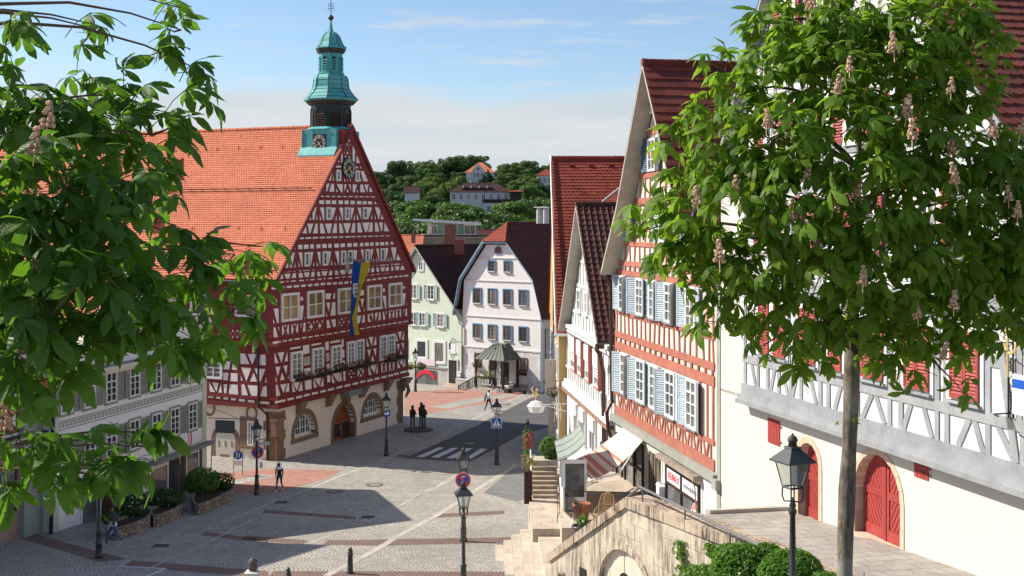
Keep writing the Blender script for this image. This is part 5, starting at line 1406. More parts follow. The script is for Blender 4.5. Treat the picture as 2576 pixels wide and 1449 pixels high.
# ------------------------------------------------------------------ sage shuttered house on the left
FL=Fac(-21.6,55.7,d=(.2368,.9716)); FLe=Fac(-21.6,55.7,d=(-.9716,.2368),flip=-1)
lh=thing('shuttered_house','white and sage green house with louvred shutters, meander frieze and pediment','house',FL.p(7.4,.5,-4))
M['l_white']=plain('cool_white_render',(.80,.79,.79),.88,.04,1,.12); M['sage']=plain('sage_render',(.55,.58,.49),.85,.06,1.2,.12)
M['sage_shutter']=wood_mat('sage_shutter_paint',(.25,.27,.215),.6,.1); M['sage_trim']=plain('sage_trim',(.28,.295,.24),.8,.08,2)
LW=14.75
mb=MB(); mb.prism([FL.p(u,z,0) for u,z in [(0,-.6),(LW,-.6),(LW,8.3),(7.4,12.9),(0,8.3)]],FL.n*-13); mb.build('wall',M['l_white'],lh)
mb=MB()
mb.frect(FL,-.06,.45,0,8.2,-.1,.035); mb.frect(FL,LW -.45,LW+.06,-.4,8.2,-.1,.035); mb.frect(FL,.45,LW -.45,-.5,.0,-.1,.03)
mb.prism([FLe.p(0,-.3,.02),FLe.p(0,8.2,.02),FLe.p(9,8.2,.02),FLe.p(9,-.3,.02)],FLe.n*-.3)
mb.frect(FL,.45,LW -.45,2.72,2.86,-.1,.02)
mb.build('corner_strip',M['sage'],lh)
mb=MB()      # meander frieze
z0=5.70; mb.frect(FL,.46,14.27,z0,z0+.05,0,.022); mb.frect(FL,.46,14.27,z0+.40,z0+.45,0,.022)
k=0; u=.5
while u<14.1:
 for a,b,c,d in ((0,.05,.09,.36),(.05,.26,.31,.36),(.21,.26,.14,.31),(.11,.21,.14,.19)):mb.frect(FL,u+a,u+b,z0+c,z0+d,0,.02)
 u+=.33
mb.build('meander_frieze',M['sage_trim'],lh)
mb=MB(); mb.frect(FL,-.3,LW+.45,8.22,8.36,-.1,.55); mb.frect(FL,-.2,LW+.3,8.05,8.22,-.1,.32); mb.frect(FL,-.1,LW+.1,7.92,8.05,-.1,.14)
for a,b in (((-.55,8.3),(7.4,12.95)),((LW+.65,8.3),(7.4,12.95))):
 mb.fbeam(FL,a,b,.3,-.3,.5); mb.fbeam(FL,(a[0],a[1] -.22),(b[0],b[1] -.26),.2,-.3,.3)
mb.build('cornice',plain('pale_sage_cornice',(.62,.61,.51),.75,.08,2),lh)
mb=MB(); mb.prism([FL.p(-.3,8.362,.0),FL.p(LW+.4,8.362,.0),FL.p(LW+.4,8.362,.58),FL.p(-.3,8.362,.58)],(0,0,.02)); mb.build('cornice_flashing',M['lead'],lh)
for i,u in enumerate((1.05,2.95,4.84,7.02,9.2,11.15,13.15)):
 for z0,z1,c in ((6.45,8.0,.7 if i<2 else 0),(3.65,5.2,0)):
  window(lh,FL,u -.48,u+.48,z0,z1,d=.005,rows=3,transom=.7,fw=.08,depth=.06,glass=M['glass_curtain'] if c else M['glass'],surround=(M['sage_trim'],.11,.05),shutters=(M['sage_shutter'],.52,lambda:random.uniform(2,22)))
window(lh,FL,6.0,6.9,10.2,11.7,d=.005,rows=3,transom=.7,fw=.08,surround=(M['sage_trim'],.1,.05),shutters=(M['sage_shutter'],.5,5))
# shop floor
mb=MB();
for u in (12.05,13.9):mb.frect(FL,u,u+.3,-.1,2.5,0,.05)
mb.frect(FL,12.35,13.9,2.38,2.5,0,.05)
mb.build('shop_pier',M['black'],lh)
w=window(lh,FL,12.36,13.86,.15,2.38,d=.012,cols=1,rows=1,fw=.09,glass=M['glass_shop'])
mb=MB(); mb.frect(FL,10.55,12.04,-.5,2.45,.0,.03)
for k in range(5):mb.frect(FL,10.62+k*.28,10.86+k*.28,-.2,2.35,.03,.05)
o=mb.build('dark_door',plain('near_black_door',(.022,.02,.022),.5,.2),lh)
mb=MB(); [mb.tube([FL.p(u,.2,.1),FL.p(u,1.8,.1)],.02,5) for u in (11.1,11.3,11.5)]; mb.build('door_handle',M['lead'],o)
for u0,u1,z0,z1 in ((8.45,10.4,.35,2.3),(2.2,3.65,.62,2.7),(5.6,7.9,.4,2.4)):window(lh,FL,u0,u1,z0,z1,d=.012,cols=1,rows=1,fw=.1,glass=M['glass_shop'])
mb=MB(); mb.frect(FL,4.0,5.3,.2,2.6,0,.03); mb.build('side_door',M['brown_frame'],lh)
mb=MB(); mb.frect(FL,12.1,14.2,-.4,.13,.0,.09); mb.build('base_stone',plain('ochre_base_stone',(.30,.23,.14),.9,.15,2),lh)
mb=MB(); mb.frect(FL,8.5,14.95,2.5,2.68,.03,.42); mb.frect(FL,8.5,14.95,2.68,2.71,.0,.5)
mb.tube([FL.p(14.85,2.5,.35),FL.p(14.85,1.2,.3),FL.p(14.85,.9,.1)],.03,5)
mb.build('awning_case',M['lead'],lh)
mb=MB(); mb.text('akustik',.42,FL.p(11.75,2.98,.03),FL.u,(0,0,1),.02,bold=.01)
sg=mb.build('shop_lettering',plain('orange_red_lettering',(.50,.10,.05),.5,.05)); tag(sg,'small orange red lettering on the white wall above the dark shop door','sign')
mb=MB()
for r,w_ in ((.36,.04),(.62,.11)):
 mb.fpoly(FL,[(12.35+r*math.cos(t),3.22+r*math.sin(t)*1.05) for t in np.linspace(-.9,.95,10)]+[(12.35+(r+w_*math.cos((t -.02)*1.3))*math.cos(t),3.22+(r+w_*math.cos((t -.02)*1.3))*math.sin(t)*1.05) for t in np.linspace(.95,-.9,10)],.0,.03)
mb.build('arc_emblem',M['signred'],sg)
mb=MB()
tl_=[(-.5,8.45),(7.4,13.1),(LW+.5,8.45)]
for i in (0,1):
 a,b=tl_[i],tl_[i+1]; lo,hi=(a,b) if a[1]<b[1] else (b,a)
 tiles(mb,FL.p(lo[0],lo[1],.45),FL.p(lo[0],lo[1],-13),FL.p(hi[0],hi[1],-13),FL.p(hi[0],hi[1],.45),.2,.22,.04)
tiles(mb,FL.p(-1.4,8.0,.5),FL.p(-.1,8.0,.5),FL.p(-.1,9.4,-1.4),FL.p(-1.4,9.4,-1.4),.2,.22,.04)
mb.build('roof',M['t_orange'],lh)
mb=MB(); mb.prism([FL.p(-1.4,7.95,.4),FL.p(-.1,7.95,.4),FL.p(-.1,7.75,.0),FL.p(-1.4,7.75,.0)],(0,0,.02)); mb.tube([FL.p(-.35,7.9,.3),FL.p(-.35,.6,.15)],.09,6); mb.build('drainpipe',M['black'],lh)
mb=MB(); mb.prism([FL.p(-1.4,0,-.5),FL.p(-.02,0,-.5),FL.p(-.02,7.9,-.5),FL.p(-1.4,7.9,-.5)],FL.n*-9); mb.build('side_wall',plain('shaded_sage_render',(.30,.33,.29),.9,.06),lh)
# shop sign hung from a bracket near the far corner
t=thing('hanging_sign','plain dark grey board hung from an iron bracket at the sage house corner','hanging sign',FL.p(14.9,3.6,.2))
mb=MB(); p0=FL.p(14.9,4.05,.05); p1=FL.p(15.0,4.05,2.4); mb.tube([p0,p1],.025,5); mb.tube([FL.p(14.9,4.75,.05),FL.p(15.0,4.1,1.9)],.015,4); mb.build('bracket',M['iron'],t)
mb=MB(); f=Fac(*p0.xy,d=(FL.n.x,FL.n.y)); mb.frect(f,.5,1.75,3.2,3.95,-.02,.02); mb.build('board',plain('slate_grey_board',(.13,.14,.14),.5,.05),t)
# ------------------------------------------------------------------ brown timbered house at the left edge
FB=Fac(-22.25,56.0,d=(.30,.954))
bh=thing('half_timbered_house','brown half timbered house with green shutters over a pinkish stone shop floor','house',FB.p(-3,1,-4))
M['b_timber']=wood_mat('brown_timber',(.15,.085,.05)); M['marble']=brick_mat('pinkish_stone_cladding',(.36,.26,.22),(.31,.225,.19),(.2,.15,.13),1.0,2.2,(R(90),0,R(72)),.01,.2,offset=0)
mb=MB(); mb.prism([FB.p(u,z,0) for u,z in [(-16,.4),(-.2,.4),(-.2,9.3),(-16,9.3)]],FB.n*-9); mb.build('wall',M['th_infill'],bh)
mb=MB(); mb.frect(FB,-9,-.15,.4,5.45,0,.06); mb.build('stone_cladding',M['marble'],bh)
mb=MB()
for z0,z1 in ((5.95,6.25),(6.85,7.0),(9.0,9.35)):mb.frect(FB,-9,-.15,z0,z1,-.05,.05)
posts(mb,FB,6.2,9.0,[-.35,-1.6,-2.9,-4.2],.3,.05); posts(mb,FB,6.25,6.85,[-.8,-1.1,-2.1],.14,.04,.1)
for u in (-2.3,-3.5):mb.fbeam(FB,(u -.4,6.25),(u+.4,6.85),.13,0,.04); mb.fbeam(FB,(u+.4,6.25),(u -.4,6.85),.13,0,.042)
mb.frect(FB,-.5,.15,8.9,9.4,-.2,.4)
mb.build('timber_frame',M['b_timber'],bh)
mb=MB(); mb.frect(FB,-9,-.1,5.5,5.75,-.05,.35); mb.frect(FB,-9,.1,9.4,9.6,-.1,.6); mb.build('cornice',M['white_render'],bh)
mb=MB(); mb.frect(FB,-9,0,5.75,5.82,-.05,.5); mb.frect(FB,-9,.2,9.6,9.7,-.1,.75); mb.build('gutter',M['black'],bh)
window(bh,FB,-2.7,-1.75,7.05,8.6,d=.005,rows=3,shutters=(wood_mat('bottle_green_shutter',(.02,.12,.09),.5),.5,4),sill=M['white'])
window(bh,FB,-6,-1.75,2.4,4.6,d=.07,cols=2,rows=1,fw=.12,frame=wood_mat('dark_red_shop_frame',(.12,.03,.03)),glass=M['glass_shop'])
mb=MB(); tiles(mb,FB.p(-16,9.7,.7),FB.p(.3,9.7,.7),FB.p(.3,18.5,-6.5),FB.p(-16,18.5,-6.5),.2,.22,.04); mb.quad(FB.p(.0,9.6,0),FB.p(.0,18.4,-6.5),FB.p(-16,18.4,-6.5),FB.p(-16,9.6,0)); mb.add([FB.p(.1,9.6,.3),FB.p(.1,9.6,-13),FB.p(.1,18.4,-6.5)],[(0,1,2)]); mb.build('roof',M['t_orange'],bh)
# stone bay beside it, planter beds
def rubble():
 m,g,b,out=new_mat('rubble_stone_wall'); pos=g.mapping(geo_pos(g),(1,1,1.25))
 vo=g.new('ShaderNodeTexVoronoi'); ve=g.new('ShaderNodeTexVoronoi',feature='DISTANCE_TO_EDGE')
 for v in (vo,ve):v.inputs['Scale'].default_value=4.6; g.link(pos,v.inputs['Vector'])
 sp=g.new('ShaderNodeSeparateXYZ'); g.link(vo.outputs['Color'],sp.inputs[0])
 c=g.mix(sp.outputs[0],(.15,.125,.10),(.36,.30,.235)); j=g.maprange(ve.outputs['Distance'],.02,.10,0,1,True)
 g.link(g.mix(j,(.06,.05,.04),c),b.inputs['Base Color']); b.inputs['Roughness'].default_value=.9; g.link(g.bump(j,.8,.03),b.inputs['Normal']); return m
M['rubble']=rubble()
M['soil']=plain('dark_soil',(.035,.025,.018),.95,.3,5,.6,30)
M['bush']=leaf_mat('dark_shrub_leaf',(.035,.075,.018),(.055,.11,.025),.2,(.10,.22,.03))
M['bush_light']=leaf_mat('bright_shrub_leaf',(.07,.15,.025),(.11,.21,.04),.3,(.2,.4,.05))
M['petal_white']=plain('white_petal',(.75,.75,.70),.6,.05,5,0); M['petal_yellow']=plain('yellow_petal',(.75,.55,.03),.6,.05,5,0); M['petal_red']=plain('red_petal',(.60,.05,.05),.6,.1,5,0)
def planter(pts,label,blobs,fl=(),h=.55):
 q=[G(*p) for p in pts]; c=sum(q,Vector())/len(q)
 t=thing('stone_planter',label,'planter',(c.x,c.y,gz(c.y)),'rubble stone planters in front of the sage house')
 # rounded outline
 out=[]
 n=len(q)
 for i in range(n):
  a,b,d=q[i -1],q[i],q[(i+1) % n]
  for s in (0,.33,.66,1):
   x=(b+(a -b)*.3*(1 -s))*(1 -s)+(b+(d -b)*.3*s)*s
   out.append(x)
 inn=[x+(c -x).normalized()*.22 for x in out]
 top=max(gz(x.y) for x in out)+h -.12
 mb=MB(); m2=MB(); k=len(out)
 for i in range(k):
  a,b,ai,bi=out[i],out[(i+1) % k],inn[i],inn[(i+1) % k]
  za,zb=gz(a.y)+h,gz(b.y)+h
  A=lambda x,z:Vector((x.x,x.y,z))
  mb.quad(A(a,gz(a.y) -.2),A(b,gz(b.y) -.2),A(b,zb),A(a,za)); mb.quad(A(a,za),A(b,zb),A(bi,zb),A(ai,za)); mb.quad(A(ai,za),A(bi,zb),A(bi,gz(b.y)),A(ai,gz(a.y)))
  m2.add([A(ai,za -.1),A(bi,zb -.1),A(c,gz(c.y)+h -.08)],[(0,1,2)])
 mb.build('stone_rim',M['rubble'],t); m2.build('soil',M['soil'],t)
 for nm,px,r,n_,s,lab,mat in blobs:
  p=G(*px); p.z=gz(p.y)+h+r[2]*.62
  b=MB(); leafmass(b,p,r,n_,s)
  o=b.build(nm,mat); tag(o,lab,'shrub')
  b=MB()
  for f in range(5):b.tube([p+Vector((random.uniform(-.1,.1),random.uniform(-.1,.1),-r[2] -.05)),p+Vector((random.uniform(-.5,.5)*r[0],random.uniform(-.5,.5)*r[1],r[2]*.3))],.015,4)
  b.build('stem',M['b_timber'],o)
  for fm,cnt in fl:
   if fm==nm:
    b=MB()
    for _ in range(cnt[1]):
     v=Vector((random.gauss(0,1),random.gauss(0,1),random.gauss(.3,1))).normalized(); b.blob(p+Vector((v.x*r[0],v.y*r[1],v.z*r[2])),random.uniform(.025,.045),5,3)
    b.build('flowers',cnt[0],o)
planter([(478,1265),(520,1243),(585,1240),(590,1255),(560,1272),(490,1302)],'rubble stone planter with the roundest green shrub, farthest of the three',
  [('boxwood_shrub',(508,1258),(1.0,.9,.75),1500,.11,'large dense rounded shrub filling the farthest stone planter',M['bush_light']),('flowering_shrub',(556,1250),(.8,.6,.5),700,.09,'smaller dark shrub with reddish flowers at the far planter end',M['bush'])],[('flowering_shrub',(M['petal_red'],12))])
planter([(375,1310),(410,1285),(450,1275),(463,1285),(455,1302),(385,1330)],'middle rubble stone planter with low dark leafy plants',
  [('leafy_shrub',(410,1293),(1.2,.8,.45),1100,.1,'low dark leafy shrub spreading over the middle stone planter',M['bush'])],[('leafy_shrub',(M['petal_white'],10))])
planter([(262,1352),(300,1330),(372,1300),(384,1312),(376,1333),(290,1362)],'nearest rubble stone planter with white flowering shrub, beside the walking person in blue jeans',
  [('white_flower_shrub',(328,1320),(.8,.6,.6),900,.09,'round dark shrub speckled with white flowers in the nearest planter',M['bush']),('yellow_flower_plant',(275,1344),(.4,.35,.3),300,.07,'small low plant with yellow flowers at the near tip of the planter',M['bush'])],[('white_flower_shrub',(M['petal_white'],45)),('yellow_flower_plant',(M['petal_yellow'],9))])
# ------------------------------------------------------------------ mint green house and white house at the end of the square
FM=Fac(-5.05,120.5,d=(.79,-.61)); FM.u=FM.u*1.095
mh=thing('mint_house','mint green gabled house with small pale shutters and a dark brown roof','house',FM.p(-4,-1.4,-3))
M['mint']=plain('mint_render',(.66,.74,.60),.88,.05,1.2,.12,streak=.06); M['mint_shutter']=wood_mat('pale_mint_shutter',(.36,.45,.44),.6,.08); M['pale_stone']=brick_mat('pale_stone_base',(.55,.51,.46),(.48,.45,.41),(.34,.31,.28),.9,.45,(R(90),0,R(-30)),.01,.3)
mprof=[(-10.7,6.7),(-5.55,13.15),(-.55,6.9)]
gable_house(mh,FM,[(-11.2,-2),(-.02,-2),(-.02,6.0),(-.75,6.85),(-5.55,12.9),(-10.4,6.85),(-11.2,6.0)],18,M['mint'],-2)
mb=MB(); mb.frect(FM,-11,-.02,-1.9,.62,-.03,.05); mb.build('stone_base',M['pale_stone'],mh)
mb=MB(); mb.frect(FM,-11,-1.75,.62,.78,-.03,.14); mb.build('string_course',M['grey_trim'],mh)
window(mh,FM,-5.46,-4.87,10.72,11.65,rows=2,cols=2,fw=.08,surround=(M['white'],.1,.04))
for z0,z1 in ((7.72,9.2),(4.95,6.3)):
 for c in (-6.1,-3.9 if z0>7 else -2.7,-4.99 if z0<7 else -8.4):
  window(mh,FM,c -.42,c+.42,z0,z1,rows=3,cols=2,fw=.07,surround=(M['white'],.1,.03),sill=M['white'],shutters=(M['mint_shutter'],.46,6,False))
for u0,u1,z0,z1 in ((-5.83,-4.32,1.52,3.45),(-3.62,-2.06,1.2,3.44),(-8.4,-6.9,1.5,3.45)):window(mh,FM,u0+.15,u1 -.15,z0+.1,z1 -.1,rows=1,cols=1,fw=.08,surround=(M['white'],.18,.06))
window(mh,FM,-1.66,-1.02,2.6,3.42,rows=1,cols=1,fw=.05,sill=M['white'])
window(mh,FM,-5.72,-3.11,-1.28,.38,rows=1,cols=2,fw=.06,frame=M['lead'],glass=M['glass_shop'],d=.06)
mb=MB(); mb.frect(FM,-1.75,-.5,-1.2,1.75,0,.09); mb.build('door_frame',M['white_render'],mh)
mb=MB(); mb.frect(FM,-1.6,-.64,-.75,1.62,.0,.1); d_=mb.build('door',M['brown_frame'],mh); mb=MB(); mb.frect(FM,-1.08,-.78,-.3,1.4,.1,.115); mb.build('pane',M['glass'],d_)
mb=MB(); [mb.frect(FM,-2.0 -k*.12,-.4+k*.06,-1.3+.0,-.78 -k*.22,.05,.35+.32*k) for k in range(3)]; mb.build('door_steps',plain('pink_step_stone',(.55,.42,.35),.85,.1),mh)
gable_roof(mh,FM,mprof,.45,19,M['t_umber'],.3,.28,cheap_right=False,ridge_r=.14)
barge(mh,FM,mprof,.45,plain('pale_grey_verge',(.40,.42,.38),.8,.1))
mb=MB(); mb.tube([FM.p(-.45,6.8,.4),FM.p(-.2,5.4,.12),FM.p(.05,5.2,.12),FM.p(.05,-.9,.12)],.08,6); mb.build('downpipe',M['grey_trim'],mh)
mb=MB(); mb.frect(FM,-5.55,-3.3,.85,1.5,.1,.14); b1=mb.build('banner',plain('pale_pink_banner',(.72,.60,.64),.7,.1,3)); tag(b1,'pale pink and white banner under the mint house shop windows','banner')
mb=MB(); pts=[]
for t in np.linspace(0,1,9):pts.append((-5.6+2.3*t,-.62+.62*math.sin(math.pi*t)+.0))
for (a,b),(c,d) in zip(pts,pts[1:]):mb.fpoly(FM,[(a,b),(c,d),(c,d+.42),(a,b+.42)],.12,.135)
b2=mb.build('window_decal',plain('bright_red_decal',(.70,.03,.04),.5,.03)); tag(b2,'bright red arched lettering band on the low shop window of the mint house','sign')
t=thing('guild_sign','ornate wrought hanging sign with pale board on the mint house corner','hanging sign',FM.p(-.6,3,.1))
mb=MB(); mb.frect(FM,-.98,-.42,2.35,3.4,.5,.56); mb.build('board',M['signwhite'],t)
mb=MB(); [mb.tube([FM.p(-.7+r*math.cos(a),z+.2*math.sin(a),.53) for a in np.linspace(0,5.5,8)],.03,4) for r,z in ((.38,3.6),(.3,2.15),(.2,3.75),(.2,2.0))]; mb.tube([FM.p(-.2,3.55,.02),FM.p(-1.1,3.5,.55)],.03,4); mb.build('scrollwork',M['iron'],t)
t=thing('letter_box','white letter box on the wall between the mint and the white house','letter box',FM.p(-.25,.3,.1)); mb=MB(); mb.frect(FM,-.5,-.05,.05,.45,.05,.25); mb.build('box',M['signwhite'],t); mb=MB(); mb.frect(FM,-.52,-.03,.45,.5,.05,.3); mb.build('lid',M['signwhite'],t)
t=thing('utility_cabinet','pale grey twin door utility cabinet in front of the white house','utility cabinet',FM.p(.7,gz(119.5),.9)); M['cab']=plain('pale_grey_cabinet',(.50,.48,.43),.7,.08)
mb=MB(); mb.frect(FM,-.02,1.35,-1.3,-.15,.6,1.05); mb.frect(FM,-.06,1.4,-.15,-.08,.55,1.1); mb.build('body',M['cab'],t)
mb=MB(); mb.frect(FM,.03,.64,-1.2,-.2,1.05,1.08); mb.frect(FM,.69,1.3,-1.2,-.2,1.05,1.08); mb.build('cabinet_door',M['cab'],t)
ww=thing('white_house','white gabled house with pale blue trimmed roof edge and blue window frames','house',FM.p(4.5,-1.4,-4))
wprof2=[(-.85,6.35),(-.05,9.95),(2.7,13.75),(5.45,13.75),(8.45,10.05),(9.45,6.25)]
M['bluetrim']=plain('pale_blue_trim',(.26,.41,.50),.6,.08,2); M['blueframe']=plain('mid_blue_frame',(.10,.25,.40),.55,.06)
M['white_far']=plain('bright_white_render',(.80,.78,.76),.88,.05,1.0,.15,50,.2,streak=.06)
gable_house(ww,FM,[(.02,-1.9),(9.0,-1.9),(9.0,6.4),(8.2,9.95),(5.3,13.5),(2.85,13.5),(.2,9.85),(.02,6.6)],12,M['white_far'],-1.9)
mb=MB(); mb.frect(FM,.02,9.0,-1.9,3.1,-.03,.04); mb.build('stone_base',brick_mat('whitewashed_stone',(.76,.74,.73),(.68,.67,.67),(.44,.43,.43),.7,.32,(R(90),0,R(-30)),.012,.5),ww)
mb=MB(); mb.frect(FM,-.02,9.05,3.1,3.24,-.03,.1); mb.frect(FM,.0,9.0,6.25,6.33,-.03,.06); mb.frect(FM,.3,8.2,9.85,9.93,-.03,.06); mb.frect(FM,2.0,6.2,12.14,12.2,-.03,.06); mb.build('string_course',M['white_render'],ww)
BF=plain('brown_sash',(.17,.07,.045),.6,.1)
def bw(u0,u1,z0,z1):
 w=window(ww,FM,u0,u1,z0,z1,rows=3,cols=2,fw=.07,bar=.03,frame=BF,d=.0,depth=.04,surround=(M['blueframe'],.11,.07),sill=M['white'])
for u in (3.5,5.34):bw(u -.36,u+.36,10.85,11.85)
for u in (1.78,3.56,5.32,7.1):bw(u -.42,u+.42,7.6,9.05); bw(u -.42,u+.42,4.1,5.45)
for u0,u1,z0,z1 in ((1.49,2.33,1.31,2.6),(3.3,4.1,1.2,2.4),(6.83,7.63,1.2,2.5)):window(ww,FM,u0,u1,z0,z1,rows=1,cols=2,fw=.06,frame=BF,d=.045)
w_=MB(); w_.fpoly(FM,arch_pts(3.85,4.65,12.55,12.95),0,.06); o=w_.build('arched_window',M['blueframe'],ww); w_=MB(); w_.fpoly(FM,arch_pts(3.95,4.55,12.63,12.95),.05,.07); w_.build('pane',BF,o)
mb=MB()
pr_=[(a,b) for a,b in wprof2]
segs=[(0,1),(1,2),(3,4),(4,5)]
hip=FM.p(4.1,15.6,-1.6)
up=Vector((0,0,.1))
B_=lambda u,z,d:FM.p(u,z,d)+up
for i,j in ((0,1),(5,4)):
 a,b=wprof2[i],wprof2[j]; tiles(mb,B_(*a,.5),B_(*a,-12),B_(*b,-12),B_(*b,.5),.3,.28,.035)
a,b=wprof2[1],wprof2[2]; tiles(mb,B_(*a,.5),B_(*a,-12),FM.p(4.1,15.6,-12)+up,hip+up,.3,.28,.035); mb.add([B_(*a,.5),hip+up,B_(*b,.5)],[(0,1,2)])
a,b=wprof2[4],wprof2[3]; tiles(mb,B_(*a,.5),B_(*a,-12),FM.p(4.1,15.6,-12)+up,hip+up,.3,.28,.035); mb.add([B_(*a,.5),hip+up,B_(*b,.5)],[(0,1,2)])
ridge(mb,hip+up,FM.p(4.1,15.6,-12)+up,.14)
mb.build('roof',M['t_maroon'],ww)
mb=MB(); tiles(mb,B_(*wprof2[2],.6),B_(*wprof2[3],.6),hip+up+FM.u*.05,hip+up -FM.u*.05,.22,.25,.04); ridge(mb,B_(*wprof2[3],.6),hip+up,.12); mb.build('half_hip',M['t_red'],ww)
barge(ww,FM,wprof2,.5,M['bluetrim'],inner=.5)
mb=MB(); q=FM.p(8.0,0,0)
t0=Vector(P(1355,664,120)); mb.prism([P(1334,651,119.6),P(1341,649,119.6),P(1360,675,118.9),P(1353,677,118.9)],Vector((.12,-.3,.2))); mb.build('skylight',plain('sky_blue_skylight',(.25,.45,.62),.15,.05),ww)
mb=MB(); mb.tube([FM.p(6.2,15.6,-4),FM.p(6.2,17.2,-4)],.32,10); mb.tube([FM.p(6.95,15.6,-4),FM.p(6.95,17.2,-4)],.32,10); mb.frect(FM,5.8,7.4,17.2,17.3,-4.4,-3.6); mb.build('chimney',plain('steel_flue',(.50,.50,.49),.5,.1),ww)
# timber porch with green metal roof, stairs and balustrade
po=thing('porch','timber porch with green metal tent roof and dark balustrade at the white house','porch',FM.p(5.2,-1.2,2))
M['greenroof']=plain('green_sheet_roof',(.062,.078,.048),.55,.12,2,.1,20,.4); M['darkwood']=wood_mat('black_brown_wood',(.03,.024,.02),.6)
mb=MB(); c=FM.p(5.05,0,1.3)
base=[FM.p(3.3,2.35,.06),FM.p(3.3,2.35,2.6),FM.p(6.8,2.35,2.6),FM.p(6.8,2.35,.06)]; top=[FM.p(4.6,3.75,.06),FM.p(4.6,3.75,1.2),FM.p(5.5,3.75,1.2),FM.p(5.5,3.75,.06)]
mb.add(base+top,[(0,1,5,4),(1,2,6,5),(2,3,7,6),(4,5,6,7),(3,2,1,0)])
for k in range(8):
 t=k/7; mb.tube([lerp(base[1],base[2],t)+Vector((0,0,.02)),lerp(top[1],top[2],t)+Vector((0,0,.02))],.03,4)
for k in range(4):t=k/3; mb.tube([lerp(base[0],base[1],t)+Vector((0,0,.02)),lerp(top[0],top[1],t)+Vector((0,0,.02))],.03,4); mb.tube([lerp(base[3],base[2],t)+Vector((0,0,.02)),lerp(top[3],top[2],t)+Vector((0,0,.02))],.03,4)
mb.build('roof',M['greenroof'],po)
for u,d in ((3.5,2.4),(6.6,2.4),(3.5,.15),(6.6,.15)):
 mb=MB(); mb.prism([FM.p(u -.09,-.4,d),FM.p(u+.09,-.4,d),FM.p(u+.09,-.4,d+.18),FM.p(u -.09,-.4,d+.18)],(0,0,2.8)); mb.build('post',M['darkwood'],po)
mb=MB(); mb.frect(FM,3.4,6.7,-1.6,-.35,0,2.5); mb.build('landing',M['pale_stone'],po)
mb=MB()
for k in range(6):mb.frect(FM,3.4 -.32*(k+1),3.4 -.32*k,-1.6,-.45 -.17*k,1.2,2.5)
mb.build('steps',M['pale_stone'],po)
mb=MB()
mb.tube([FM.p(1.5,-.5,2.5),FM.p(3.5,.62,2.5),FM.p(6.6,.62,2.5)],.06,5); mb.tube([FM.p(1.5,-1.15,2.5),FM.p(3.5,-.2,2.5),FM.p(6.6,-.2,2.5)],.05,5)
for k in range(30):
 u=1.55+k*.175; a=.62 if u>3.5 else -.5+(u -1.5)*.56; b=-.2 if u>3.5 else -1.15+(u -1.5)*.475
 mb.tube([FM.p(u,b,2.5),FM.p(u,(a+b)/2,2.5),FM.p(u,a,2.5)],[.03,.045,.03],5)
mb.tube([FM.p(1.5,-1.6,2.5),FM.p(1.5,-.4,2.5)],.08,5)
mb.build('balustrade',M['darkwood'],po)
mb=MB(); mb.frect(FM,4.6,5.5,-.35,1.9,.045,.09); mb.build('door',M['darkwood'],po)
def fbox(p,w,label,name='flower_box',mat=None,fl=None,h=.3,dn=.12,dirv=None):
 d=(dirv or FM.u); t=thing(name,label,'flower box',p,'flower boxes')
 mb=MB(); f=Fac(p.x,p.y,d=(d.x,d.y));
 mb.frect(f,-w/2,w/2,p.z -.2,p.z,-.1,.1); mb.build('trough',M['brown_frame'],t)
 b=MB(); leafmass(b,p+Vector((0,0,h*.35)),(w*.55,w*.55 if abs(d.y)>.6 else .25,h),int(260*w),.07); b.build('foliage',mat or M['bush'],t)
 b=MB()
 for _ in range(int(22*w)):b.blob(p+d*random.uniform(-w*.55,w*.55)+Vector((random.uniform(-.25,.25),random.uniform(-.25,.25),random.uniform(0,h*1.2))),random.uniform(.03,.055),5,3)
 b.build('flowers',fl or M['petal_red'],t)
M['petal_orange']=plain('orange_red_petal',(.70,.16,.05),.6,.1,5,0)
fbox(FM.p(4.55,.7,2.6),1.7,'flower box with orange red blooms on the porch balustrade of the white house',mat=M['bush_light'],fl=M['petal_orange'],h=.5)
fbox(FM.p(1.9,1.35,.2),.9,'flower box with orange blooms in the low window left of the porch',mat=M['bush_light'],fl=M['petal_orange'])
fbox(FM.p(3.7,1.25,.2),.8,'flower box with red blooms in the window half behind the street lamp',mat=M['bush'],fl=M['petal_red'])
fbox(FM.p(7.2,1.0,.3),.9,'flower box of dark red leaves in the low window right of the porch',mat=leaf_mat('dark_red_leaf',(.10,.03,.025),(.14,.05,.03),.2,(.2,.05,.03)))
# beige annex on the right
FA=Fac(*(FM.p(9.08,0,-.45)).xy,d=(.62,.78));
ax_=thing('beige_annex','beige rendered building with stone base beside the white house','building',FA.p(4,-1.5,-2))
mb=MB(); mb.prism([FA.p(0,-1.9,0),FA.p(12,-1.9,0),FA.p(12,6.2,0),FA.p(0,6.2,0)],FA.n*-2.5); mb.build('wall',plain('beige_render_far',(.74,.64,.54),.88,.06),ax_)
mb=MB(); mb.frect(FA,.1,12,-1.9,2.9,0,.05); mb.frect(FA,.1,12,2.9,3.02,0,.1); mb.build('stone_base',M['pale_stone'],ax_)
mb=MB(); tiles(mb,FA.p(.4,6.3,.4),FA.p(12,6.3,.4),FA.p(12,8.4,-2.4),FA.p(.4,8.4,-2.4),.3,.3,.03); mb.build('roof',M['t_red'],ax_)
for u in (3.2,5.5):window(ax_,FA,u -.45,u+.45,3.9,5.5,rows=2,frame=BF,d=.01); window(ax_,FA,u -.45,u+.45,.6,2.2,rows=2,frame=BF,d=.06)
t=thing('inn_sign','black wrought iron inn sign with gilded scrolls projecting from the beige building','hanging sign',FA.p(.6,4,.1))
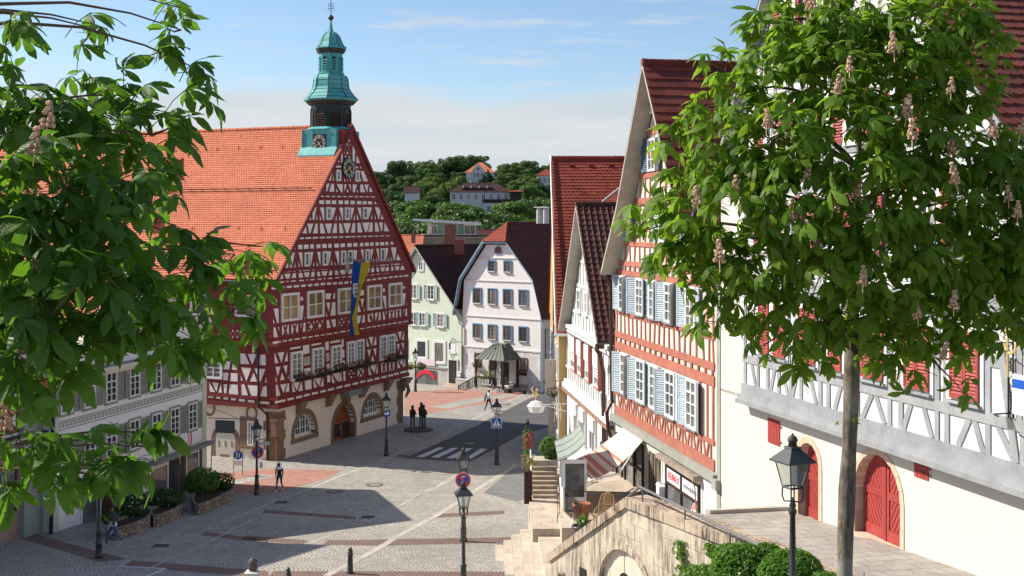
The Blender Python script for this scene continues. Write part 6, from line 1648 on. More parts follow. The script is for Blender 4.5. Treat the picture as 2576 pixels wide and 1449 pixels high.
mb=MB(); mb.tube([FA.p(.15,2.6,.1),FA.p(.15,5.4,.1)],.04,5); mb.tube([FA.p(.15,5.2,.1),FA.p(.9,5.9,.8),FA.p(1.3,5.3,1.1),FA.p(1.4,3.9,1.2)],.035,5)
for z,r in ((4.9,.3),(4.2,.25),(3.6,.25)):mb.tube([FA.p(.5+r*math.cos(a),z+r*math.sin(a),.3) for a in np.linspace(0,5.5,9)],.03,4)
mb.tube([FA.p(1.4+.25*math.cos(a),4.2+.5*math.sin(a),1.2) for a in np.linspace(0,6.28,12)],.03,4); mb.build('scrollwork',M['iron'],t)
# ------------------------------------------------------------------ stone portal wall, terrace, steps and the cafe corner
M['oldstone']=brick_mat('stained_sandstone_blocks',(.58,.47,.35),(.50,.405,.30),(.33,.26,.19),1.15,.5,(R(90),0,R(117)),.012,.5)
def stained(name,col,dark,streak=.55):
 m,g,b,out=new_mat(name); pos=geo_pos(g)
 c=g.mix(g.maprange(g.noise(pos,1.2,6,.7),.35,.65),col,tuple(x*.72 for x in col))
 s=g.noise(g.mapping(pos,(5,5,.5)),1.5,5,.7); p2=g.noise(pos,.9,4,.6)
 k=g.math('MULTIPLY',g.maprange(s,.42,.60,0,1,True),g.maprange(p2,.36,.54,0,streak))
 b_col=g.mix(k,c,dark)
 li=g.maprange(g.noise(g.mapping(pos,loc=(7,3,1)),2.2,4,.6),.62,.72,0,.6,True)
 g.link(g.mix(li,b_col,(.42,.30,.08)),b.inputs['Base Color']); b.inputs['Roughness'].default_value=.9; b.inputs['Specular IOR Level'].default_value=.2
 g.link(g.bump(g.noise(pos,22,5,.7),.6,.02),b.inputs['Normal']); return m
M['coping']=stained('lichen_stained_coping',(.54,.43,.32),(.075,.055,.045),1.0)
M['wallstone']=stained('weathered_portal_stone',(.62,.53,.41),(.15,.125,.10),.85)
M['steps']=brick_mat('pale_limestone_slabs',(.54,.46,.365),(.47,.405,.325),(.27,.225,.175),1.6,40,(0,0,R(93)),.02,.3)
M['paving_c']=brick_mat('warm_landing_slabs',(.52,.43,.335),(.46,.385,.30),(.3,.25,.19),.9,.7,(0,0,R(3)),.012,.3)
FP=Fac(3.73,38.4,d=(-.454,.891),flip=-1)
pw=thing('portal_wall','weathered pale stone wall with a pitched coping over a blind round arch','stone wall',FP.p(0,1.5,-.2))
UE=-10.0
aL,aR,aT=FP.uv(*T(2,3,880,1449)),FP.uv(*T(2,3,1400,1449)),FP.uv(*T(2,3,1110,1180))
au0,au1=aR[0],aL[0]; ar=(au1 -au0)/2; azs=aT[1] -ar
mb=MB(); mb.fface(FP,[(UE,1.2),(5.13,1.2),(5.13,3.35),(0,6.4),(UE,6.42)],[arch_pts(au0,au1,1.4,azs)],0,.22)
mb.prism([FP.p(u,z,-.3) for u,z in [(UE,1.2),(5.13,1.2),(5.13,3.35),(0,6.4),(UE,6.42)]],FP.n*-.2)
mb.quad(FP.p(5.13,1.2,0),FP.p(5.13,1.2,-.5),FP.p(5.13,3.35,-.5),FP.p(5.13,3.35,0))
# slightly proud ashlar blocks in courses so the joints read
k=0; z=1.5
while z<6.3:
 u=5.0 -(k % 2)*.55
 while u>UE+1:
  w=random.uniform(.8,1.3); a,b=u -w+.012,u
  top=(6.4 if a<0 else 6.4 -a*.5945) -.04
  if b>0:top=min(top,6.4 -b*.5945 -.02)
  inside=(a<au1+.28 and b>au0 -.28 and z<azs+ar+.3 and not (z>azs and math.hypot(min(abs(a -(au0+ar)),abs(b -(au0+ar))),z+.24 -azs)>ar+.62))
  if z+.47<top and not inside:mb.fpoly(FP,[(a,z),(b,z),(b,z+.47),(a,z+.47)],-.02,random.uniform(.006,.028))
  u -=w
 z+=.485; k+=1
mb.build('wall_face',M['wallstone'],pw)
mb=MB(); arch_ring(mb,FP,au0,au1,1.4,azs,.25,-.2,.05,n=11); mb.build('arch_stones',M['wallstone'],pw)
mb=MB(); n=7
c=(au0+au1)/2
for i in range(n):
 a,b=au0+(au1 -au0)*i/n,au0+(au1 -au0)*(i+1)/n
 ht=lambda u:azs+math.sqrt(max(.01,ar*ar -(u -c)**2))
 pts=[(a+.008,1.4),(b -.008,1.4)]+[(x,ht(x)) for x in np.linspace(b -.008,a+.008,4)]
 mb.fpoly(FP,pts,-.26,-.14+random.uniform(-.01,.01))
mb.build('arch_infill',plain('pale_infill_slab',(.62,.53,.42),.9,.12,2,.3,30),pw)
u_,z_=FP.uv(*T(2,3,1100,1425)); mb=MB(); mb.fpoly(FP,[(u_+.36*math.cos(t),z_ -.36+.36*math.sin(t)) for t in np.linspace(0,math.pi,10)]+[(u_ -.36,1.4),(u_+.36,1.4)],-.145,-.12); mb.build('dark_opening',M['black'],pw)
u_,z_=FP.uv(*T(2,3,720,1400)); mb=MB(); mb.frect(FP,u_ -.22,u_+.22,z_ -.9,z_+.1,.0,.045); mb.build('slot_window',M['black'],pw)
mb=MB()
def cope(a,b,w=.62):
 (ua,za),(ub,zb)=a,b; L=math.hypot(ub -ua,zb -za); n=max(1,int(L/1.55))
 for i in range(n):
  p=(lerp(ua,ub,i/n),lerp(za,zb,i/n)); q=(lerp(ua,ub,(i+.992)/n),lerp(za,zb,(i+.992)/n)); e=random.uniform(-.015,.015)
  mb.prism([FP.p(p[0],p[1],.09+e),FP.p(q[0],q[1],.09+e),FP.p(q[0],q[1]+.33,.09+e),FP.p(p[0],p[1]+.33,.09+e)],FP.n*-w)
cope((5.25,3.22),(0.0,6.34)); cope((0,6.34),(UE,6.38),.85)
mb.build('coping',M['coping'],pw)
# terrace, bed, platform, landing, stair slabs
tz=lambda Y:6.28+(37.8 -Y)*.071
def slab(name,pts,zf,z0,mat):
 mb=MB(); n=len(pts); top=[Vector((x,y,zf(y) if callable(zf) else zf)) for x,y in pts]; bot=[Vector((x,y,z0)) for x,y in pts]
 ar_=sum(top[i -1].x*top[i].y -top[i].x*top[i -1].y for i in range(n))
 if ar_<0:top.reverse(); bot.reverse()
 mb.add(top+bot,[tuple(range(n))]+[(i,i+n,(i+1) % n+n,(i+1) % n) for i in range(n)])
 return struct(mb.build(name,mat))
slab('terrace_paving',[(8.95,38.45),(6.3,37.7),(4.55,37.6),(9.3,28.3),(9.3,4),(17.6,4),(12.1,26.5)],tz,2.0,M['terrace'])
slab('terrace_kerb',[(9.15,38.75),(6.2,37.9),(6.3,37.66),(9.2,38.42)],lambda y:tz(y)+.12,3.0,M['kerb'])
slab('planting_bed',[(3.1,29.6),(8.3,29.6),(9.28,28.1),(9.28,4),(3.1,4)],lambda y:6.35+(29.6 -y)*.06,1.5,M['soil'])
slab('platform',[(2.78,46.8),(2.15,50.4),(2.05,59),(6,59),(8.2,44),(8.2,39.4),(3.6,39.4),(2.45,42.0)],3.4,-.5,M['paving_c'])
slab('landing',[(.85,48.6),(2.3,48.6),(2.1,54.6),(.75,54.6)],3.02,-.5,M['paving_c'])
for k in range(6):
 zf=lambda y,k=k:max(gz(y)+.06+.12*k,1.75+.22*k) if y<49 else gz(y)+.15+.28*k
 x0=-.75+.36*k
 o=slab('stone_step',[(x0+.02,51.6),(x0+.37,51.6),(x0+.6,41.0),(x0+.25,41.0)] if k<5 else [(x0+.02,48.5),(x0+1.2,48.5),(x0+1.1,41),(x0+.25,41)],1.5+.24*k+.02,-.5,M['steps'])
st=thing('stair','short flight of pale stone steps with a white handrail going up to a raised bed','stairs',(1.5,55,3.0))
mb=MB()
for k in range(7):mb.prism([(.95,54+.34*k,2.9),(2.13,54+.34*k,2.9),(2.13,57.4,2.9),(.95,57.4,2.9)],(0,0,.10+.145*(k+1) -.001*k))
mb.build('treads',plain('brown_step_stone',(.36,.28,.20),.9,.2,3,.3),st)
mb=MB(); mb.prism([(.9,56.5,3.9),(2.2,56.5,3.9),(2.2,57.6,3.9),(.9,57.6,3.9)],(0,0,.35)); mb.build('raised_bed',M['steps'],st)
for x in (.88,2.2):
 mb=MB(); mb.tube([(x,54.1,3.0),(x,54.1,4.0),(x,56.4,5.0),(x,56.4,3.9)],.035,6); mb.build('handrail',M['white'],st)
mb=MB(); leafmass(mb,(1.85,57.0,4.75),(.55,.45,.55),700,.1); o=mb.build('leafy_plant',M['bush_light']); tag(o,'bright green yellowish shrub on the raised bed at the top of the steps','shrub')
mb=MB(); [mb.tube([(1.85+random.uniform(-.1,.1),57,4.25),(1.85+random.uniform(-.3,.3),57,4.9)],.02,4) for _ in range(4)]; mb.build('stem',M['b_timber'],o)
# tall planter with red flowers beside the steps
pl=thing('tall_planter','tall dark brown planter with dry yellow stalks at the foot of the steps','planter',(.72,53.6,2.9))
mb=MB(); mb.prism([(.55,53.4,2.9),(.9,53.4,2.9),(.9,53.75,2.9),(.55,53.75,2.9)],(0,0,1.45)); mb.build('pot',wood_mat('dark_brown_planter',(.055,.022,.016),.6),pl)
mb=MB(); [mb.tube([(.72,53.6,4.3),(.72+random.uniform(-.3,.3),53.6,4.7+random.uniform(0,.4)),(.72+random.uniform(-.4,.4),53.5,4.4+random.uniform(0,.8))],.02,4) for _ in range(14)]; mb.build('stalks',plain('straw_stalk',(.42,.36,.12),.8,.2),pl)
hb=thing('flower_garland','bunch of bright red and green blooms on a pole beside the steps','flowers',(.75,56.4,3.9))
mb=MB(); mb.tube([(.75,56.4,3.4),(.75,56.4,5.9)],.03,6); mb.lathe([(.0,5.85),(.09,5.9),(.1,6.1),(.0,6.25)],(.75,56.4,0),8); mb.build('pole',M['black'],hb)
mb=MB(); leafmass(mb,(.78,56.3,5.25),(.27,.25,.42),130,.09); mb.build('petals',plain('crimson_petal',(.60,.10,.12),.6,.1),hb)
mb=MB(); leafmass(mb,(.75,56.3,5.2),(.28,.26,.75),120,.09); mb.build('foliage',M['bush_light'],hb)
for k,(x,y,w) in enumerate(((2.25,48.9,.55),(2.75,48.4,.5))):
 mb=MB(); mb.prism([(x -.25,y -1.3,2.6),(x+w -.25,y -1.3,2.6),(x+w -.3,y+.3,2.6),(x -.3,y+.3,2.6)],(0,0,.72+.2*k)); o=mb.build('stone_block',M['steps']); tag(o,('long low stone block beside the landing' if k==0 else 'higher stone block against the terrace rail, right of the low one'),'stone block')
# glazed bay with grey green metal roof
gb=thing('glazed_bay','small white framed glazed bay with curved grey green metal roof','glazed bay',(2.6,52,3.4))
mb=MB()
for x,y in ((2.2,50),(3.1,50),(2.2,52),(2.2,54)):mb.box((x,y,4.5),(.09,.09,2.2))
for z in (3.55,5.5):mb.box((2.2,52,z),(.08,4.0,.16)); mb.box((2.65,50,z),(.9,.08,.158))
mb.box((2.2,52,3.75),(.07,3.9,.5)); mb.box((2.65,50,3.75),(.84,.07,.5)); mb.build('white_frame',M['white'],gb)
mb=MB(); mb.box((2.215,52,4.7),(.03,3.9,1.6)); mb.box((2.65,50.02,4.7),(.84,.03,1.6)); mb.build('pane',M['glass_shop'],gb)
mb=MB(); prof=[(1.95,5.55),(2.3,5.68),(2.7,5.92),(3.1,6.3)]
for (a,za),(b,zb) in zip(prof,prof[1:]):mb.prism([(a,49.8,za),(b,49.8,zb),(b,49.8,zb+.05),(a,49.8,za+.05)],(0,4.4,0))
for k in range(4):
 y=50.0+k*1.35; mb.tube([(a,y,za+.07) for a,za in prof],.025,4)
mb.build('roof',plain('grey_green_metal',(.27,.31,.26),.5,.12,2,.1,20,.4),gb)
# striped awning
aw=thing('awning','cream and salmon striped folding awning over the cafe terrace','awning',FO.p(10.5,5.9,.1))
M['aw_cream']=plain('cream_awning_cloth',(.70,.58,.45),.9,.05,2,.1); M['aw_salmon']=plain('salmon_awning_cloth',(.50,.20,.15),.9,.06,2,.1)
ta,tb=FO.p(12.1,5.85,.12),FO.p(8.75,5.85,.12)
fo3=FO.off(3.4); e_,c_=fo3.uv(1437,1160),fo3.uv(1487,1211)
ba,bb=fo3.p(*e_),fo3.p(*c_)
zl=(ba.z+bb.z)/2;
nst=22; m1=MB(); m2=MB()
for k in range(nst):
 t0,t1=k/nst,(k+1)/nst
 sag=lambda t:Vector((0,0,-.25*math.sin(math.pi*t)))
 q=[lerp(ta,ba,t0)+sag(t0),lerp(tb,bb,t0)+sag(t0),lerp(tb,bb,t1)+sag(t1),lerp(ta,ba,t1)+sag(t1)]
 tgt=m2 if (k>=9 and k % 3==0) or (k>=15 and k % 3 !=2) else m1
 tgt.prism(q,(0,0,.02))
m1.build('cloth',M['aw_cream'],aw); m2.build('stripes',M['aw_salmon'],aw)
mb=MB(); mb.tube([ba,bb],.06,6); mb.tube([ta,tb],.09,6); mid=lerp(ta,ba,.55)+Vector((0,0,-.4)); mb.tube([lerp(ta,tb,.1),mid+FO.u*.5,lerp(ba,bb,.05)],.04,5); mid=lerp(tb,bb,.55)+Vector((0,0,-.4)); mb.tube([lerp(ta,tb,.9),mid -FO.u*.5,lerp(ba,bb,.95)],.04,5); mb.build('folding_arm',M['white'],aw)
# railings
def railing(name,label,pts,h,mat,r=.025,nb=0,mid=True):
 t=thing(name,label,'railing',pts[0]); U=Vector((0,0,h))
 mb=MB(); mb.tube([Vector(p)+U for p in pts],r,6)
 if mid:mb.tube([Vector(p)+U*.12 for p in pts],r*.6,5)
 mb.build('rail',mat,t)
 mb=MB()
 for a,b in zip(pts,pts[1:]):
  a,b=Vector(a),Vector(b); n=max(1,int((b -a).length/(nb or 1.4)))
  for i in range(n+1):p=lerp(a,b,i/n); mb.tube([p,p+U],r*(.55 if nb else .9),5)
 mb.build('baluster' if nb else 'post',mat,t); return t
M['galv']=plain('galvanised_rail',(.17,.165,.16),.5,.1,3,.05,30,.5,.4)
railing('railing','black terrace railing on the left edge, beside the terracotta pots',[(2.75,47.0,3.4),(2.2,50.0,3.4)],.95,M['black'],.025,.16)
railing('railing','thin black railing across the back of the cafe terrace behind the rocking chair',[(2.3,49.6,3.4),(5.6,49.2,3.4)],.95,M['black'],.022,.8)
railing('railing','low curved black handrail at the landing, left of the glazed bay',[(1.9,49.6,3.02),(2.05,51.2,3.02),(2.1,53,3.02)],1.0,M['black'],.022,1.2)
hr=thing('handrail','long grey galvanised handrail running along the terrace wall coping','handrail',P(1610,1260,37.9))
ra,rb=P(1610,1225,37.9),P(2010,1421,30.4)
mb=MB(); mb.tube([P(1577,1252,38.6),ra,rb],.045,8); mb.build('rail',M['galv'],hr); mb=MB()
for t in (.02,.33,.62,.9):p=lerp(ra,rb,t); mb.tube([p,p -Vector((0,0,.62))],.03,6)
mb.build('post',M['galv'],hr)
# rattan rocking chair
ch=thing('rocking_chair','rattan rocking chair with tall rounded back on the cafe terrace','chair',(3.72,47.6,3.4),rz=R(-20))
M['rattan']=wood_mat('honey_rattan_cane',(.40,.25,.11),.6)
def loc(mbx,name,mat,par):return mbx.build(name,mat,par,local=True)
mb=MB()
bk=lambda s,t:Vector((s*.30*(1 if t<.7 else math.sqrt(max(0,1 -((t -.7)/.32)**2))),.25+.25*t,.42+.82*t))
for s in np.linspace(-1,1,13):mb.tube([Vector((s*.28,.22,.42)),Vector((s*.30,.36,.8)),Vector((s*.28*math.cos(s*.9),.46,1.0+.22*math.cos(s*1.4)))],.010,4)
mb.tube([(-.3,.22,.4),(-.31,.36,.85),(-.24,.46,1.12),(0,.49,1.25),(.24,.46,1.12),(.31,.36,.85),(.3,.22,.4)],.024,6)
mb.tube([(-.3,.33,.78),(.3,.33,.78)],.015,5); loc(mb,'backrest',M['rattan'],ch)
mb=MB()
for s in np.linspace(-1,1,13):mb.tube([(s*.28,.22,.42),(s*.28,-.05,.36),(s*.28,-.32,.42)],.011,4)
mb.tube([(-.3,.22,.42),(-.3,-.32,.42),(.3,-.32,.42),(.3,.22,.42)],.022,5); loc(mb,'seat',M['rattan'],ch)
for s in (-1,1):
 mb=MB(); mb.tube([(s*.33,.62,.18),(s*.33,.3,.05),(s*.33,0,.02),(s*.33,-.3,.07),(s*.33,-.45,.22),(s*.33,-.46,.45),(s*.33,-.3,.66),(s*.33,.1,.68),(s*.32,.33,.72)],.024,6)
 mb.tube([(s*.33,.2,.04),(s*.3,.22,.42)],.018,5); mb.tube([(s*.33,-.3,.07),(s*.3,-.32,.42)],.018,5); loc(mb,'rocker',M['rattan'],ch)
# pots, zinc tub table
def pot(name,label,p,r,h,mat,plant=None,cat='plant pot'):
 t=thing(name,label,cat,p); mb=MB(); mb.lathe([(r*.68,0),(r*.9,h*.55),(r,h*.85),(r*1.06,h*.87),(r*1.06,h),(r*.93,h),(r*.9,h*.85),(0.01,h*.85)],(0,0,0),20,cap=False); o=mb.build('pot',mat,t,True,True)
 m2=MB(); m2.lathe([(0.01,h*.86),(r*.9,h*.86)],(0,0,0),16,cap=False); m2.build('soil',M['soil'],t,local=True)
 if plant:m3=MB(); leafmass(m3,(0,0,h+plant[1]*.6),(plant[0],plant[0],plant[1]),plant[2],.07,up=.8); m3.build('foliage',plant[3],t,local=True)
 return t
M['terracotta']=plain('terracotta',(.36,.13,.075),.85,.12,5,.2); M['darkpot']=plain('dark_glazed_pot',(.055,.05,.052),.35,.2,5,.1,20,.5)
pot('terracotta_pot','tall terracotta pot standing inside the terrace railing',P(1453,1300,47.4)*1+Vector((0,0,0)),.36,.72,M['terracotta'])
bpy.data.objects['terracotta_pot'].location=(2.85,48.4,3.4)
pot('dark_pot','round dark glazed pot with a small bright green plant on the wall corner',(2.72,45.6,3.4),.40,.52,M['darkpot'],(.22,.28,160,M['bush_light']))
tb_=thing('tub_table','round zinc tub with a glass top standing beside the rocking chair','table',(4.6,47.2,3.4))
mb=MB(); mb.lathe([(.3,0),(.42,.5),(.45,.66),(.47,.68)],(0,0,0),20); mb.build('tub',plain('zinc_tub',(.33,.38,.38),.4,.1,4,.05,20,.5,.5),tb_,True,True); mb=MB(); mb.lathe([(.01,.7),(.49,.7),(.49,.72),(.01,.72)],(0,0,0),20); mb.build('glass_top',plain('pale_glass_top',(.35,.46,.46),.1,.05,3,0),tb_,False,True)
# white lantern on a wrought bracket with a gilded bird, potted geraniums on the yellow house
la=thing('inn_lantern','big white faceted lantern on a wrought bracket with a gilded bird','hanging lantern',(1.5,75.5,3))
lc=P(1349,1022,72.5)
mb=MB(); kx=72.5/F
mb.lathe([(.01,15*kx),(.3,12*kx),(24*kx,.5*kx),(23*kx,0),(17*kx,-15*kx),(.01,-15*kx)],lc,6,cap=False); mb.build('lantern_body',plain('opal_white_panel',(.72,.72,.68),.4,.04,3,0),la)
mb=MB()
for dz in (0,.5):mb.tube([lc+Vector((.45,0,.1+dz*0)),lc+Vector((1.9,.4,.1 -dz))],.03,5)
for k in range(4):mb.tube([lc+Vector((.9+.12*k+.25*math.sin(a),0,-.4+.75*math.cos(a))) for a in np.linspace(.4,2.4,8)],.018,4)
mb.build('wrought_bracket',M['white'],la)
mb=MB(); b0=lc+Vector((-.05,0,.45)); mb.blob(b0+Vector((0,0,.28)),(.14,.1,.2),8,6); mb.blob(b0+Vector((.08,0,.55)),.09,8,5); mb.tube([b0+Vector((-.1,0,.35)),b0+Vector((-.25,0,.6)),b0+Vector((-.12,0,.75))],[.08,.06,.02],5); mb.tube([b0 -Vector((0,0,.1)),b0+Vector((0,0,.15))],.03,5); mb.build('gilded_bird',M['gold'],la)
gp=thing('bus_stop_post','thin dark post with a violet disc sign in front of the yellow house','sign post',P(1427 -38,1098,78))
q0=G(1390,1096); mb=MB(); mb.tube([q0,q0+Vector((0,0,2.9))],.04,6); mb.build('post',M['iron'],gp)
mb=MB(); mb.lathe([(.01,0),(.42,0),(.42,.04),(.01,.04)],(0,0,0),16);
mb.v=[(q0.x+a*.5,q0.y -b*.1 -c,q0.z+2.5+b*1.3) for a,b,c in mb.v]; mb.build('disc',plain('violet_disc',(.10,.04,.12),.5,.1),gp)
fbs=[FYs.p(1.0+2.2*k,4.9 -.0*k,.35) for k in range(3)]
for k,p in enumerate(fbs):fbox(p+Vector((0,0,0)),.9,'pink and green flower box on the yellow house wall, %s' % ('nearest to the corner','second from the corner','third from the corner')[k],fl=plain('pink_petal',(.62,.25,.30),.6,.1),dirv=FYs.u)
# tall pale stele sign
se=thing('stele_sign','tall pale grey advertising stele with a small tree emblem','sign',P(1385,1100,76))
zs0=P(1385,990,76).z; fS=Fac(P(1371,0,76).x,76,d=(1,0)); wS=28*76/F
mb=MB(); mb.frect(fS,0,wS,zs0,P(0,905,76).z,-.1,.06); mb.build('panel',plain('pale_grey_panel',(.50,.47,.43),.6,.03),se)
mb=MB(); mb.fpoly(fS,[(wS/2 -.07,zs0+1.85),(wS/2+.07,zs0+1.85),(wS/2,zs0+2.06)],.06,.066); mb.tube([fS.p(wS/2,zs0+1.74,.063),fS.p(wS/2,zs0+1.86,.063)],.008,4)
mb.build('emblem',M['grey_trim'],se)
mb=MB(); mb.frect(fS,wS*.3,wS*.7,gz(76),zs0,-.05,0); mb.build('post',M['grey_trim'],se)
# ------------------------------------------------------------------ street lamps
def make_lamp(loc,label):
 t=thing('street_lamp',label,'street lamp',loc,'old style lantern street lamps',R(10))
 mb=MB(); mb.lathe([(.17,0),(.17,.12),(.14,.16),(.13,.55),(.15,.58),(.15,.63),(.115,.66),(.105,1.02),(.125,1.05),(.125,1.10),(.075,1.14),(.062,2.0),(.052,2.72),(.075,2.74),(.085,2.80),(.05,2.85),(.07,2.90),(.045,2.96),(.04,3.05)],(0,0,0),12); loc_(mb,'post',M['iron'],t,True)
 mb=MB()
 for k in range(4):
  a=k*math.pi/2+math.pi/4; c,s=math.cos(a),math.sin(a); mb.tube([(.03*c,.03*s,2.98),(.16*c,.16*s,2.97),(.20*c,.20*s,3.08),(.19*c,.19*s,3.24)],.016,5)
 loc_(mb,'bracket',M['iron'],t)
 mb=MB(); b,tp=.19,.33
 for k in range(4):
  a,a2=k*math.pi/2+math.pi/4,(k+1)*math.pi/2+math.pi/4; q=1.0
  p=lambda r,an,z:(r*q*math.cos(an),r*q*math.sin(an),z)
  mb.tube([p(b,a,3.24),p(tp,a,3.74)],.014,4); mb.tube([p(b,a,3.25),p(b,a2,3.25)],.02,4); mb.tube([p(tp,a,3.74),p(tp,a2,3.74)],.016,4)
 loc_(mb,'lantern_frame',M['iron'],t)
 mb=MB()
 mb.lathe([(.18,3.26),(.32,3.735)],(0,0,0),4,math.pi/4,cap=False); loc_(mb,'glass_pane',M['clear'],t)
 mb=MB(); mb.lathe([(.02,3.3),(.05,3.32),(.05,3.55),(.035,3.6),(.035,3.72)],(0,0,0),8); loc_(mb,'burner',M['white'],t)
 mb=MB(); mb.lathe([(.30,3.73),(.45,3.735),(.45,3.76),(.17,3.97),(.15,3.99),(.18,4.0),(.16,4.03),(.09,4.04)],(0,0,0),4,math.pi/4); loc_(mb,'lantern_roof',M['iron'],t)
 mb=MB(); mb.lathe([(.085,4.03),(.08,4.12),(.10,4.13),(.10,4.16),(.085,4.20),(.05,4.235),(.02,4.25),(.025,4.27),(.0,4.29)],(0,0,0),12); loc_(mb,'finial',plain('rusty_lamp_cap',(.07,.05,.042),.6,.2),t,True)
 return t
def loc_(mb,name,mat,par,smooth=False):return mb.build(name,mat,par,smooth,True)
lampA=make_lamp(G(1166,1362),'street lamp with a no stopping disc on its post, standing on a reddish sett band')
def lamp(p,label,rz=0.2):return dup(lampA,p,label,rz)
pC=G(646,1245); pD=G(972,1147); pE=G(1250,1169); pB=G(1166,1499); pF=G(1045,985); pH=G(1246,984); pL=G(249,1403)
pB=Vector(((1166 -CX)*43/F,43,gz(43)))
lampC=lamp(pC,'street lamp carrying a no stopping disc beside the pillar of the red town hall')
lampD=lamp(pD,'street lamp with a blue one way arrow plate in front of the arched windows',.1)
lampE=lamp(pE,'street lamp bearing the square pedestrian crossing sign by the zebra stripes',.05)
lampB=lamp(pB,'nearest street lamp of the square, directly in front of the lamp with a disc',.15)
lampB.scale=(1,1,.97)
lampF=lamp(pF,'distant street lamp hung with flower baskets in front of the mint house')
lampH=lamp(pH,'distant street lamp in front of the white house porch',.3)
lampL=lamp(pL,'street lamp at the left, its lantern hidden behind the leaves',.3)
pR=Vector(((1994 -CX)*22.7/F,22.7,7.22))
lampR=lamp(pR,'large near street lamp in front of the cream wall with the arched red doors',R(24))
# things hung on the lamps
def disc(mb,c,r,n,t=.02,seg=24,r0=0.0):
 n=Vector(n).normalized(); a=n.cross(Vector((0,0,1))).normalized(); b=a.cross(n); c=Vector(c)
 pts=[c+(a*math.cos(x)+b*math.sin(x))*r for x in np.linspace(0,2*math.pi,seg+1)[:-1]]
 mb.prism(pts,n*t)
def no_stopping(c,n,label,r=.32):
 n=Vector(n).normalized(); t=thing('no_stopping_sign',label,'road sign',c,'road signs on lamp posts')
 a=n.cross(Vector((0,0,1))).normalized()*-1; up=Vector((0,0,1))
 if a.cross(up).dot(n)<0:a=-a
 mb=MB(); disc(mb,c,r,n,.02); mb.build('plate',M['trafficred'],t)
 mb=MB(); disc(mb,c+n*.021,r*.98,n,.002); mb2=MB(); disc(mb2,c+n*.0235,r*.94,n,.002); mb.build('white_edge',M['signwhite'],t); mb2.build('red_ring',M['trafficred'],t)
 mb=MB(); disc(mb,c+n*.026,r*.72,n,.002); mb.build('blue_field',M['signblue'],t)
 mb=MB(); d=(a -up).normalized() if True else a; e=(a+up).normalized()
 mb.prism([c+n*.029+d*r*.8+e*.055,c+n*.029+d*r*.8 -e*.055,c+n*.029 -d*r*.8 -e*.055,c+n*.029 -d*r*.8+e*.055],n*.003); mb.build('red_bar',M['trafficred'],t)
 mb=MB()
 for s in (1,-1):
  q=c+n*.0285+up*.16*s+a*.02; mb.prism([q -a*.10*s,q+up*.05,q+up*.02,q+a*.09*s+up*.02,q+a*.09*s -up*.02,q -up*.02,q -up*.05][:7],n*.003)
 mb.build('white_arrow',M['signwhite'],t)
 return t
no_stopping(P(1165,1208,53.2),(-.1,-1,0),'round no stopping sign with two white arrows, on the lamp near the square centre',.36)
no_stopping(P(648,1137,67.7),(.25,-1,0),'round no stopping sign with white arrows on the lamp beside the town hall pillar',.36)
mb=MB(); mb.prism([P(1157,1236,53.25),P(1177,1236,53.25),P(1177,1252,53.25),P(1157,1252,53.25)],(0,.02,0)); o=mb.build('plate_sign',M['signwhite']); tag(o,'small plain white plate under the no stopping disc near the square centre','sign')
mb=MB(); mb.prism([P(653,1163,67.6),P(661,1163,67.6),P(661,1177,67.6),P(653,1177,67.6)],(0,.02,0)); o=mb.build('plate_sign',M['signwhite']); tag(o,'small white plate under the no stopping disc at the town hall pillar','sign')
# one way arrow
c=P(974,1040,79.1); t=thing('one_way_sign','blue one way sign with white arrow on the lamp before the arched windows','road sign',c,'road signs on lamp posts')
uX=Vector((.93,.0,.0)); uY=Vector((0,0,1));
mb=MB(); mb.prism([c+uX*x+uY*(y+x*.22) for x,y in ((-.22,-.2),(.22,-.2),(.22,.2),(-.22,.2))],(0,-.02,0)); mb.build('plate',M['signblue'],t)
mb=MB(); mb.prism([c+Vector((0,-.022,0))+uX*x+uY*(y+x*.22) for x,y in ((-.19,-.06),(.02,-.06),(.02,-.15),(.19,0),(.02,.15),(.02,.06),(-.19,.06))],(0,-.003,0)); mb.build('arrow',M['signwhite'],t)
# pedestrian crossing sign
c=P(1249,1064,76.0); t=thing('pedestrian_crossing_sign','square blue pedestrian crossing sign with white triangle and walking figure','road sign',c,'road signs on lamp posts')
h=.33; K=lambda x,y,d:c+Vector((x,-d,y))
def rp(mb,pts,d,th=.003):mb.prism([K(x,y,d) for x,y in pts],(0,-th,0))
mb=MB(); rp(mb,[(-h,-h),(h,-h),(h,h),(-h,h)],0,.02); mb.build('plate',M['signwhite'],t)
mb=MB(); rp(mb,[(-.305,-.305),(.305,-.305),(.305,.305),(-.305,.305)],.021); mb.build('blue_field',M['signblue'],t)
mb=MB(); rp(mb,[(-.27,-.22),(.27,-.22),(0,.25)],.025); mb.build('triangle',M['signwhite'],t)
mb=MB()
rp(mb,[(.04*math.cos(a),.12+.035*math.sin(a)) for a in np.linspace(0,6,9)],.029)
for q in ([(-.03,.08),(.03,.08),(.03,-.03),(-.03,-.03)],[(-.03,-.03),(.01,-.03),(-.07,-.2),(-.11,-.2)],[(-.01,-.03),(.03,-.03),(.11,-.2),(.07,-.2)],[(.03,.08),(.09,-.01),(.075,-.02),(.02,.05)],[(-.03,.08),(-.09,-.01),(-.075,-.02),(-.02,.05)],[(-.22,-.2),(-.17,-.2),(-.13,-.13),(-.17,-.13)],[(.22,-.2),(.17,-.2),(.13,-.13),(.17,-.13)],[(-.02,-.2),(.02,-.2),(.02,-.14),(-.02,-.14)]):rp(mb,q,.029)
mb.build('walking_figure',M['signdark'],t)
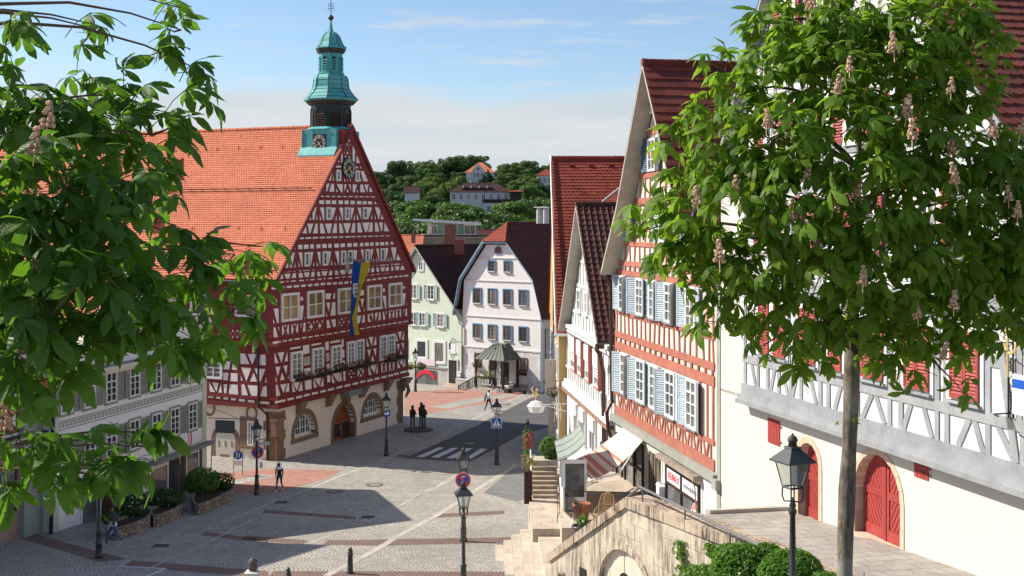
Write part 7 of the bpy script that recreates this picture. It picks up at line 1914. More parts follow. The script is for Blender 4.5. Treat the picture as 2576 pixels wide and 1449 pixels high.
# direction arm, walking zone sign on two posts
c=P(655,1116,67.3); t=thing('direction_sign','white pointed direction sign with a walking symbol reaching from the lamp to the pillar','sign',c)
mb=MB(); mb.prism([c+Vector((x,0,z)) for x,z in ((-.35,-.12),(.5,-.08),(.5,.12),(-.35,.08))],(0,-.02,0)); mb.build('board',M['signwhite'],t)
mb=MB(); mb.prism([c+Vector((x,-.021,z)) for x,z in ((.42,-.02),(.36,.06),(.36,-.07))],(0,-.003,0)); mb.tube([c+Vector((.2,-.02,-.07)),c+Vector((.22,-.02,.03)),c+Vector((.26,-.02,-.07))],.012,4); mb.blob(c+Vector((.22,-.02,.06)),.02,6,4); mb.text('Altstadt',.1,c+Vector((-.1,-.024,.0)),(1,0,.05),(0,0,1),.002); mb.build('lettering',M['signdark'],t)
mb=MB(); mb.tube([P(646,1107,67.4),P(672,1103,67.4)],.02,5); mb.build('arm',M['black'],t)
g0=G(599,1196); t=thing('walking_zone_sign','blue round pedestrian sign with a white plate below, on twin thin posts','road sign',g0)
mb=MB(); [mb.tube([g0+Vector((s*.27,0,0)),g0+Vector((s*.27,0,1.5))],.025,5) for s in (-1,1)]; mb.build('post',M['galv'],t)
mb=MB(); c=g0+Vector((0,-.03,1.25)); disc(mb,c,.27,(0,-1,0),.02); mb.build('disc',M['signblue'],t)
mb=MB()
for s,hh in ((-.07,.15),(.08,.11)):mb.tube([c+Vector((s,-.022,-.15)),c+Vector((s,-.022,hh -.05))],[.03,.04],5); mb.blob(c+Vector((s,-.022,hh)),.035,6,4)
mb.build('figure_symbol',M['signwhite'],t)
mb=MB(); mb.prism([c+Vector((x,0,z)) for x,z in ((-.26,-.62),(.26,-.62),(.26,-.32),(-.26,-.32))],(0,-.02,0)); mb.build('plate',M['signwhite'],t)
# signs in front of the white house
g0=G(1346,966); t=thing('zone_sign','tall white rectangular zone sign with a blue disc in front of the white house','road sign',g0); kk=g0.y/F
mb=MB(); mb.tube([g0,P(1346,872,g0.y)],.05,6); mb.build('post',M['galv'],t)
mb=MB(); q=lambda x,y:P(x,y,g0.y -.06); mb.prism([q(1338,896),q(1354,896),q(1354,872),q(1338,872)],(0,-.03,0)); mb.build('plate',M['signwhite'],t)
mb=MB(); disc(mb,q(1346,880)+Vector((0,-.035,0)),5.4*kk,(0,-1,0),.01,16); mb.build('blue_disc',M['signblue'],t)
mb=MB(); mb.tube([q(1344.7,883) -Vector((0,.05,0)),q(1344.7,878.5) -Vector((0,.05,0))],1*kk,5); mb.tube([q(1347.4,883) -Vector((0,.05,0)),q(1347.4,879.5) -Vector((0,.05,0))],.8*kk,5); mb.build('figure_symbol',M['signwhite'],t)
c=P(1338,907,g0.y -.2); mb=MB(); mb.prism([c+Vector((x,0,z)) for x,z in ((-.35,-.12),(.2,-.16),(.3,.0),(.2,.16),(-.35,.12))],(0,-.03,0)); o=mb.build('pointer_sign',plain('yellow_pointer',(.62,.48,.05),.6,.05)); tag(o,'small yellow pointer sign on the post under the white zone sign','sign')
g1=P(1362,962,g0.y -.5); g1.z=gz(g1.y)
for y,lab,cross in ((890,'upper round sign, red ringed and purplish, on the post right of the zone sign',True),(907,'lower round blue no parking sign on the post right of the zone sign',False)):
 t=thing('no_parking_sign',lab,'road sign',P(1362,y,g1.y)); mb=MB(); c=P(1362,y,g1.y -.08); disc(mb,c,.32,(0,-1,0),.02); mb.build('plate',M['trafficred'],t); mb=MB(); disc(mb,c -Vector((0,.022,0)),.25,(0,-1,0),.006); mb.build('field',M['signblue'],t)
 mb=MB(); mb.tube([c+Vector((-.2,-.032,.2)),c+Vector((.2,-.032,-.2))],.04,4)
 if cross:mb.tube([c+Vector((-.2,-.032,-.2)),c+Vector((.2,-.032,.2))],.04,4)
 mb.build('red_bar',M['trafficred'],t)
t=thing('sign_post','thin grey post carrying the two round parking signs','sign post',g1); mb=MB(); mb.tube([g1,P(1362,884,g1.y)],.04,6); mb.build('post',M['galv'],t)
# hanging flower baskets on the far lamp
for sg,lab in ((-1,'flower basket on the mint house lamp, left one'),(1,'flower basket on the mint house lamp, right one')):
 c=pF+Vector((sg*.55,0,2.35)); t=thing('flower_basket',lab,'flower basket',c,'hanging baskets on the far lamp')
 mb=MB(); mb.lathe([(.1,-.2),(.3,0),(.32,.05)],c,10); mb.tube([c+Vector((0,0,.5)),c+Vector((-sg*.5,0,.5))],.02,4); mb.build('basket',M['brown_frame'],t)
 mb=MB(); leafmass(mb,c+Vector((0,0,.12)),(.52,.4,.35),260,.09); mb.build('foliage',M['bush_light' if sg<0 else 'bush'],t)
 mb=MB(); [mb.blob(c+Vector((random.uniform(-.4,.4),random.uniform(-.4,-.1),random.uniform(0,.4))),.05,5,3) for _ in range(14)]; mb.build('flowers',M['petal_yellow'] if sg<0 else M['petal_red'],t)
# bollards
def make_bollard(p,label):
 t=thing('bollard',label,'bollard',p,'cast iron bollards')
 mb=MB(); mb.lathe([(.15,0),(.15,.06),(.12,.09),(.105,.5),(.095,.72),(.12,.74),(.125,.78),(.10,.80),(.085,.82),(.11,.84),(.11,.88),(.07,.90)],(0,0,0),14); loc_(mb,'shaft',M['iron'],t,True)
 mb=MB(); mb.lathe([(.07,.89),(.085,.93),(.085,.97),(.05,1.02),(.02,1.03),(.025,1.05),(.0,1.07)],(0,0,0),12); loc_(mb,'knob',M['iron'],t,True); return t
b1=make_bollard(G(881,1443),'cast iron bollard standing entirely in view near the bottom of the square')
b2p=Vector(((725 -CX)*43.6/F,43.6,gz(43.6))); b2=dup(b1,b2p+Vector((0,0,-.12)),'cast iron bollard of which only the upper half shows at the bottom edge',.4)
b2.location=(((725 -CX)*43.2/F),43.2,gz(43.2) -.1)
# stone post with a rounded dark head at the bottom edge
q=P(636,1441,41.5); t=thing('stone_pillar','pale stone pillar topped by a dark rounded head at the bottom edge','stone pillar',Vector((q.x,q.y,gz(q.y))))
mb=MB(); mb.prism([(q.x -.22,q.y -.22,1.5),(q.x+.22,q.y -.22,1.5),(q.x+.22,q.y+.22,1.5),(q.x -.22,q.y+.22,1.5)],(0,0,q.z -1.45)); mb.lathe([(.36,0),(.36,.06),(.2,.1)],(q.x,q.y,q.z -.02),4,.8); mb.build('shaft',plain('pale_pillar_stone',(.55,.52,.47),.85,.1,3,.2),t)
mb=MB(); mb.lathe([(.13,.06),(.16,.18),(.15,.32),(.17,.36),(.13,.46),(.06,.52),(0.0,.53)],q,12); mb.build('rounded_head',M['cover'],t)
M['bush_dark']=leaf_mat('dark_geranium_leaf',(.02,.04,.014),(.032,.06,.018),.15,(.05,.1,.02))
# flower boxes at the town hall, flag
for a,w,lab in ((435,1.5,'farthest left of the five boxes'),(685,1.4,'second from the left'),(915,1.35,'middle of the five boxes'),(1155,2.2,'the longest of the five boxes'),(1565,2.2,'farthest right of the five boxes')):
 y={435:345,685:288,915:232,1155:190,1565:105}[a]
 u,z=TH1.uv(Z2(a,y)); fbox(TH1.p(u,z,.28),w,'dark flower box on a red timbered sill, '+lab,dirv=TH1.u,mat=M['bush_dark'],h=.3)
t=thing('flag','long blue and yellow flag with an antler shield hanging from the town hall gable','flag',TH2.p(*TH2.uv(Z10(1230,1040)),1.2))
fu,fz=TH2.uv(Z10(1150,1040))
pole0=TH2.p(fu,fz,0); pole1=P(982,657,(pole0.y -3.3));
mb=MB(); mb.tube([pole0,pole1],.045,6); mb.tube([pole0+Vector((0,0,-.8)),lerp(pole0,pole1,.35)],.03,5); mb.frect(TH2,fu -.25,fu+.2,fz -.9,fz+.5,0,.12); mb.build('flag_pole',plain('grey_flag_pole',(.35,.32,.30),.5,.1),t)
dv=(pole1 -pole0); Yf=lambda s:(pole0+dv*s).y
# outline of the two halves, measured down the cloth
lef=[Z10(1253,1072),Z10(1240,1250),Z10(1228,1449),Z1(1467,200),Z1(1462,500),Z1(1450,720),Z1(1440,935)]
mid=[Z10(1390,1085),Z10(1365,1250),Z10(1340,1449),Z1(1592,200),Z1(1530,480),Z1(1485,650),Z1(1528,935)]
rig=[Z10(1540,1090),Z10(1490,1250),Z10(1405,1449),Z1(1640,190),Z1(1575,480),Z1(1565,700),Z1(1612,935)]
wav=lambda k,e:.22*math.sin(k*.9+e*1.5)
def cloth(A,B,ea,eb,name,mat):
 mb=MB(); N=24
 for i in range(N):
  f=[]
  for k in (i,i+1):
   s=k/N*(len(A) -1); j=min(int(s),len(A) -2); fr=s -j
   for arr,e in ((A,ea),(B,eb)):
    x=arr[j][0]+(arr[j+1][0] -arr[j][0])*fr; y=arr[j][1]+(arr[j+1][1] -arr[j][1])*fr
    f.append(P(x,y,pole0.y -.55 -1.0*e+wav(s,e)*.6))
  mb.add([f[0],f[1],f[3],f[2]],[(0,1,2,3)],.5)
 return mb.build(name,mat,t,True)
cl=lambda n,c:leaf_mat(n,c,tuple(x*.9 for x in c),.25,tuple(min(1,x*1.6) for x in c),rough=.7)
cloth(lef,mid,.2,.6,'blue_half',cl('blue_flag_cloth',(.015,.09,.40))); cloth(mid,rig,.6,1.0,'yellow_half',cl('yellow_flag_cloth',(.62,.50,.03)))
mb=MB(); Ys=pole0.y -1.15; mb.prism([P(*Z1(*q),Ys) for q in ((1507,58),(1592,60),(1585,200),(1572,318),(1530,290),(1500,240),(1500,120))],(0,-.02,0)); sh=mb.build('white_shield',M['signwhite'],t)
mb=MB()
for k in range(3):
 a,b=Z1(1512 -k*2,115+k*66),Z1(1580 -k*4,108+k*66); A,B=P(*a,Ys -.03),P(*b,Ys -.03); mb.tube([A,lerp(A,B,.5) -Vector((0,0,.05)),B],.022,4)
 for s in (.25,.5,.75):C_=lerp(A,B,s); mb.tube([C_ -Vector((0,0,.03)),C_+Vector((.06,0,.14))],.018,4)
mb.build('antlers',M['signdark'],t)
mb=MB(); mb.prism([P(*Z1(*q),Ys -.02) for q in ((1592,60),(1690,62),(1640,170),(1612,240),(1580,270))],(0,-.02,0)); mb.build('black_shield',M['black'],t)
mb=MB(); a=P(*Z1(1632,130),Ys -.05); mb.tube([a+Vector((0,0,.22)),a -Vector((0,0,.25))],.025,4); mb.tube([a+Vector((-.14,0,.08)),a+Vector((.12,0,.1))],.025,4); mb.build('gold_cross',M['gold'],t)
# bronze group of three slender figures
c=G(1052,1083); t=thing('sculpture','dark bronze sculpture of three cloaked figures on stilt thin legs, on a low plinth','sculpture',c)
mb=MB(); mb.lathe([(1.15,0),(1.15,.12),(1.05,.16)],c+Vector((0,0,-.02)),7); mb.build('plinth',plain('dark_plinth',(.10,.09,.08),.8,.1),t)
M['bronze']=plain('black_bronze',(.022,.018,.016),.4,.2,5,.1,20,.5)
for (dx,dy,h,f_) in ((-.42,-.1,1.62,.2),(.22,.25,1.78,-.2),(.42,-.15,1.66,.3)):
 h*=1.12
 b=c+Vector((dx,dy,.12)); mb=MB()
 mb.lathe([(.19,h*.50),(.21,h*.53),(.21,h*.62),(.23,h*.74),(.2,h*.8),(.09,h*.845),(.08,h*.86),(.115,h*.9),(.12,h*.94),(.09,h*.985),(0.0,h)],b,10)
 for k in range(4):a=k*1.57+.6; mb.tube([b+Vector((.24*math.cos(a),.2*math.sin(a),0)),b+Vector((.15*math.cos(a),.12*math.sin(a),h*.2)),b+Vector((.15*math.cos(a),.12*math.sin(a),h*.5))],[.02,.03,.045],5)
 mb.tube([b+Vector((.18,-.05,h*.74)),b+Vector((.3,-.2,h*.62)),b+Vector((.2,-.3,h*.7))],[.05,.04,.03],5); mb.build('bronze_figure',M['bronze'],t)
t=thing('bench','dark wooden bench with planks standing beside the porch steps of the white house','bench',FM.p(7.3,gz(116.5),2.2)); zb=gz(115)
mb=MB(); [mb.frect(FM,6.9,9.0,zb+.42,zb+.47,2.0+.12*k,2.1+.12*k) for k in range(4)]; mb.build('seat',M['darkwood'],t); mb=MB(); [mb.frect(FM,6.9,9.0,zb+.6+.14*k,zb+.7+.14*k,1.95,2.0) for k in range(3)]; mb.build('backrest',M['darkwood'],t)
for u in (7.1,8.7):mb=MB(); mb.frect(FM,u,u+.1,zb -.1,zb+.42,2.0,2.45); mb.build('leg',M['darkwood'],t)
# ------------------------------------------------------------------ people
def person(p,heading,h,label,cols,stride=.32,arm=.25,hair='short',extras=None,bend=0.0):
 """one continuous skinned body, mid stride; cols: skin, top, trousers, shoes"""
 s=h/1.75
 J={}
 V=lambda x,y,z:Vector((x,y,z))*s
 J['pelvis']=V(0,0,.94); J['waist']=V(0,.01,1.08); J['chest']=V(0,.03+bend,1.30); J['neck0']=V(0,.03+bend,1.44); J['neck']=V(0,.045+bend,1.50); J['head']=V(0,.06+bend,1.60); J['crown']=V(0,.05+bend,1.68)
 for sd,n in ((-1,'L'),(1,'R')):
  k=sd*stride
  J['hip'+n]=V(sd*.10,0,.90); J['knee'+n]=V(sd*.105,k*.55+.05,.50); J['ank'+n]=V(sd*.11,k -(.10 if k<0 else 0),.09+(.10 if k<0 else 0)); J['toe'+n]=V(sd*.13,k+.17 -(.12 if k<0 else 0),.035+(.02 if k<0 else 0))
  a=-sd*arm
  J['sh'+n]=V(sd*.19,.03+bend,1.40); J['el'+n]=V(sd*.25,.02+a*.5+bend*.7,1.14); J['wr'+n]=V(sd*.25,.08+a+bend*.5,.90); J['hd'+n]=V(sd*.245,.10+a*1.1+bend*.5,.82)
 rad=dict(pelvis=.145,waist=.125,chest=.155,neck0=.08,neck=.055,head=.088,crown=.07,hip=.095,knee=.062,ank=.042,toe=.035,sh=.062,el=.042,wr=.03,hd=.034)
 names=list(J); idx={n:i for i,n in enumerate(names)}
 E=[('pelvis','waist'),('waist','chest'),('chest','neck0'),('neck0','neck'),('neck','head'),('head','crown')]
 for n in 'LR':E+=[('pelvis','hip'+n),('hip'+n,'knee'+n),('knee'+n,'ank'+n),('ank'+n,'toe'+n),('chest','sh'+n),('sh'+n,'el'+n),('el'+n,'wr'+n),('wr'+n,'hd'+n)]
 me=bpy.data.meshes.new('body'); me.from_pydata([J[n] for n in names],[(idx[a],idx[b]) for a,b in E],[])
 ob=bpy.data.objects.new('body',me); COL.objects.link(ob)
 ob.modifiers.new('skin','SKIN'); ob.modifiers.new('sub','SUBSURF').levels=1
 for i,n in enumerate(names):
  r=rad[n.rstrip('LR')]*s; me.skin_vertices[0].data[i].radius=(r,r*(.75 if n in ('chest','waist','pelvis') else 1)); me.skin_vertices[0].data[i].use_root=n=='pelvis'
 dg=bpy.context.evaluated_depsgraph_get(); m2=bpy.data.meshes.new_from_object(ob.evaluated_get(dg)); bpy.data.objects.remove(ob)
 vs=[v.co.copy() for v in m2.vertices]; fs=[tuple(q.vertices) for q in m2.polygons]; bpy.data.meshes.remove(m2)
 mb=MB(); mb.add(vs,fs,.5)
 seg={('neck','head'):0,('head','crown'):0,('neck0','neck'):0,('pelvis','waist'):1,('waist','chest'):1,('chest','neck0'):1}
 for n in 'LR':seg.update({('pelvis','hip'+n):2,('hip'+n,'knee'+n):2,('knee'+n,'ank'+n):2 if not cols.get('shorts') else 0,('ank'+n,'toe'+n):3,('chest','sh'+n):1,('sh'+n,'el'+n):1,('el'+n,'wr'+n):1 if cols.get('long',True) else 0,('wr'+n,'hd'+n):0})
 mi=[]
 for f in fs:
  c=sum((vs[i] for i in f),Vector())/len(f); best=None
  for (a,b),k in seg.items():
   A,B=J[a],J[b]; t_=max(0,min(1,(c -A).dot(B -A)/(B -A).length_squared)); d=(c -A -(B -A)*t_).length/(rad[a.rstrip('LR')]+.02)
   if best is None or d<best[0]:best=(d,k)
  mi.append(best[1])
 mb.m=mi; mb.cm=0
 for n,sd in (('L',-1),('R',1)):# fingers and thumb
  o=J['hd'+n]
  for k in range(4):y=(-.02+.014*k)*s; mb.tube([o+Vector((0,y,-.015)),o+Vector((-sd*.006,y*1.1,-.055*s)),o+Vector((-sd*.02,y*1.1,(-.085+.006*abs(k -1.5))*s))],[.009*s,.008*s,.006*s],5)
  mb.tube([o+Vector((0,.025*s,.01)),o+Vector((-sd*.01,.05*s,-.02*s)),o+Vector((-sd*.015,.052*s,-.045*s))],[.010*s,.009*s,.007*s],5)
 hd=J['head']; mb.tube([hd+Vector((0,.075*s,.02*s)),hd+Vector((0,.105*s,-.012*s)),hd+Vector((0,.08*s,-.02*s))],.012*s,5)
 for sd in (-1,1):mb.blob(hd+Vector((sd*.088*s,0,0)),(.012*s,.022*s,.032*s),6,4)
 t=thing('person',label,'person',p,None,heading)
 mb.build('body',[cols['skin'],cols['top'],cols['legs'],cols['shoes']],t,True,True)
 if hair=='short':
  m=MB(); m.blob(hd+Vector((0,-.012*s,.045*s)),(.098*s,.105*s,.095*s),12,8,.03); m.build('hair',cols['hair'],t,True,True)
 if extras:extras(t,J,s)
 m=MB(); [m.blob(hd+Vector((sd*.034*s,.083*s,.015*s)),.011*s,6,4) for sd in (-1,1)]; m.build('eyes',M['signdark'],t,False,True)
 return t
sk=plain('light_skin',(.50,.30,.22),.6,.05,5,0); skd=plain('brown_skin',(.13,.065,.04),.6,.05,5,0)
denim=plain('blue_denim',(.045,.10,.22),.85,.15,6,.1); navy=plain('navy_cloth',(.025,.028,.045),.85,.15,6,.1); grey=plain('charcoal_shirt',(.06,.06,.065),.85,.1,6,.1); wht=plain('white_cloth',(.75,.75,.77),.85,.05,6,.1)
shoe=plain('pale_trainer',(.50,.50,.50),.6,.2,9,0); hairb=plain('brown_hair',(.05,.03,.02),.6,.2,20,.1); blackt=plain('black_trousers',(.02,.02,.022),.85,.1,6,.1); brownc=plain('brown_jacket',(.10,.075,.05),.85,.15,6,.1)
def hijab(t,J,s):
 m=MB(); hd=J['head']; N=14; prof=[(.20,-.26,.02),(.22,-.19,.02),(.15,-.09,.0),(.122,-.03,-.005),(.128,.04,-.012),(.115,.095,-.015),(.07,.135,-.015),(.0,.148,-.015)]
 vs=[]; fs=[]
 for r,z,yo in prof:
  for k in range(N):
   a=2*math.pi*k/N+math.pi/N; front=math.cos(a -math.pi/2); rr=r*(1 -.0*front)
   y=rr*math.sin(a)+yo
   vs.append(hd+Vector((rr*math.cos(a),y,z))*s)
 for i in range(len(prof) -1):
  for k in range(N):
   if prof[i][1]>=-.09 and prof[i][1]<.05 and k in (2,3,4):continue
   fs.append((i*N+k,i*N+(k+1) % N,(i+1)*N+(k+1) % N,(i+1)*N+k))
 m.add(vs,fs,.5); m.build('headscarf',wht,t,True,True)
 m=MB(); m.tube([J['wrR']+Vector((.04,0,.1)),J['chest']+Vector((0,.14*s,-.1)),J['shL']+Vector((0,.02,.06))],.012,5); m.build('bag_strap',navy,t,False,True)
person(G(703,1236),R(168),1.68,'person in a white headscarf, dark jacket and blue jeans walking towards the viewer',dict(skin=skd,top=navy,legs=denim,shoes=wht,hair=hairb),.16,.12,None,hijab)
def waist_jacket(t,J,s):
 m=MB(); a=J['waist']+Vector((.05,-.02,-.06))*s
 pts=[a+Vector((math.cos(x)*.17,math.sin(x)*.13,0))*s for x in np.linspace(0,2*math.pi,17)]
 for q,r in zip(pts,pts[1:]):
  dq=.16+.42*max(0,math.cos(math.atan2(q.y -a.y,q.x -a.x) -.2)); dr=.16+.42*max(0,math.cos(math.atan2(r.y -a.y,r.x -a.x) -.2))
  m.prism([q,r,r+(r -a)*.25 -Vector((0,0,dr)),q+(q -a)*.25 -Vector((0,0,dq))],(q -a).normalized()*.012)
 m.tube([J['hdR']+Vector((0,.02,.05)),J['hdR']+Vector((.01,.0,-.12)),J['hdR']+Vector((.03,-.03,-.28))],[.07,.11,.05],6)
 m.build('draped_jacket',wht,t,True,True)
person(G(285,1372),R(125),1.78,'person in charcoal shirt and blue jeans with a white jacket at the hip',dict(skin=sk,top=grey,legs=denim,shoes=shoe,hair=hairb,long=False),.27,.18,'short',waist_jacket)
def shoulder_jacket(t,J,s):
 m=MB(); a=J['shL']+Vector((-.03,-.06,.05))*s
 m.tube([a+Vector((.05,.12,0))*s,a,a+Vector((-.06,-.06,-.25))*s,a+Vector((-.1,-.05,-.55))*s,a+Vector((-.12,-.03,-.68))*s],[.03,.06,.11,.10,.04],8); m.build('carried_jacket',plain('pale_blue_jacket',(.25,.30,.40),.85,.3,9,.1),t,True,True)
person(G(1229,1034),R(-30),1.80,'person in white shirt and black trousers walking away, jacket over the shoulder',dict(skin=sk,top=wht,legs=blackt,shoes=blackt,hair=hairb,long=False),.34,.15,'short',shoulder_jacket)
def pack(t,J,s):
 m=MB(); c=J['chest']+Vector((0,-.2,-.08))*s; m.blob(c,(.17*s,.12*s,.24*s),10,7,.05); m.build('backpack',plain('dark_olive_pack',(.045,.045,.03),.8,.2,6,.1),t,True,True)
person(G(1241,985),R(70),1.72,'distant person in brown jacket and shorts with a backpack, by the porch lamp',dict(skin=sk,top=brownc,legs=plain('olive_shorts',(.10,.09,.07),.85,.1),shoes=blackt,hair=plain('grey_hair',(.30,.28,.25),.7,.1),shorts=True),.42,.25,'short',pack,.06)
# ------------------------------------------------------------------ chestnut foliage: compound leaves of five to seven drooping leaflets
def np_mesh(name,verts,quads,uvs,rnd,mats,parent=None,mi=None,smooth=True,local=False,base=None):
 me=bpy.data.meshes.new(name); nV,nF=len(verts),len(quads)
 b=np.array(world_loc(parent)) if parent is not None and not local else np.zeros(3)
 me.vertices.add(nV); me.vertices.foreach_set('co',(verts -b).astype(np.float32).ravel())
 me.loops.add(nF*4); me.loops.foreach_set('vertex_index',quads.astype(np.int32).ravel())
 me.polygons.add(nF); me.polygons.foreach_set('loop_start',np.arange(nF,dtype=np.int32)*4)
 me.update(calc_edges=True)
 if smooth:me.polygons.foreach_set('use_smooth',np.ones(nF,dtype=bool))
 for m in mats if isinstance(mats,list) else [mats]:me.materials.append(m)
 at=me.attributes.new('rnd','FLOAT','FACE'); at.data.foreach_set('value',rnd.astype(np.float32))
 if uvs is not None:
  l=me.uv_layers.new(name='UVMap'); l.data.foreach_set('uv',uvs[quads.ravel()].astype(np.float32).ravel())
 me.validate(); me.update()
 o=bpy.data.objects.new(name,me); COL.objects.link(o)
 if parent is not None:o.parent=parent
 return o
def leaflet(n=7,droop=.28,curl=.10,seed=0,serr=0.0,wd=.185):
 """one obovate leaflet along +Y of length 1: folded along the midrib, drooping to a pointed tip"""
 r=np.random.default_rng(seed); V=[]; UV=[]
 for i in range(n+1):
  t=i/n
  w=wd*(math.sin(math.pi*min(1,t**1.55*.99))**.8)*(1 if t<.99 else .02)+.008
  if serr and 0<i<n:w*=1+serr*(1 if i % 2 else -1)
  z=-droop*t**2*1.3; wob=.02*math.sin(t*9+seed)
  V+=[(-w,t -.04*(w>.1),z+w*curl*2+wob),(-w*.5,t,z+w*curl*1.4+wob*.5),(0,t,z),(w*.5,t,z+w*curl*1.4 -wob*.5),(w,t -.04*(w>.1),z+w*curl*2 -wob)]
  UV+=[(-w,t),(-w*.5,t),(0,t),(w*.5,t),(w,t)]
 Q=[(i*5+k,i*5+k+1,(i+1)*5+k+1,(i+1)*5+k) for i in range(n) for k in range(4)]
 return np.array(V),np.array(Q),np.array(UV)
def compound(seed,n=7,seg=7,serr=0.0):
 """a hand of leaflets of unequal length on a stalk; the stalk comes from -Y"""
 r=np.random.default_rng(seed); Vs=[]; Qs=[]; Us=[]; L=[]; off=0
 angs=np.linspace(-128,128,n)+r.normal(0,6,n)
 for a in angs:
  ln=(1.0 -.45*(abs(a)/128)**1.4)*r.uniform(.88,1.1)
  V,Q,U=leaflet(seg,r.uniform(.18,.5),r.uniform(.04,.22),int(r.integers(99)),serr)
  V=V*ln
  dip=R(r.uniform(8,38)); c,s=math.cos(-dip),math.sin(-dip)
  V=V @ np.array([[1,0,0],[0,c,-s],[0,s,c]]).T
  tw=r.normal(0,.25); V=V @ np.array([[math.cos(tw),0,math.sin(tw)],[0,1,0],[-math.sin(tw),0,math.cos(tw)]]).T
  th_=-R(a); V=V @ np.array([[math.cos(th_),-math.sin(th_),0],[math.sin(th_),math.cos(th_),0],[0,0,1]]).T
  Vs.append(V); Qs.append(Q+off); Us.append(U); off+=len(V); L+=[r.uniform()]*len(Q)
 # stalk
 st=np.array([(x,y,z) for y,zz in ((-1.0,-.25),(-.5,-.05),(0,0)) for x,z in ((-.014,zz),(0,zz+.016),(.014,zz),(0,zz -.016))])
 Vs.append(st); Qs.append(np.array([(i*4+k,i*4+(k+1) % 4,i*4+4+(k+1) % 4,i*4+4+k) for i in range(2) for k in range(4)])+off); Us.append(np.zeros((12,2))); L+=[1.0]*8
 return np.vstack(Vs),np.vstack(Qs),np.vstack(Us),np.array(L)
def foliage(name,pos,out,size,parent,mat,seg=6,serr=0.0,nvar=10,up=.75,mats=None):
 """many compound leaves: pos, outward direction, leaflet length"""
 var=[compound(s,5+(s % 3),seg,serr) for s in range(nvar)]
 VV=[]; QQ=[]; UU=[]; RR=[]; off=0
 for p,o_,s in zip(pos,out,size):
  V,Q,U,L=var[rng.integers(nvar)]
  y=o_+rng.normal(0,.35,3); y[2]=y[2]*.5 -.12; y/=np.linalg.norm(y)
  z=np.array([0,0,up])+o_*.45+rng.normal(0,.28,3); z -=y*z.dot(y); z/=np.linalg.norm(z)
  x=np.cross(y,z)
  W_=(V*s) @ np.vstack([x,y,z])+p
  VV.append(W_); QQ.append(Q+off); UU.append(U); RR.append(np.clip(L*.6+rng.uniform(-.1,.5),0,1)); off+=len(V)
 return np_mesh(name,np.vstack(VV),np.vstack(QQ),np.vstack(UU),np.concatenate(RR),mat,parent)
M['bark']=None
def bark():
 m,g,b,out=new_mat('grey_bark'); pos=geo_pos(g)
 n=g.noise(g.mapping(pos,(6,6,1.8)),3,6,.7); p=g.noise(pos,1.3,4,.6); li=g.noise(g.mapping(pos,loc=(4,2,9)),3.2,4,.6)
 c=g.mix(g.maprange(n,.35,.65),(.055,.042,.03),(.19,.155,.115)); c=g.mix(g.maprange(p,.45,.62,0,.75,True),c,(.27,.25,.21)); c=g.mix(g.maprange(li,.62,.72,0,.7,True),c,(.33,.23,.10))
 g.link(c,b.inputs['Base Color']); b.inputs['Roughness'].default_value=.9
 g.link(g.bump(n,.8,.03),b.inputs['Normal']); return m
M['bark']=bark(); M['twig']=plain('brown_twig',(.13,.075,.04),.85,.2,6,.2)
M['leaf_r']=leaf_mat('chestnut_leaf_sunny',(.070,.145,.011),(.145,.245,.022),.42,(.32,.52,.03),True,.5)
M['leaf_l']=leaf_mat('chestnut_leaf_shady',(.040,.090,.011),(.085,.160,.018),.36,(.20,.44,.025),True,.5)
def blob_points(blobs,Y0,n_per,squash=1.0):
 """sample leaf places near the skin and through the volume of crown lobes: (x, y, r in photo px, depth shift m)"""
 P_=[]; O_=[]
 for x,y,r,dy,dens in blobs:
  Yb=Y0+dy; c=np.array(P(x,y,Yb)); rm=r*Yb/F
  n=max(3,int(n_per*dens*rm*rm))
  for _ in range(n):
   v=rng.normal(0,1,3); v/=np.linalg.norm(v); q=v*(rng.uniform(.25,1)**.45)*rm*np.array([1,1.0*squash,.92])
   P_.append(c+q); O_.append(v)
 return np.array(P_),np.array(O_)
def limbs(mb,root_pts,targets,r0,n=7):
 tips=[]
 for t in targets:
  t=Vector(t); a=min(root_pts,key=lambda q:(Vector(q) -t).length+max(0,Vector(q).z -t.z+.3)*2); a=Vector(a); d=t -a
  pts=[a+d*s+Vector((math.sin(s*4+t.x),math.cos(s*3+t.y),0))*.07*d.length*s*(1 -s)*2+Vector((0,0,d.length*.16*math.sin(s*math.pi))) for s in np.linspace(0,1,n)]
  mb.tube(pts,[r0*(1 -.8*s) for s in np.linspace(0,1,n)],6); tips+=pts[2:]
 return tips
def flower_spike_mesh():
 mb=MB()
 for k in range(60):
  t=random.random()**.8; a=random.uniform(0,6.28); r=.072*(1 -t*.8)*random.uniform(.6,1.1)
  mb.blob((r*math.cos(a),r*math.sin(a),.04+t*.26),random.uniform(.014,.026),5,4,.3)
 mb.tube([(0,0,-.08),(0,0,.3)],[.008,.003],4); return mb
M['spike']=plain('faded_pink_blossom',(.52,.34,.22),.85,.3,30,.3,60,rv=.3)
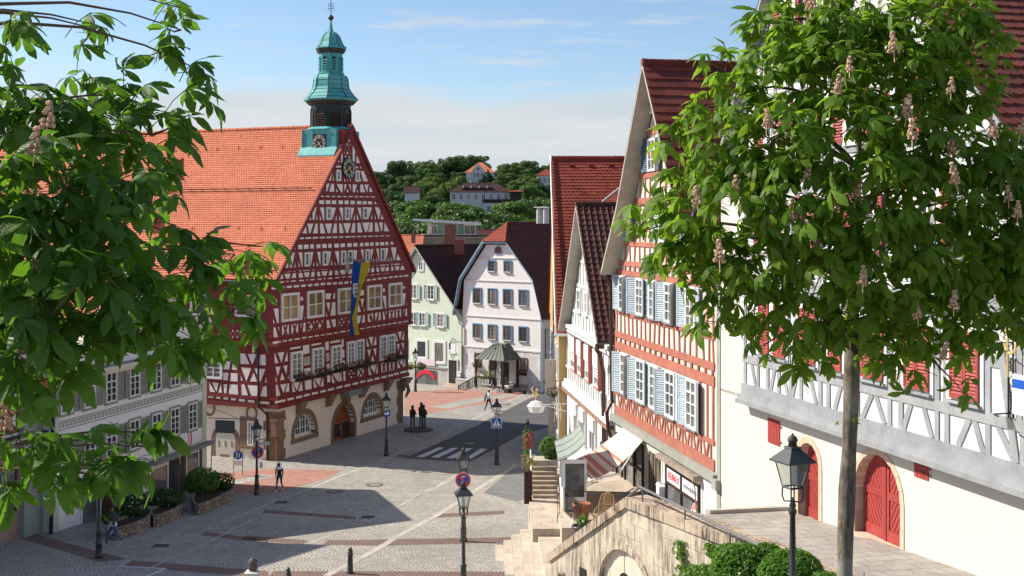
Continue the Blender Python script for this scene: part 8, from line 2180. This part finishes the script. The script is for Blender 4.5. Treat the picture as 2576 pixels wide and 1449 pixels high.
# ---- tree on the terrace to the right
TY=17.0
tb0=P(2117,1449,TY); base=Vector((tb0.x,TY,7.7)); top=P(2142,830,TY)
rt=thing('chestnut_tree','young horse chestnut with straight grey trunk in front of the red arched doors','tree',base)
mb=MB(); trunk=[base+(top -base)*t+Vector((.02*math.sin(t*9),0,0)) for t in np.linspace(0,1,12)]; mb.tube(trunk,[.125 -.02*t+.012*math.sin(t*23) for t in np.linspace(0,1,12)],14)
crown_axis=[top+(P(2170,120,TY+.2) -top)*t for t in np.linspace(0,1,8)]; mb.tube(crown_axis,[.10*(1 -.85*t) for t in np.linspace(0,1,8)],10)
mb.build('trunk',M['bark'],rt,True)
RB=[(1935,60,75,0,1),(2050,40,110,.3,1),(2200,30,120,0,1),(2350,60,120,-.3,1),(2470,110,75,-.3,.9),(1810,150,48,.2,.55),(1850,235,85,-.2,1),(1960,190,110,-.6,1),(2100,180,130,-.9,1),(2270,200,140,-.6,1),(2410,220,95,-.4,1),(1745,290,70,0,.9),(1690,345,42,.1,.6),
      (1820,360,110,-.7,1),(1960,350,130,-1.2,1),(2130,340,150,-1.3,1),(2300,340,140,-1,1),(2440,360,110,-.6,1),(2560,380,80,-.5,.9),(1725,455,70,-.2,.9),(1660,520,50,0,.7),(1590,540,40,.1,.6),(1600,585,38,.2,.5),(1720,570,95,-.6,1),(1860,500,120,-1.1,1),(2010,500,140,-1.4,1),(2180,500,150,-1.5,1),(2350,500,140,-1.1,1),(2490,520,120,-.6,1),
      (1680,650,55,0,.7),(1800,660,100,-.6,1),(1930,650,120,-1,1),(2080,650,130,-1.3,1),(2240,660,140,-1.2,1),(2390,650,130,-.9,1),(2530,650,110,-.5,1),(1800,760,60,-.2,.8),(1780,830,45,-.1,.6),(1900,770,85,-.5,1),(2020,790,100,-.8,1),(2160,800,110,-.9,1),(2310,790,110,-.7,1),(2450,770,110,-.5,.9),(2560,770,70,-.3,1),(2570,560,90,-.9,1),(2570,690,90,-.9,1),(2500,430,80,-1,1),(2590,470,80,-.6,1),(2560,640,80,-1.2,1),(2480,840,50,-.8,.8),(2575,820,45,-.6,.8),(2110,60,90,-.6,1),(2000,120,80,-.5,1),(2290,110,110,-.8,1),(2420,30,70,-.3,.9),(1900,440,90,-1,1),(1760,620,80,-.5,1),(1990,930,40,-.5,.6),
      (1920,870,42,-.2,.6),(2040,890,60,-.4,.8),(2200,890,65,-.6,.8),(2300,880,50,-.4,.7),(2420,880,35,-.3,.5),(2290,960,36,-.8,.45),(2410,970,42,-.8,.45)]
Pp,Oo=blob_points(RB,TY,145)
axis=np.array(crown_axis)[3]
Oo=Oo*.8+(Pp -axis)/np.linalg.norm(Pp -axis,axis=1)[:,None]*.7
ex=None
crown=foliage('crown',Pp,Oo,rng.uniform(.19,.33,len(Pp)),rt,M['leaf_r'],5)
mb=MB()
tg=[P(x,y,TY+dy) for x,y,r,dy,d in RB[::2]]; tips=limbs(mb,trunk[-1:]+crown_axis,tg,.042)
tp=np.array(tips)
for p in Pp[::13]:
 j=np.argmin(((tp -p)**2).sum(1)); a=Vector(tp[j]); q=Vector(p); mb.tube([a,lerp(a,q,.5)+Vector((0,0,-.04)),q],[.010,.007,.004],4,False)
mb.build('branches',M['twig'],rt)
mb=MB(); sm=flower_spike_mesh(); s0=sm.build('flower_spike',M['spike'],rt,local=True)
SP=[T(3,0,430,130),T(3,0,1840,960),T(3,0,1385,1210),T(3,0,40,1290),T(3,0,820,740),T(3,0,1270,560),T(3,0,2290,1400),T(3,0,2530,1380),T(3,1,880,580),T(3,1,650,690),T(3,1,1860,160),T(3,1,500,1060),T(3,1,380,420),T(3,1,2420,600),T(3,1,2510,760),T(3,1,955,1440),T(3,1,1900,420),T(2,1,2240,560),T(2,1,2090,1220),T(2,0,2560,1300),T(3,2,1510,330),T(3,2,1870,230),T(3,2,1750,740),T(2,1,1870,640),T(3,1,250,800),T(3,0,690,970),T(3,0,1450,1430)]
for i,(x,y) in enumerate(SP):
 o=s0 if i==0 else s0.copy()
 if i:COL.objects.link(o); o.parent=rt
 o.location=P(x,y,TY -rng.uniform(1.4,2.3)) -base; o.rotation_euler=(rng.normal(0,.15),rng.normal(0,.15),rng.uniform(0,6)); sc=rng.uniform(.75,1.1); o.scale=(sc,sc,sc)
for x,y in ((2110,1062),(2152,1052),(2102,1050)):
 pass
pp=np.array([P(2106,1060,TY -.1),P(2150,1050,TY -.12),P(2158,1062,TY)]); foliage('trunk_shoot',pp,np.array([[-.8,-.5,.3],[.8,-.6,.2],[.9,.1,0]]),[.07,.08,.06],rt,M['leaf_r'],5)
# ---- tree at the left, trunk outside the frame, branches reaching in
LY=7.4
lb=Vector((-5.1,7.9,gz(7.9)))
lt=thing('chestnut_tree','big shady horse chestnut reaching into the left edge, its trunk out of sight','tree',lb)
ltop=Vector((-4.4,7.8,17.5))
mb=MB(); trunk=[lb+(ltop -lb)*t+Vector((.08*math.sin(t*5),0,0)) for t in np.linspace(0,1,12)]; mb.tube(trunk,[.24 -.13*t for t in np.linspace(0,1,12)],14); mb.build('trunk',M['bark'],lt,True)
LB=[(60,210,70,.8,.8),(10,120,60,.4,.8),(30,30,45,.2,.6),(0,330,150,.3,1),(130,330,130,.6,1),(250,300,110,.8,1),(340,240,80,.9,.8),(220,160,65,1,.6),(230,70,42,1.1,.5),(430,160,55,1,.6),(455,75,45,1.1,.5),(440,20,36,1.1,.5),(500,175,38,.9,.5),(470,260,60,.8,.7),(380,340,95,.6,.95),(300,430,120,.1,1),
      (160,470,150,-.3,1),(20,500,150,-.4,1),(370,470,75,.5,.8),(110,620,160,-.6,1),(250,570,130,-.3,1),(330,640,95,.2,1),(0,690,160,-.5,1),(180,740,150,-.7,1),(330,760,110,-.2,1),(430,700,95,.4,1),(455,600,60,.8,.75),(500,660,75,.7,.9),(590,640,52,1,.6),(560,720,70,.8,.85),(650,620,42,1.2,.5),(650,720,36,1.2,.45),(600,770,62,.8,.7),
      (470,800,75,.3,.9),(60,850,130,-.6,1),(200,860,95,-.6,.9),(380,850,75,-.1,.85),(545,830,55,.6,.6),(450,890,46,.1,.55),(270,890,60,-.3,.6),(40,960,80,-.8,.75),(90,990,40,-.9,.5),(420,500,40,.9,.4),(645,670,30,1.2,.4),
      (40,1088,76,-.4,.8),(150,1118,58,-.2,.7),(250,1108,54,0,.7),(330,1108,49,.2,.6),(380,1088,36,.3,.45),(360,1168,40,.2,.5),(210,1188,54,-.1,.6),(100,1198,55,-.3,.7),(30,1228,36,-.4,.5),(290,1178,40,.1,.5)]
LB+=[(246,1196,46,-.3,1),(190,1200,45,-.4,.8),(300,1180,40,-.1,.6)]
Pp,Oo=blob_points(LB,LY,235,1.0)
ax2=np.array(ltop)+np.array([0,0,-2.2])
Oo=Oo*.7+(Pp -ax2)/np.linalg.norm(Pp -ax2,axis=1)[:,None]*.6
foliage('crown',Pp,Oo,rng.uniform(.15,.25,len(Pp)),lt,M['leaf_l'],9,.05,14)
mb=MB(); tg=[P(x,y,LY+dy) for x,y,r,dy,d in LB[::2]]+[P(455,20,LY+1.1),P(230,60,LY+1.1),P(660,620,LY+1.2),P(390,1125,LY+.3)]; tips=limbs(mb,trunk[5:],tg,.022)
tp=np.array(tips)
for p in Pp[::9]:
 j=np.argmin(((tp -p)**2).sum(1)); a=Vector(tp[j]); q=Vector(p); mb.tube([a,lerp(a,q,.5)+Vector((0,0,-.02)),q],[.008,.006,.004],4,False)
mb.build('branches',M['twig'],lt)
for i,(x,y) in enumerate((T(0,2,60,1300),T(0,0,470,1330),T(0,1,340,140),T(0,1,400,1290),T(0,3,40,20))):
 o=s0.copy(); COL.objects.link(o); o.parent=lt; o.location=P(x,y,LY -.6) -lb; o.scale=(.6,.6,.6)
# ---- ivy and shrub at the foot of the terrace wall
iv=thing('ivy_bush','dense bright green leafy bush spilling over the terrace wall below the street lamp','bush',(5.6,27,6.6))
M['ivy']=leaf_mat('bright_creeper_leaf',(.06,.15,.012),(.11,.23,.025),.35,(.22,.45,.03))
mb=MB()
for x,y,r,Yb,n in ((1990,1452,85,26.5,3200),(1870,1440,85,27.5,3600),(1770,1490,80,28.2,2400),(1930,1400,40,27.5,900),(2080,1490,60,25.5,1300),(1720,1520,60,28.6,1000),(1830,1400,38,28.0,800)):
 c=P(x,y,Yb); rm=r*Yb/F; leafmass(mb,c,(rm,rm*.8,rm*.85),n,.065,.3,.5)
mb.build('foliage',M['ivy'],iv)
mb=MB()
for x0,y0,x1,y1,n in ((1712,1360,1740,1470,130),(1722,1420,1700,1500,80),(1790,1368,1800,1400,90)):
 for k in range(n):
  t=random.random(); u,z=FP.uv(x0+(x1 -x0)*t+random.gauss(0,6),y0+(y1 -y0)*t); q=FP.p(u,z,random.uniform(.06,.14)); leafmass(mb,q,(.05,.05,.06),3,.06)
mb.build('trailing_stems',M['ivy'],iv)
mb=MB(); [mb.tube([(5.6+random.uniform(-.8,.8),27.5,6.3),(5.6+random.uniform(-1.2,1.2),27.3,7.4)],.02,4) for _ in range(10)]; mb.build('stem',M['twig'],iv)
# ------------------------------------------------------------------ roofs behind, hillside, villas and wood
def hz(x,y):
 t=max(0,min(1,(y -165)/170)); b=-3.4+27*t*t*(3 -2*t)
 return b+2.5*math.sin(x*.025+1)*t+(0 if y<335 else (y -335)*.02)
mb=MB(); xs=np.linspace(-420,420,43); yy=np.concatenate([np.linspace(150,380,24),[450,600,900]])
mb.add([(x,y,hz(x,y) if y>150 else -5) for y in yy for x in xs],[(j*43+i,j*43+i+1,(j+1)*43+i+1,(j+1)*43+i) for j in range(len(yy) -1) for i in range(42)])
struct(mb.build('hillside',plain('hillside_grass',(.045,.075,.02),.95,.3,.1,.3,2),smooth=True))
def simple_house(name,label,x0,x1,yb,ye,yr,Y,depth,wall,roof,cat='house',hip=0.0,wins=0,ang=0.0,axis='x',group=None,rows=1,tile=(.35,.4)):
 """a background house from photo px: x range, base, eave and ridge heights at distance Y"""
 a,b=P(x0,yb,Y),P(x1,yb,Y); ze_,zr_=P(0,ye,Y).z,P(0,yr,Y).z; zb=a.z
 f=Fac(a.x,a.y,d=(math.cos(R(ang)),math.sin(R(ang)))); L=(b -a).length
 t=thing(name,label,cat,f.p(L/2,zb,-depth/2),group)
 mb=MB(); mb.prism([f.p(u,zb -3,0) for u in (0,L)]+[f.p(L,zb -3,-depth),f.p(0,zb -3,-depth)],(0,0,ze_ -zb+3))
 if axis=='y' :mb.prism([f.p(0,ze_,0),f.p(L,ze_,0),f.p(L/2,zr_ -.1,0)],f.n*-depth)
 elif not hip:mb.prism([f.p(0,ze_,-depth),f.p(0,ze_,0),f.p(0,zr_ -.1,-depth/2)],f.u*L)
 mb.build('wall',wall,t)
 mb=MB(); o=.35; dz=o*(zr_ -ze_)/(depth/2) if axis=='x' else o*(zr_ -ze_)/(L/2)
 if axis=='x':
  h=hip*depth/2
  q=[f.p(-o,ze_ -dz,o),f.p(L+o,ze_ -dz,o),f.p(L+o -h,zr_,-depth/2),f.p(-o+h,zr_,-depth/2),f.p(L+o,ze_ -dz,-depth -o),f.p(-o,ze_ -dz,-depth -o)]
  tiles(mb,q[0],q[1],q[2],q[3],tile[0],tile[1],.04,'plain'); tiles(mb,q[4],q[5],q[3],q[2],.8,1.5,.04,'plain')
  if h:mb.add([q[0],q[3],q[5]],[(0,1,2)]); mb.add([q[1],q[4],q[2]],[(0,1,2)])
  ridge(mb,q[3],q[2],.14,.8)
 else:
  q=[f.p(-o,ze_ -dz,o),f.p(-o,ze_ -dz,-depth),f.p(L/2,zr_,-depth),f.p(L/2,zr_,o),f.p(L+o,ze_ -dz,o),f.p(L+o,ze_ -dz,-depth)]
  tiles(mb,q[0],q[1],q[2],q[3],tile[0],tile[1],.04,'plain'); tiles(mb,q[4],q[5],q[2],q[3],tile[0],tile[1],.04,'plain')
 mb.build('roof',roof,t)
 for r_ in range(rows):
  for k in range(wins):
   u=L*(k+.5)/wins; hgt=(ze_ -zb)/rows; z=zb+hgt*r_+hgt*.3
   window(t,f,u -.45,u+.45,z,z+min(1.5,hgt*.5),rows=2,fw=.1)
 return t,f,L,zb,ze_,zr_
def chim(t,c,w,h,mat,cap=True):
 mb=MB(); c=Vector(c); mb.prism([c+Vector((a*w,b*w*.8,0)) for a,b in ((-1,-1),(1,-1),(1,1),(-1,1))],(0,0,h)); mb.prism([c+Vector((a*w*1.12,b*w*.9,h -.25)) for a,b in ((-1,-1),(1,-1),(1,1),(-1,1))],(0,0,.12)); o=mb.build('chimney',mat,t)
 if cap:mb=MB(); mb.box(c+Vector((0,0,h+.3)),(w*.9,w*.9,.08)); mb.tube([c+Vector((0,0,h)),c+Vector((0,0,h+.3))],w*.3,6); mb.build('chimney_cap',M['lead'],o)
M['chimbrick']=brick_mat('red_chimney_bricks',(.36,.095,.05),(.26,.065,.035),(.34,.26,.2),.3,.1,(R(90),0,R(20)),.015,.5)
t,f,L,zb,ze_,zr_=simple_house('dark_roofed_house','house with mossy dark roof and red brick chimneys just behind the mint house',1062,1228,740,700,594,141,15,M['white_render'],M['t_grey'],tile=(.3,.3))
chim(t,P(1132,640,136.5),.62,3.4,M['chimbrick'],False); chim(mh,P(1155,640,127),.5,1.6,M['chimbrick'])
t,*_=simple_house('orange_roofed_house','small house with bright orange roof peeping out right of the town hall gable',985,1062,690,640,593,150,9,M['cream_infill'],M['t_orange']); chim(t,P(1040,612,146),.25,1.3,M['chimbrick'])
simple_house('brown_roofed_house','low dark roofed house behind the eaves between the town hall and the mint house',1000,1070,720,662,640,134,6,M['white_render'],M['t_umber'])
simple_house('long_roof_house','house with low dark red roof just right of the flat roofed villa',1205,1290,640,612,579,160,9,M['white_render'],M['t_maroon'])
simple_house('far_tiled_house','little red tiled gable peeping beside the tall red roof edge',1370,1440,640,600,566,165,9,M['cream_infill'],M['t_red'],axis='y')
# modern flat roofed villa
a=P(1066,598,176); b=P(1205,598,176); kk=176/F
mv=thing('flat_roofed_villa','modern mint and white villa with a flat overhanging roof and white terrace wall','villa',P(1130,640,178))
fv=Fac(a.x,a.y,d=(1,.04)); Lv=(b -a).length
M['seagreen']=plain('sea_green_render',(.22,.38,.30),.85,.05)
mb=MB(); z1=P(0,560,176).z; z0=P(0,598,176).z
mb.prism([fv.p(.6,z0 -8,-1.5),fv.p(Lv -.2,z0 -8,-1.5),fv.p(Lv -.2,z0 -8,-9),fv.p(.6,z0 -8,-9)],(0,0,z1 -z0+8)); mb.build('wall',M['seagreen'],mv)
mb=MB(); mb.prism([fv.p(-.5,z0 -8,0),fv.p(Lv+.2,z0 -8,0),fv.p(Lv+.2,z0 -8,-1.5),fv.p(-.5,z0 -8,-1.5)],(0,0,8+.55)); mb.frect(fv,.5,1.2,z0+.5,z1,-2.5,-1.4); mb.build('terrace_wall',M['cream'],mv)
mb=MB(); mb.prism([fv.p(-1.6,z1+.28,.6),fv.p(Lv+.3,z1 -.42,.6),fv.p(Lv+.3,z1+.05,.6),fv.p(-1.6,z1+.6,.6)],fv.n*-10); mb.build('flat_roof',M['white_render'],mv)
for u0,u1 in ((.9,2.0),(2.9,5.0),(6.0,7.7)):window(mv,fv,u0,u1,z0+.5,z1 -.35,d=-1.49,rows=1,cols=2,fw=.1,glass=M['glass_curtain'])
mb=MB(); mb.frect(fv,5.9,7.8,z1 -.45,z1 -.25,-1.4,-1.1); mb.build('blind_case',M['white'],mv)
# villas on the hill
def white_villa():
 Y=318; t,f,L,zb,ze_,zr_=simple_house('hill_villa','white villa with hipped red roof and a pediment gable high on the hill',1172,1243,462,432,407,Y,9,M['white_render'],M['t_orange'],'villa',.8,0,0)
 mb=MB(); mb.fpoly(f,[(1.6,zb -2),(5.0,zb -2),(5.0,ze_+.2),(3.3,ze_+2.3),(1.6,ze_+.2)],0,1.0); mb.build('pediment',M['white_render'],t)
 for u in (2.0,2.95,3.9):window(t,f,u,u+.75,ze_ -1.6,ze_ -.2,d=1.0,rows=2,fw=.1)
 mb=MB(); mb.fpoly(f,arch_pts(2.9,3.7,ze_+.5,ze_+.7),1.0,1.05); mb.build('round_window',M['glass'],t)
 for u in (.4,5.6):window(t,f,u,u+.7,zb+.3,zb+1.8,rows=2,fw=.1)
white_villa()
t,f,L,zb,ze_,zr_=simple_house('long_villa','long white villa with dark brown hipped roof and a row of small dormers',1132,1282,512,481,459,265,9,M['white_render'],M['t_umber'],'villa',.7,8,0)
for k in range(4):
 u=L*(.22+.135*k); z=ze_+.6; mb=MB(); mb.frect(f,u -.35,u+.35,z,z+.9,-2.2,-.6); o=mb.build('dormer',M['t_umber'],t); mb=MB(); mb.frect(f,u -.22,u+.22,z+.15,z+.75,-.6,-.55); mb.build('window',M['white'],o)
mb=MB(); mb.frect(f,L*.55,L*1.0,zb -2.4,zb+.1,.2,2.2); mb.build('lower_storey',M['white_render'],t)
mb=MB(); mb.frect(f,L*.55,L*1.12,zb+.1,zb+.9,.2,2.3); mb.build('balcony',M['brown_frame'],t)
for u in (L*.62,L*.8):window(t,f,u,u+1.0,zb -2,zb -.5,d=2.2,rows=1,fw=.1)
simple_house('garden_house','flat dark annex with an orange edge right of the long villa',1283,1312,508,482,480,262,5,M['brown_frame'],M['t_orange'])
simple_house('hill_shed','little dark roofed cabin among the trees on the hill, left of the villas',1018,1052,500,483,468,255,5,M['white_render'],M['t_umber'],'cabin')
t,f,L,zb,ze_,zr_=simple_house('hill_house','house with red roof and grey conservatory at the right end of the hill',1352,1400,470,440,424,300,8,M['white_render'],M['t_red'],'house',.6,4)
# trees on the hillside: three kinds, each with trunk and a crown of leaf clumps
def hill_tree(seed,h,w,mat,kind):
 random.seed(seed); t=bpy.data.objects.new('hill_tree',None); COL.objects.link(t)
 mb=MB(); mb.tube([(0,0,-1.5),(0,0,h*.3),(.2,.1,h*.75)],[.3,.24,.06],6)
 for k in range(5):a=k*1.3; mb.tube([(0,0,h*(.25+.06*k)),(math.cos(a)*w*.5,math.sin(a)*w*.5,h*(.5+.06*k))],[.12,.04],4)
 mb.build('trunk',M['bark'],t,local=True)
 P_=[]; N_=[]
 lobes=[]
 for k in range(30 if kind !='fir' else 12):
  if kind=='fir':z=h*(.12+.86*k/12); r=w*.62*(1 -k/12.5); a=random.uniform(0,6.28); lobes.append(((math.cos(a)*r*.45,math.sin(a)*r*.45,z),(r*.8,r*.8,h*.09)))
  else:
   a=random.uniform(0,6.28); rr=w*.42*random.random()**.5; z=h*random.uniform(.28,.88); rr*=1.15 -abs(z/h -.5); lobes.append(((math.cos(a)*rr,math.sin(a)*rr,z),(w*random.uniform(.10,.22),)*2+(w*random.uniform(.08,.17),)))
 mb=MB()
 for c,r in lobes:leafmass(mb,c,r,int(210*r[0]*r[1]**.5/1.6+60),.27,.45,.45)
 mb.build('crown',mat,t,local=True); return t
lm=lambda n,a,b,tr:leaf_mat(n,a,b,.18,tr)
kinds=[(hill_tree(1,13,11,lm('broadleaf_dark',(.040,.085,.022),(.075,.135,.032),(.10,.22,.03)),'b'),'dense dark green broadleaf tree on the wooded hillside'),(hill_tree(2,11,10,lm('broadleaf_mid',(.062,.125,.026),(.105,.185,.038),(.16,.33,.04)),'b'),'fresh mid green broadleaf tree on the wooded hillside'),
         (hill_tree(3,9,9,lm('broadleaf_light',(.090,.160,.030),(.14,.225,.045),(.22,.4,.05)),'b'),'light yellowish green tree on the wooded hillside'),(hill_tree(4,15,8,lm('conifer',(.020,.042,.020),(.034,.060,.026),(.03,.07,.02)),'fir'),'dark narrow conifer on the wooded hillside'),(hill_tree(5,12,11,lm('copper_beech',(.045,.028,.030),(.065,.036,.036),(.08,.03,.03)),'b'),'purplish copper beech standing on the hilltop')]
used_k=set()
def put_tree(k,x,ytop,Y,sc=None):
 proto,lab=kinds[k]; X=(x -CX)*Y/F; zg=hz(X,Y); ht=P(x,ytop,Y).z -zg
 base_h=(13,11,9,15,12)[k]; s=ht/base_h*.98 if sc is None else sc
 if k in used_k:o=dup(proto,(0,0,0),lab)
 else:o=proto; used_k.add(k); tag(o,lab,'tree')
 o['group']='trees on the wooded hillside'
 o.location=(X,Y,zg); o.rotation_euler=(0,0,random.uniform(0,6.28)); wv=min(1.25,max(.6,abs(s))); o.scale=(wv*random.uniform(.9,1.1),wv*random.uniform(.9,1.1),max(.35,s))
random.seed(11)
# skyline, from left to right
for k,x,y,Y in ((1,930,440,330),(1,955,428,320),(3,975,408,335),(0,1005,392,325),(0,1025,398,332),(4,1055,404,335),(1,1085,405,310),(0,1105,392,345),(0,1130,385,350),(0,1158,382,348),(0,1185,378,352),(0,1203,380,350),(1,1260,412,345),(1,1285,408,340),(1,1310,404,345),(1,1335,400,340),(0,1360,408,345),(4,1385,410,350),(0,1410,395,350),(0,1440,398,350),(1,1470,392,345),(0,1500,400,345),(1,880,440,330),(0,840,445,335),(1,800,450,330),
                   # middle slope
                   (1,945,462,285),(0,985,455,290),(0,960,492,265),(1,1015,440,300),(0,1040,432,305),(2,1075,440,295),(1,1095,430,300),(2,1115,455,285),(0,1130,440,305),(2,1150,440,300),(0,1160,425,325),(3,1228,425,306),(3,1216,436,305),(0,1255,435,310),(1,1290,432,310),(2,1310,440,300),(0,1330,430,310),(1,1352,445,290),(2,1340,462,275),(0,1375,455,285),(1,1300,452,295),(1,1245,450,290),(0,1000,470,275),(1,1060,470,272),(0,1080,478,268),
                   # lower belt in front of the long villa
                   (1,950,530,235),(0,975,515,245),(1,1000,505,240),(1,1025,498,240),(2,1045,508,232),(1,1070,495,243),(1,1095,500,238),(2,1120,502,235),(2,1145,505,235),(1,1165,512,232),(1,1190,512,235),(2,1212,520,230),(0,1232,512,238),(1,1265,530,232),(2,1290,505,240),(2,1310,500,242),(1,1335,495,245),(0,1355,490,248),(1,1380,488,248),(1,1405,495,245),(0,990,540,215),(0,1020,535,212),(1,1045,545,208),(0,1075,535,212),(0,1105,530,214),(1,1140,532,212),(0,1170,535,212),(0,1200,545,212),(0,1235,540,212),(0,1255,548,208),(2,1285,545,208),(1,1315,540,210),(0,1345,535,212),(1,1375,545,208),(2,1010,575,188),(2,1235,566,196),(1,1330,572,190),(1,1390,560,195),(0,1425,530,212),(1,900,480,290),(0,860,490,280),(1,910,540,240)):
 put_tree(k,x,y,Y)
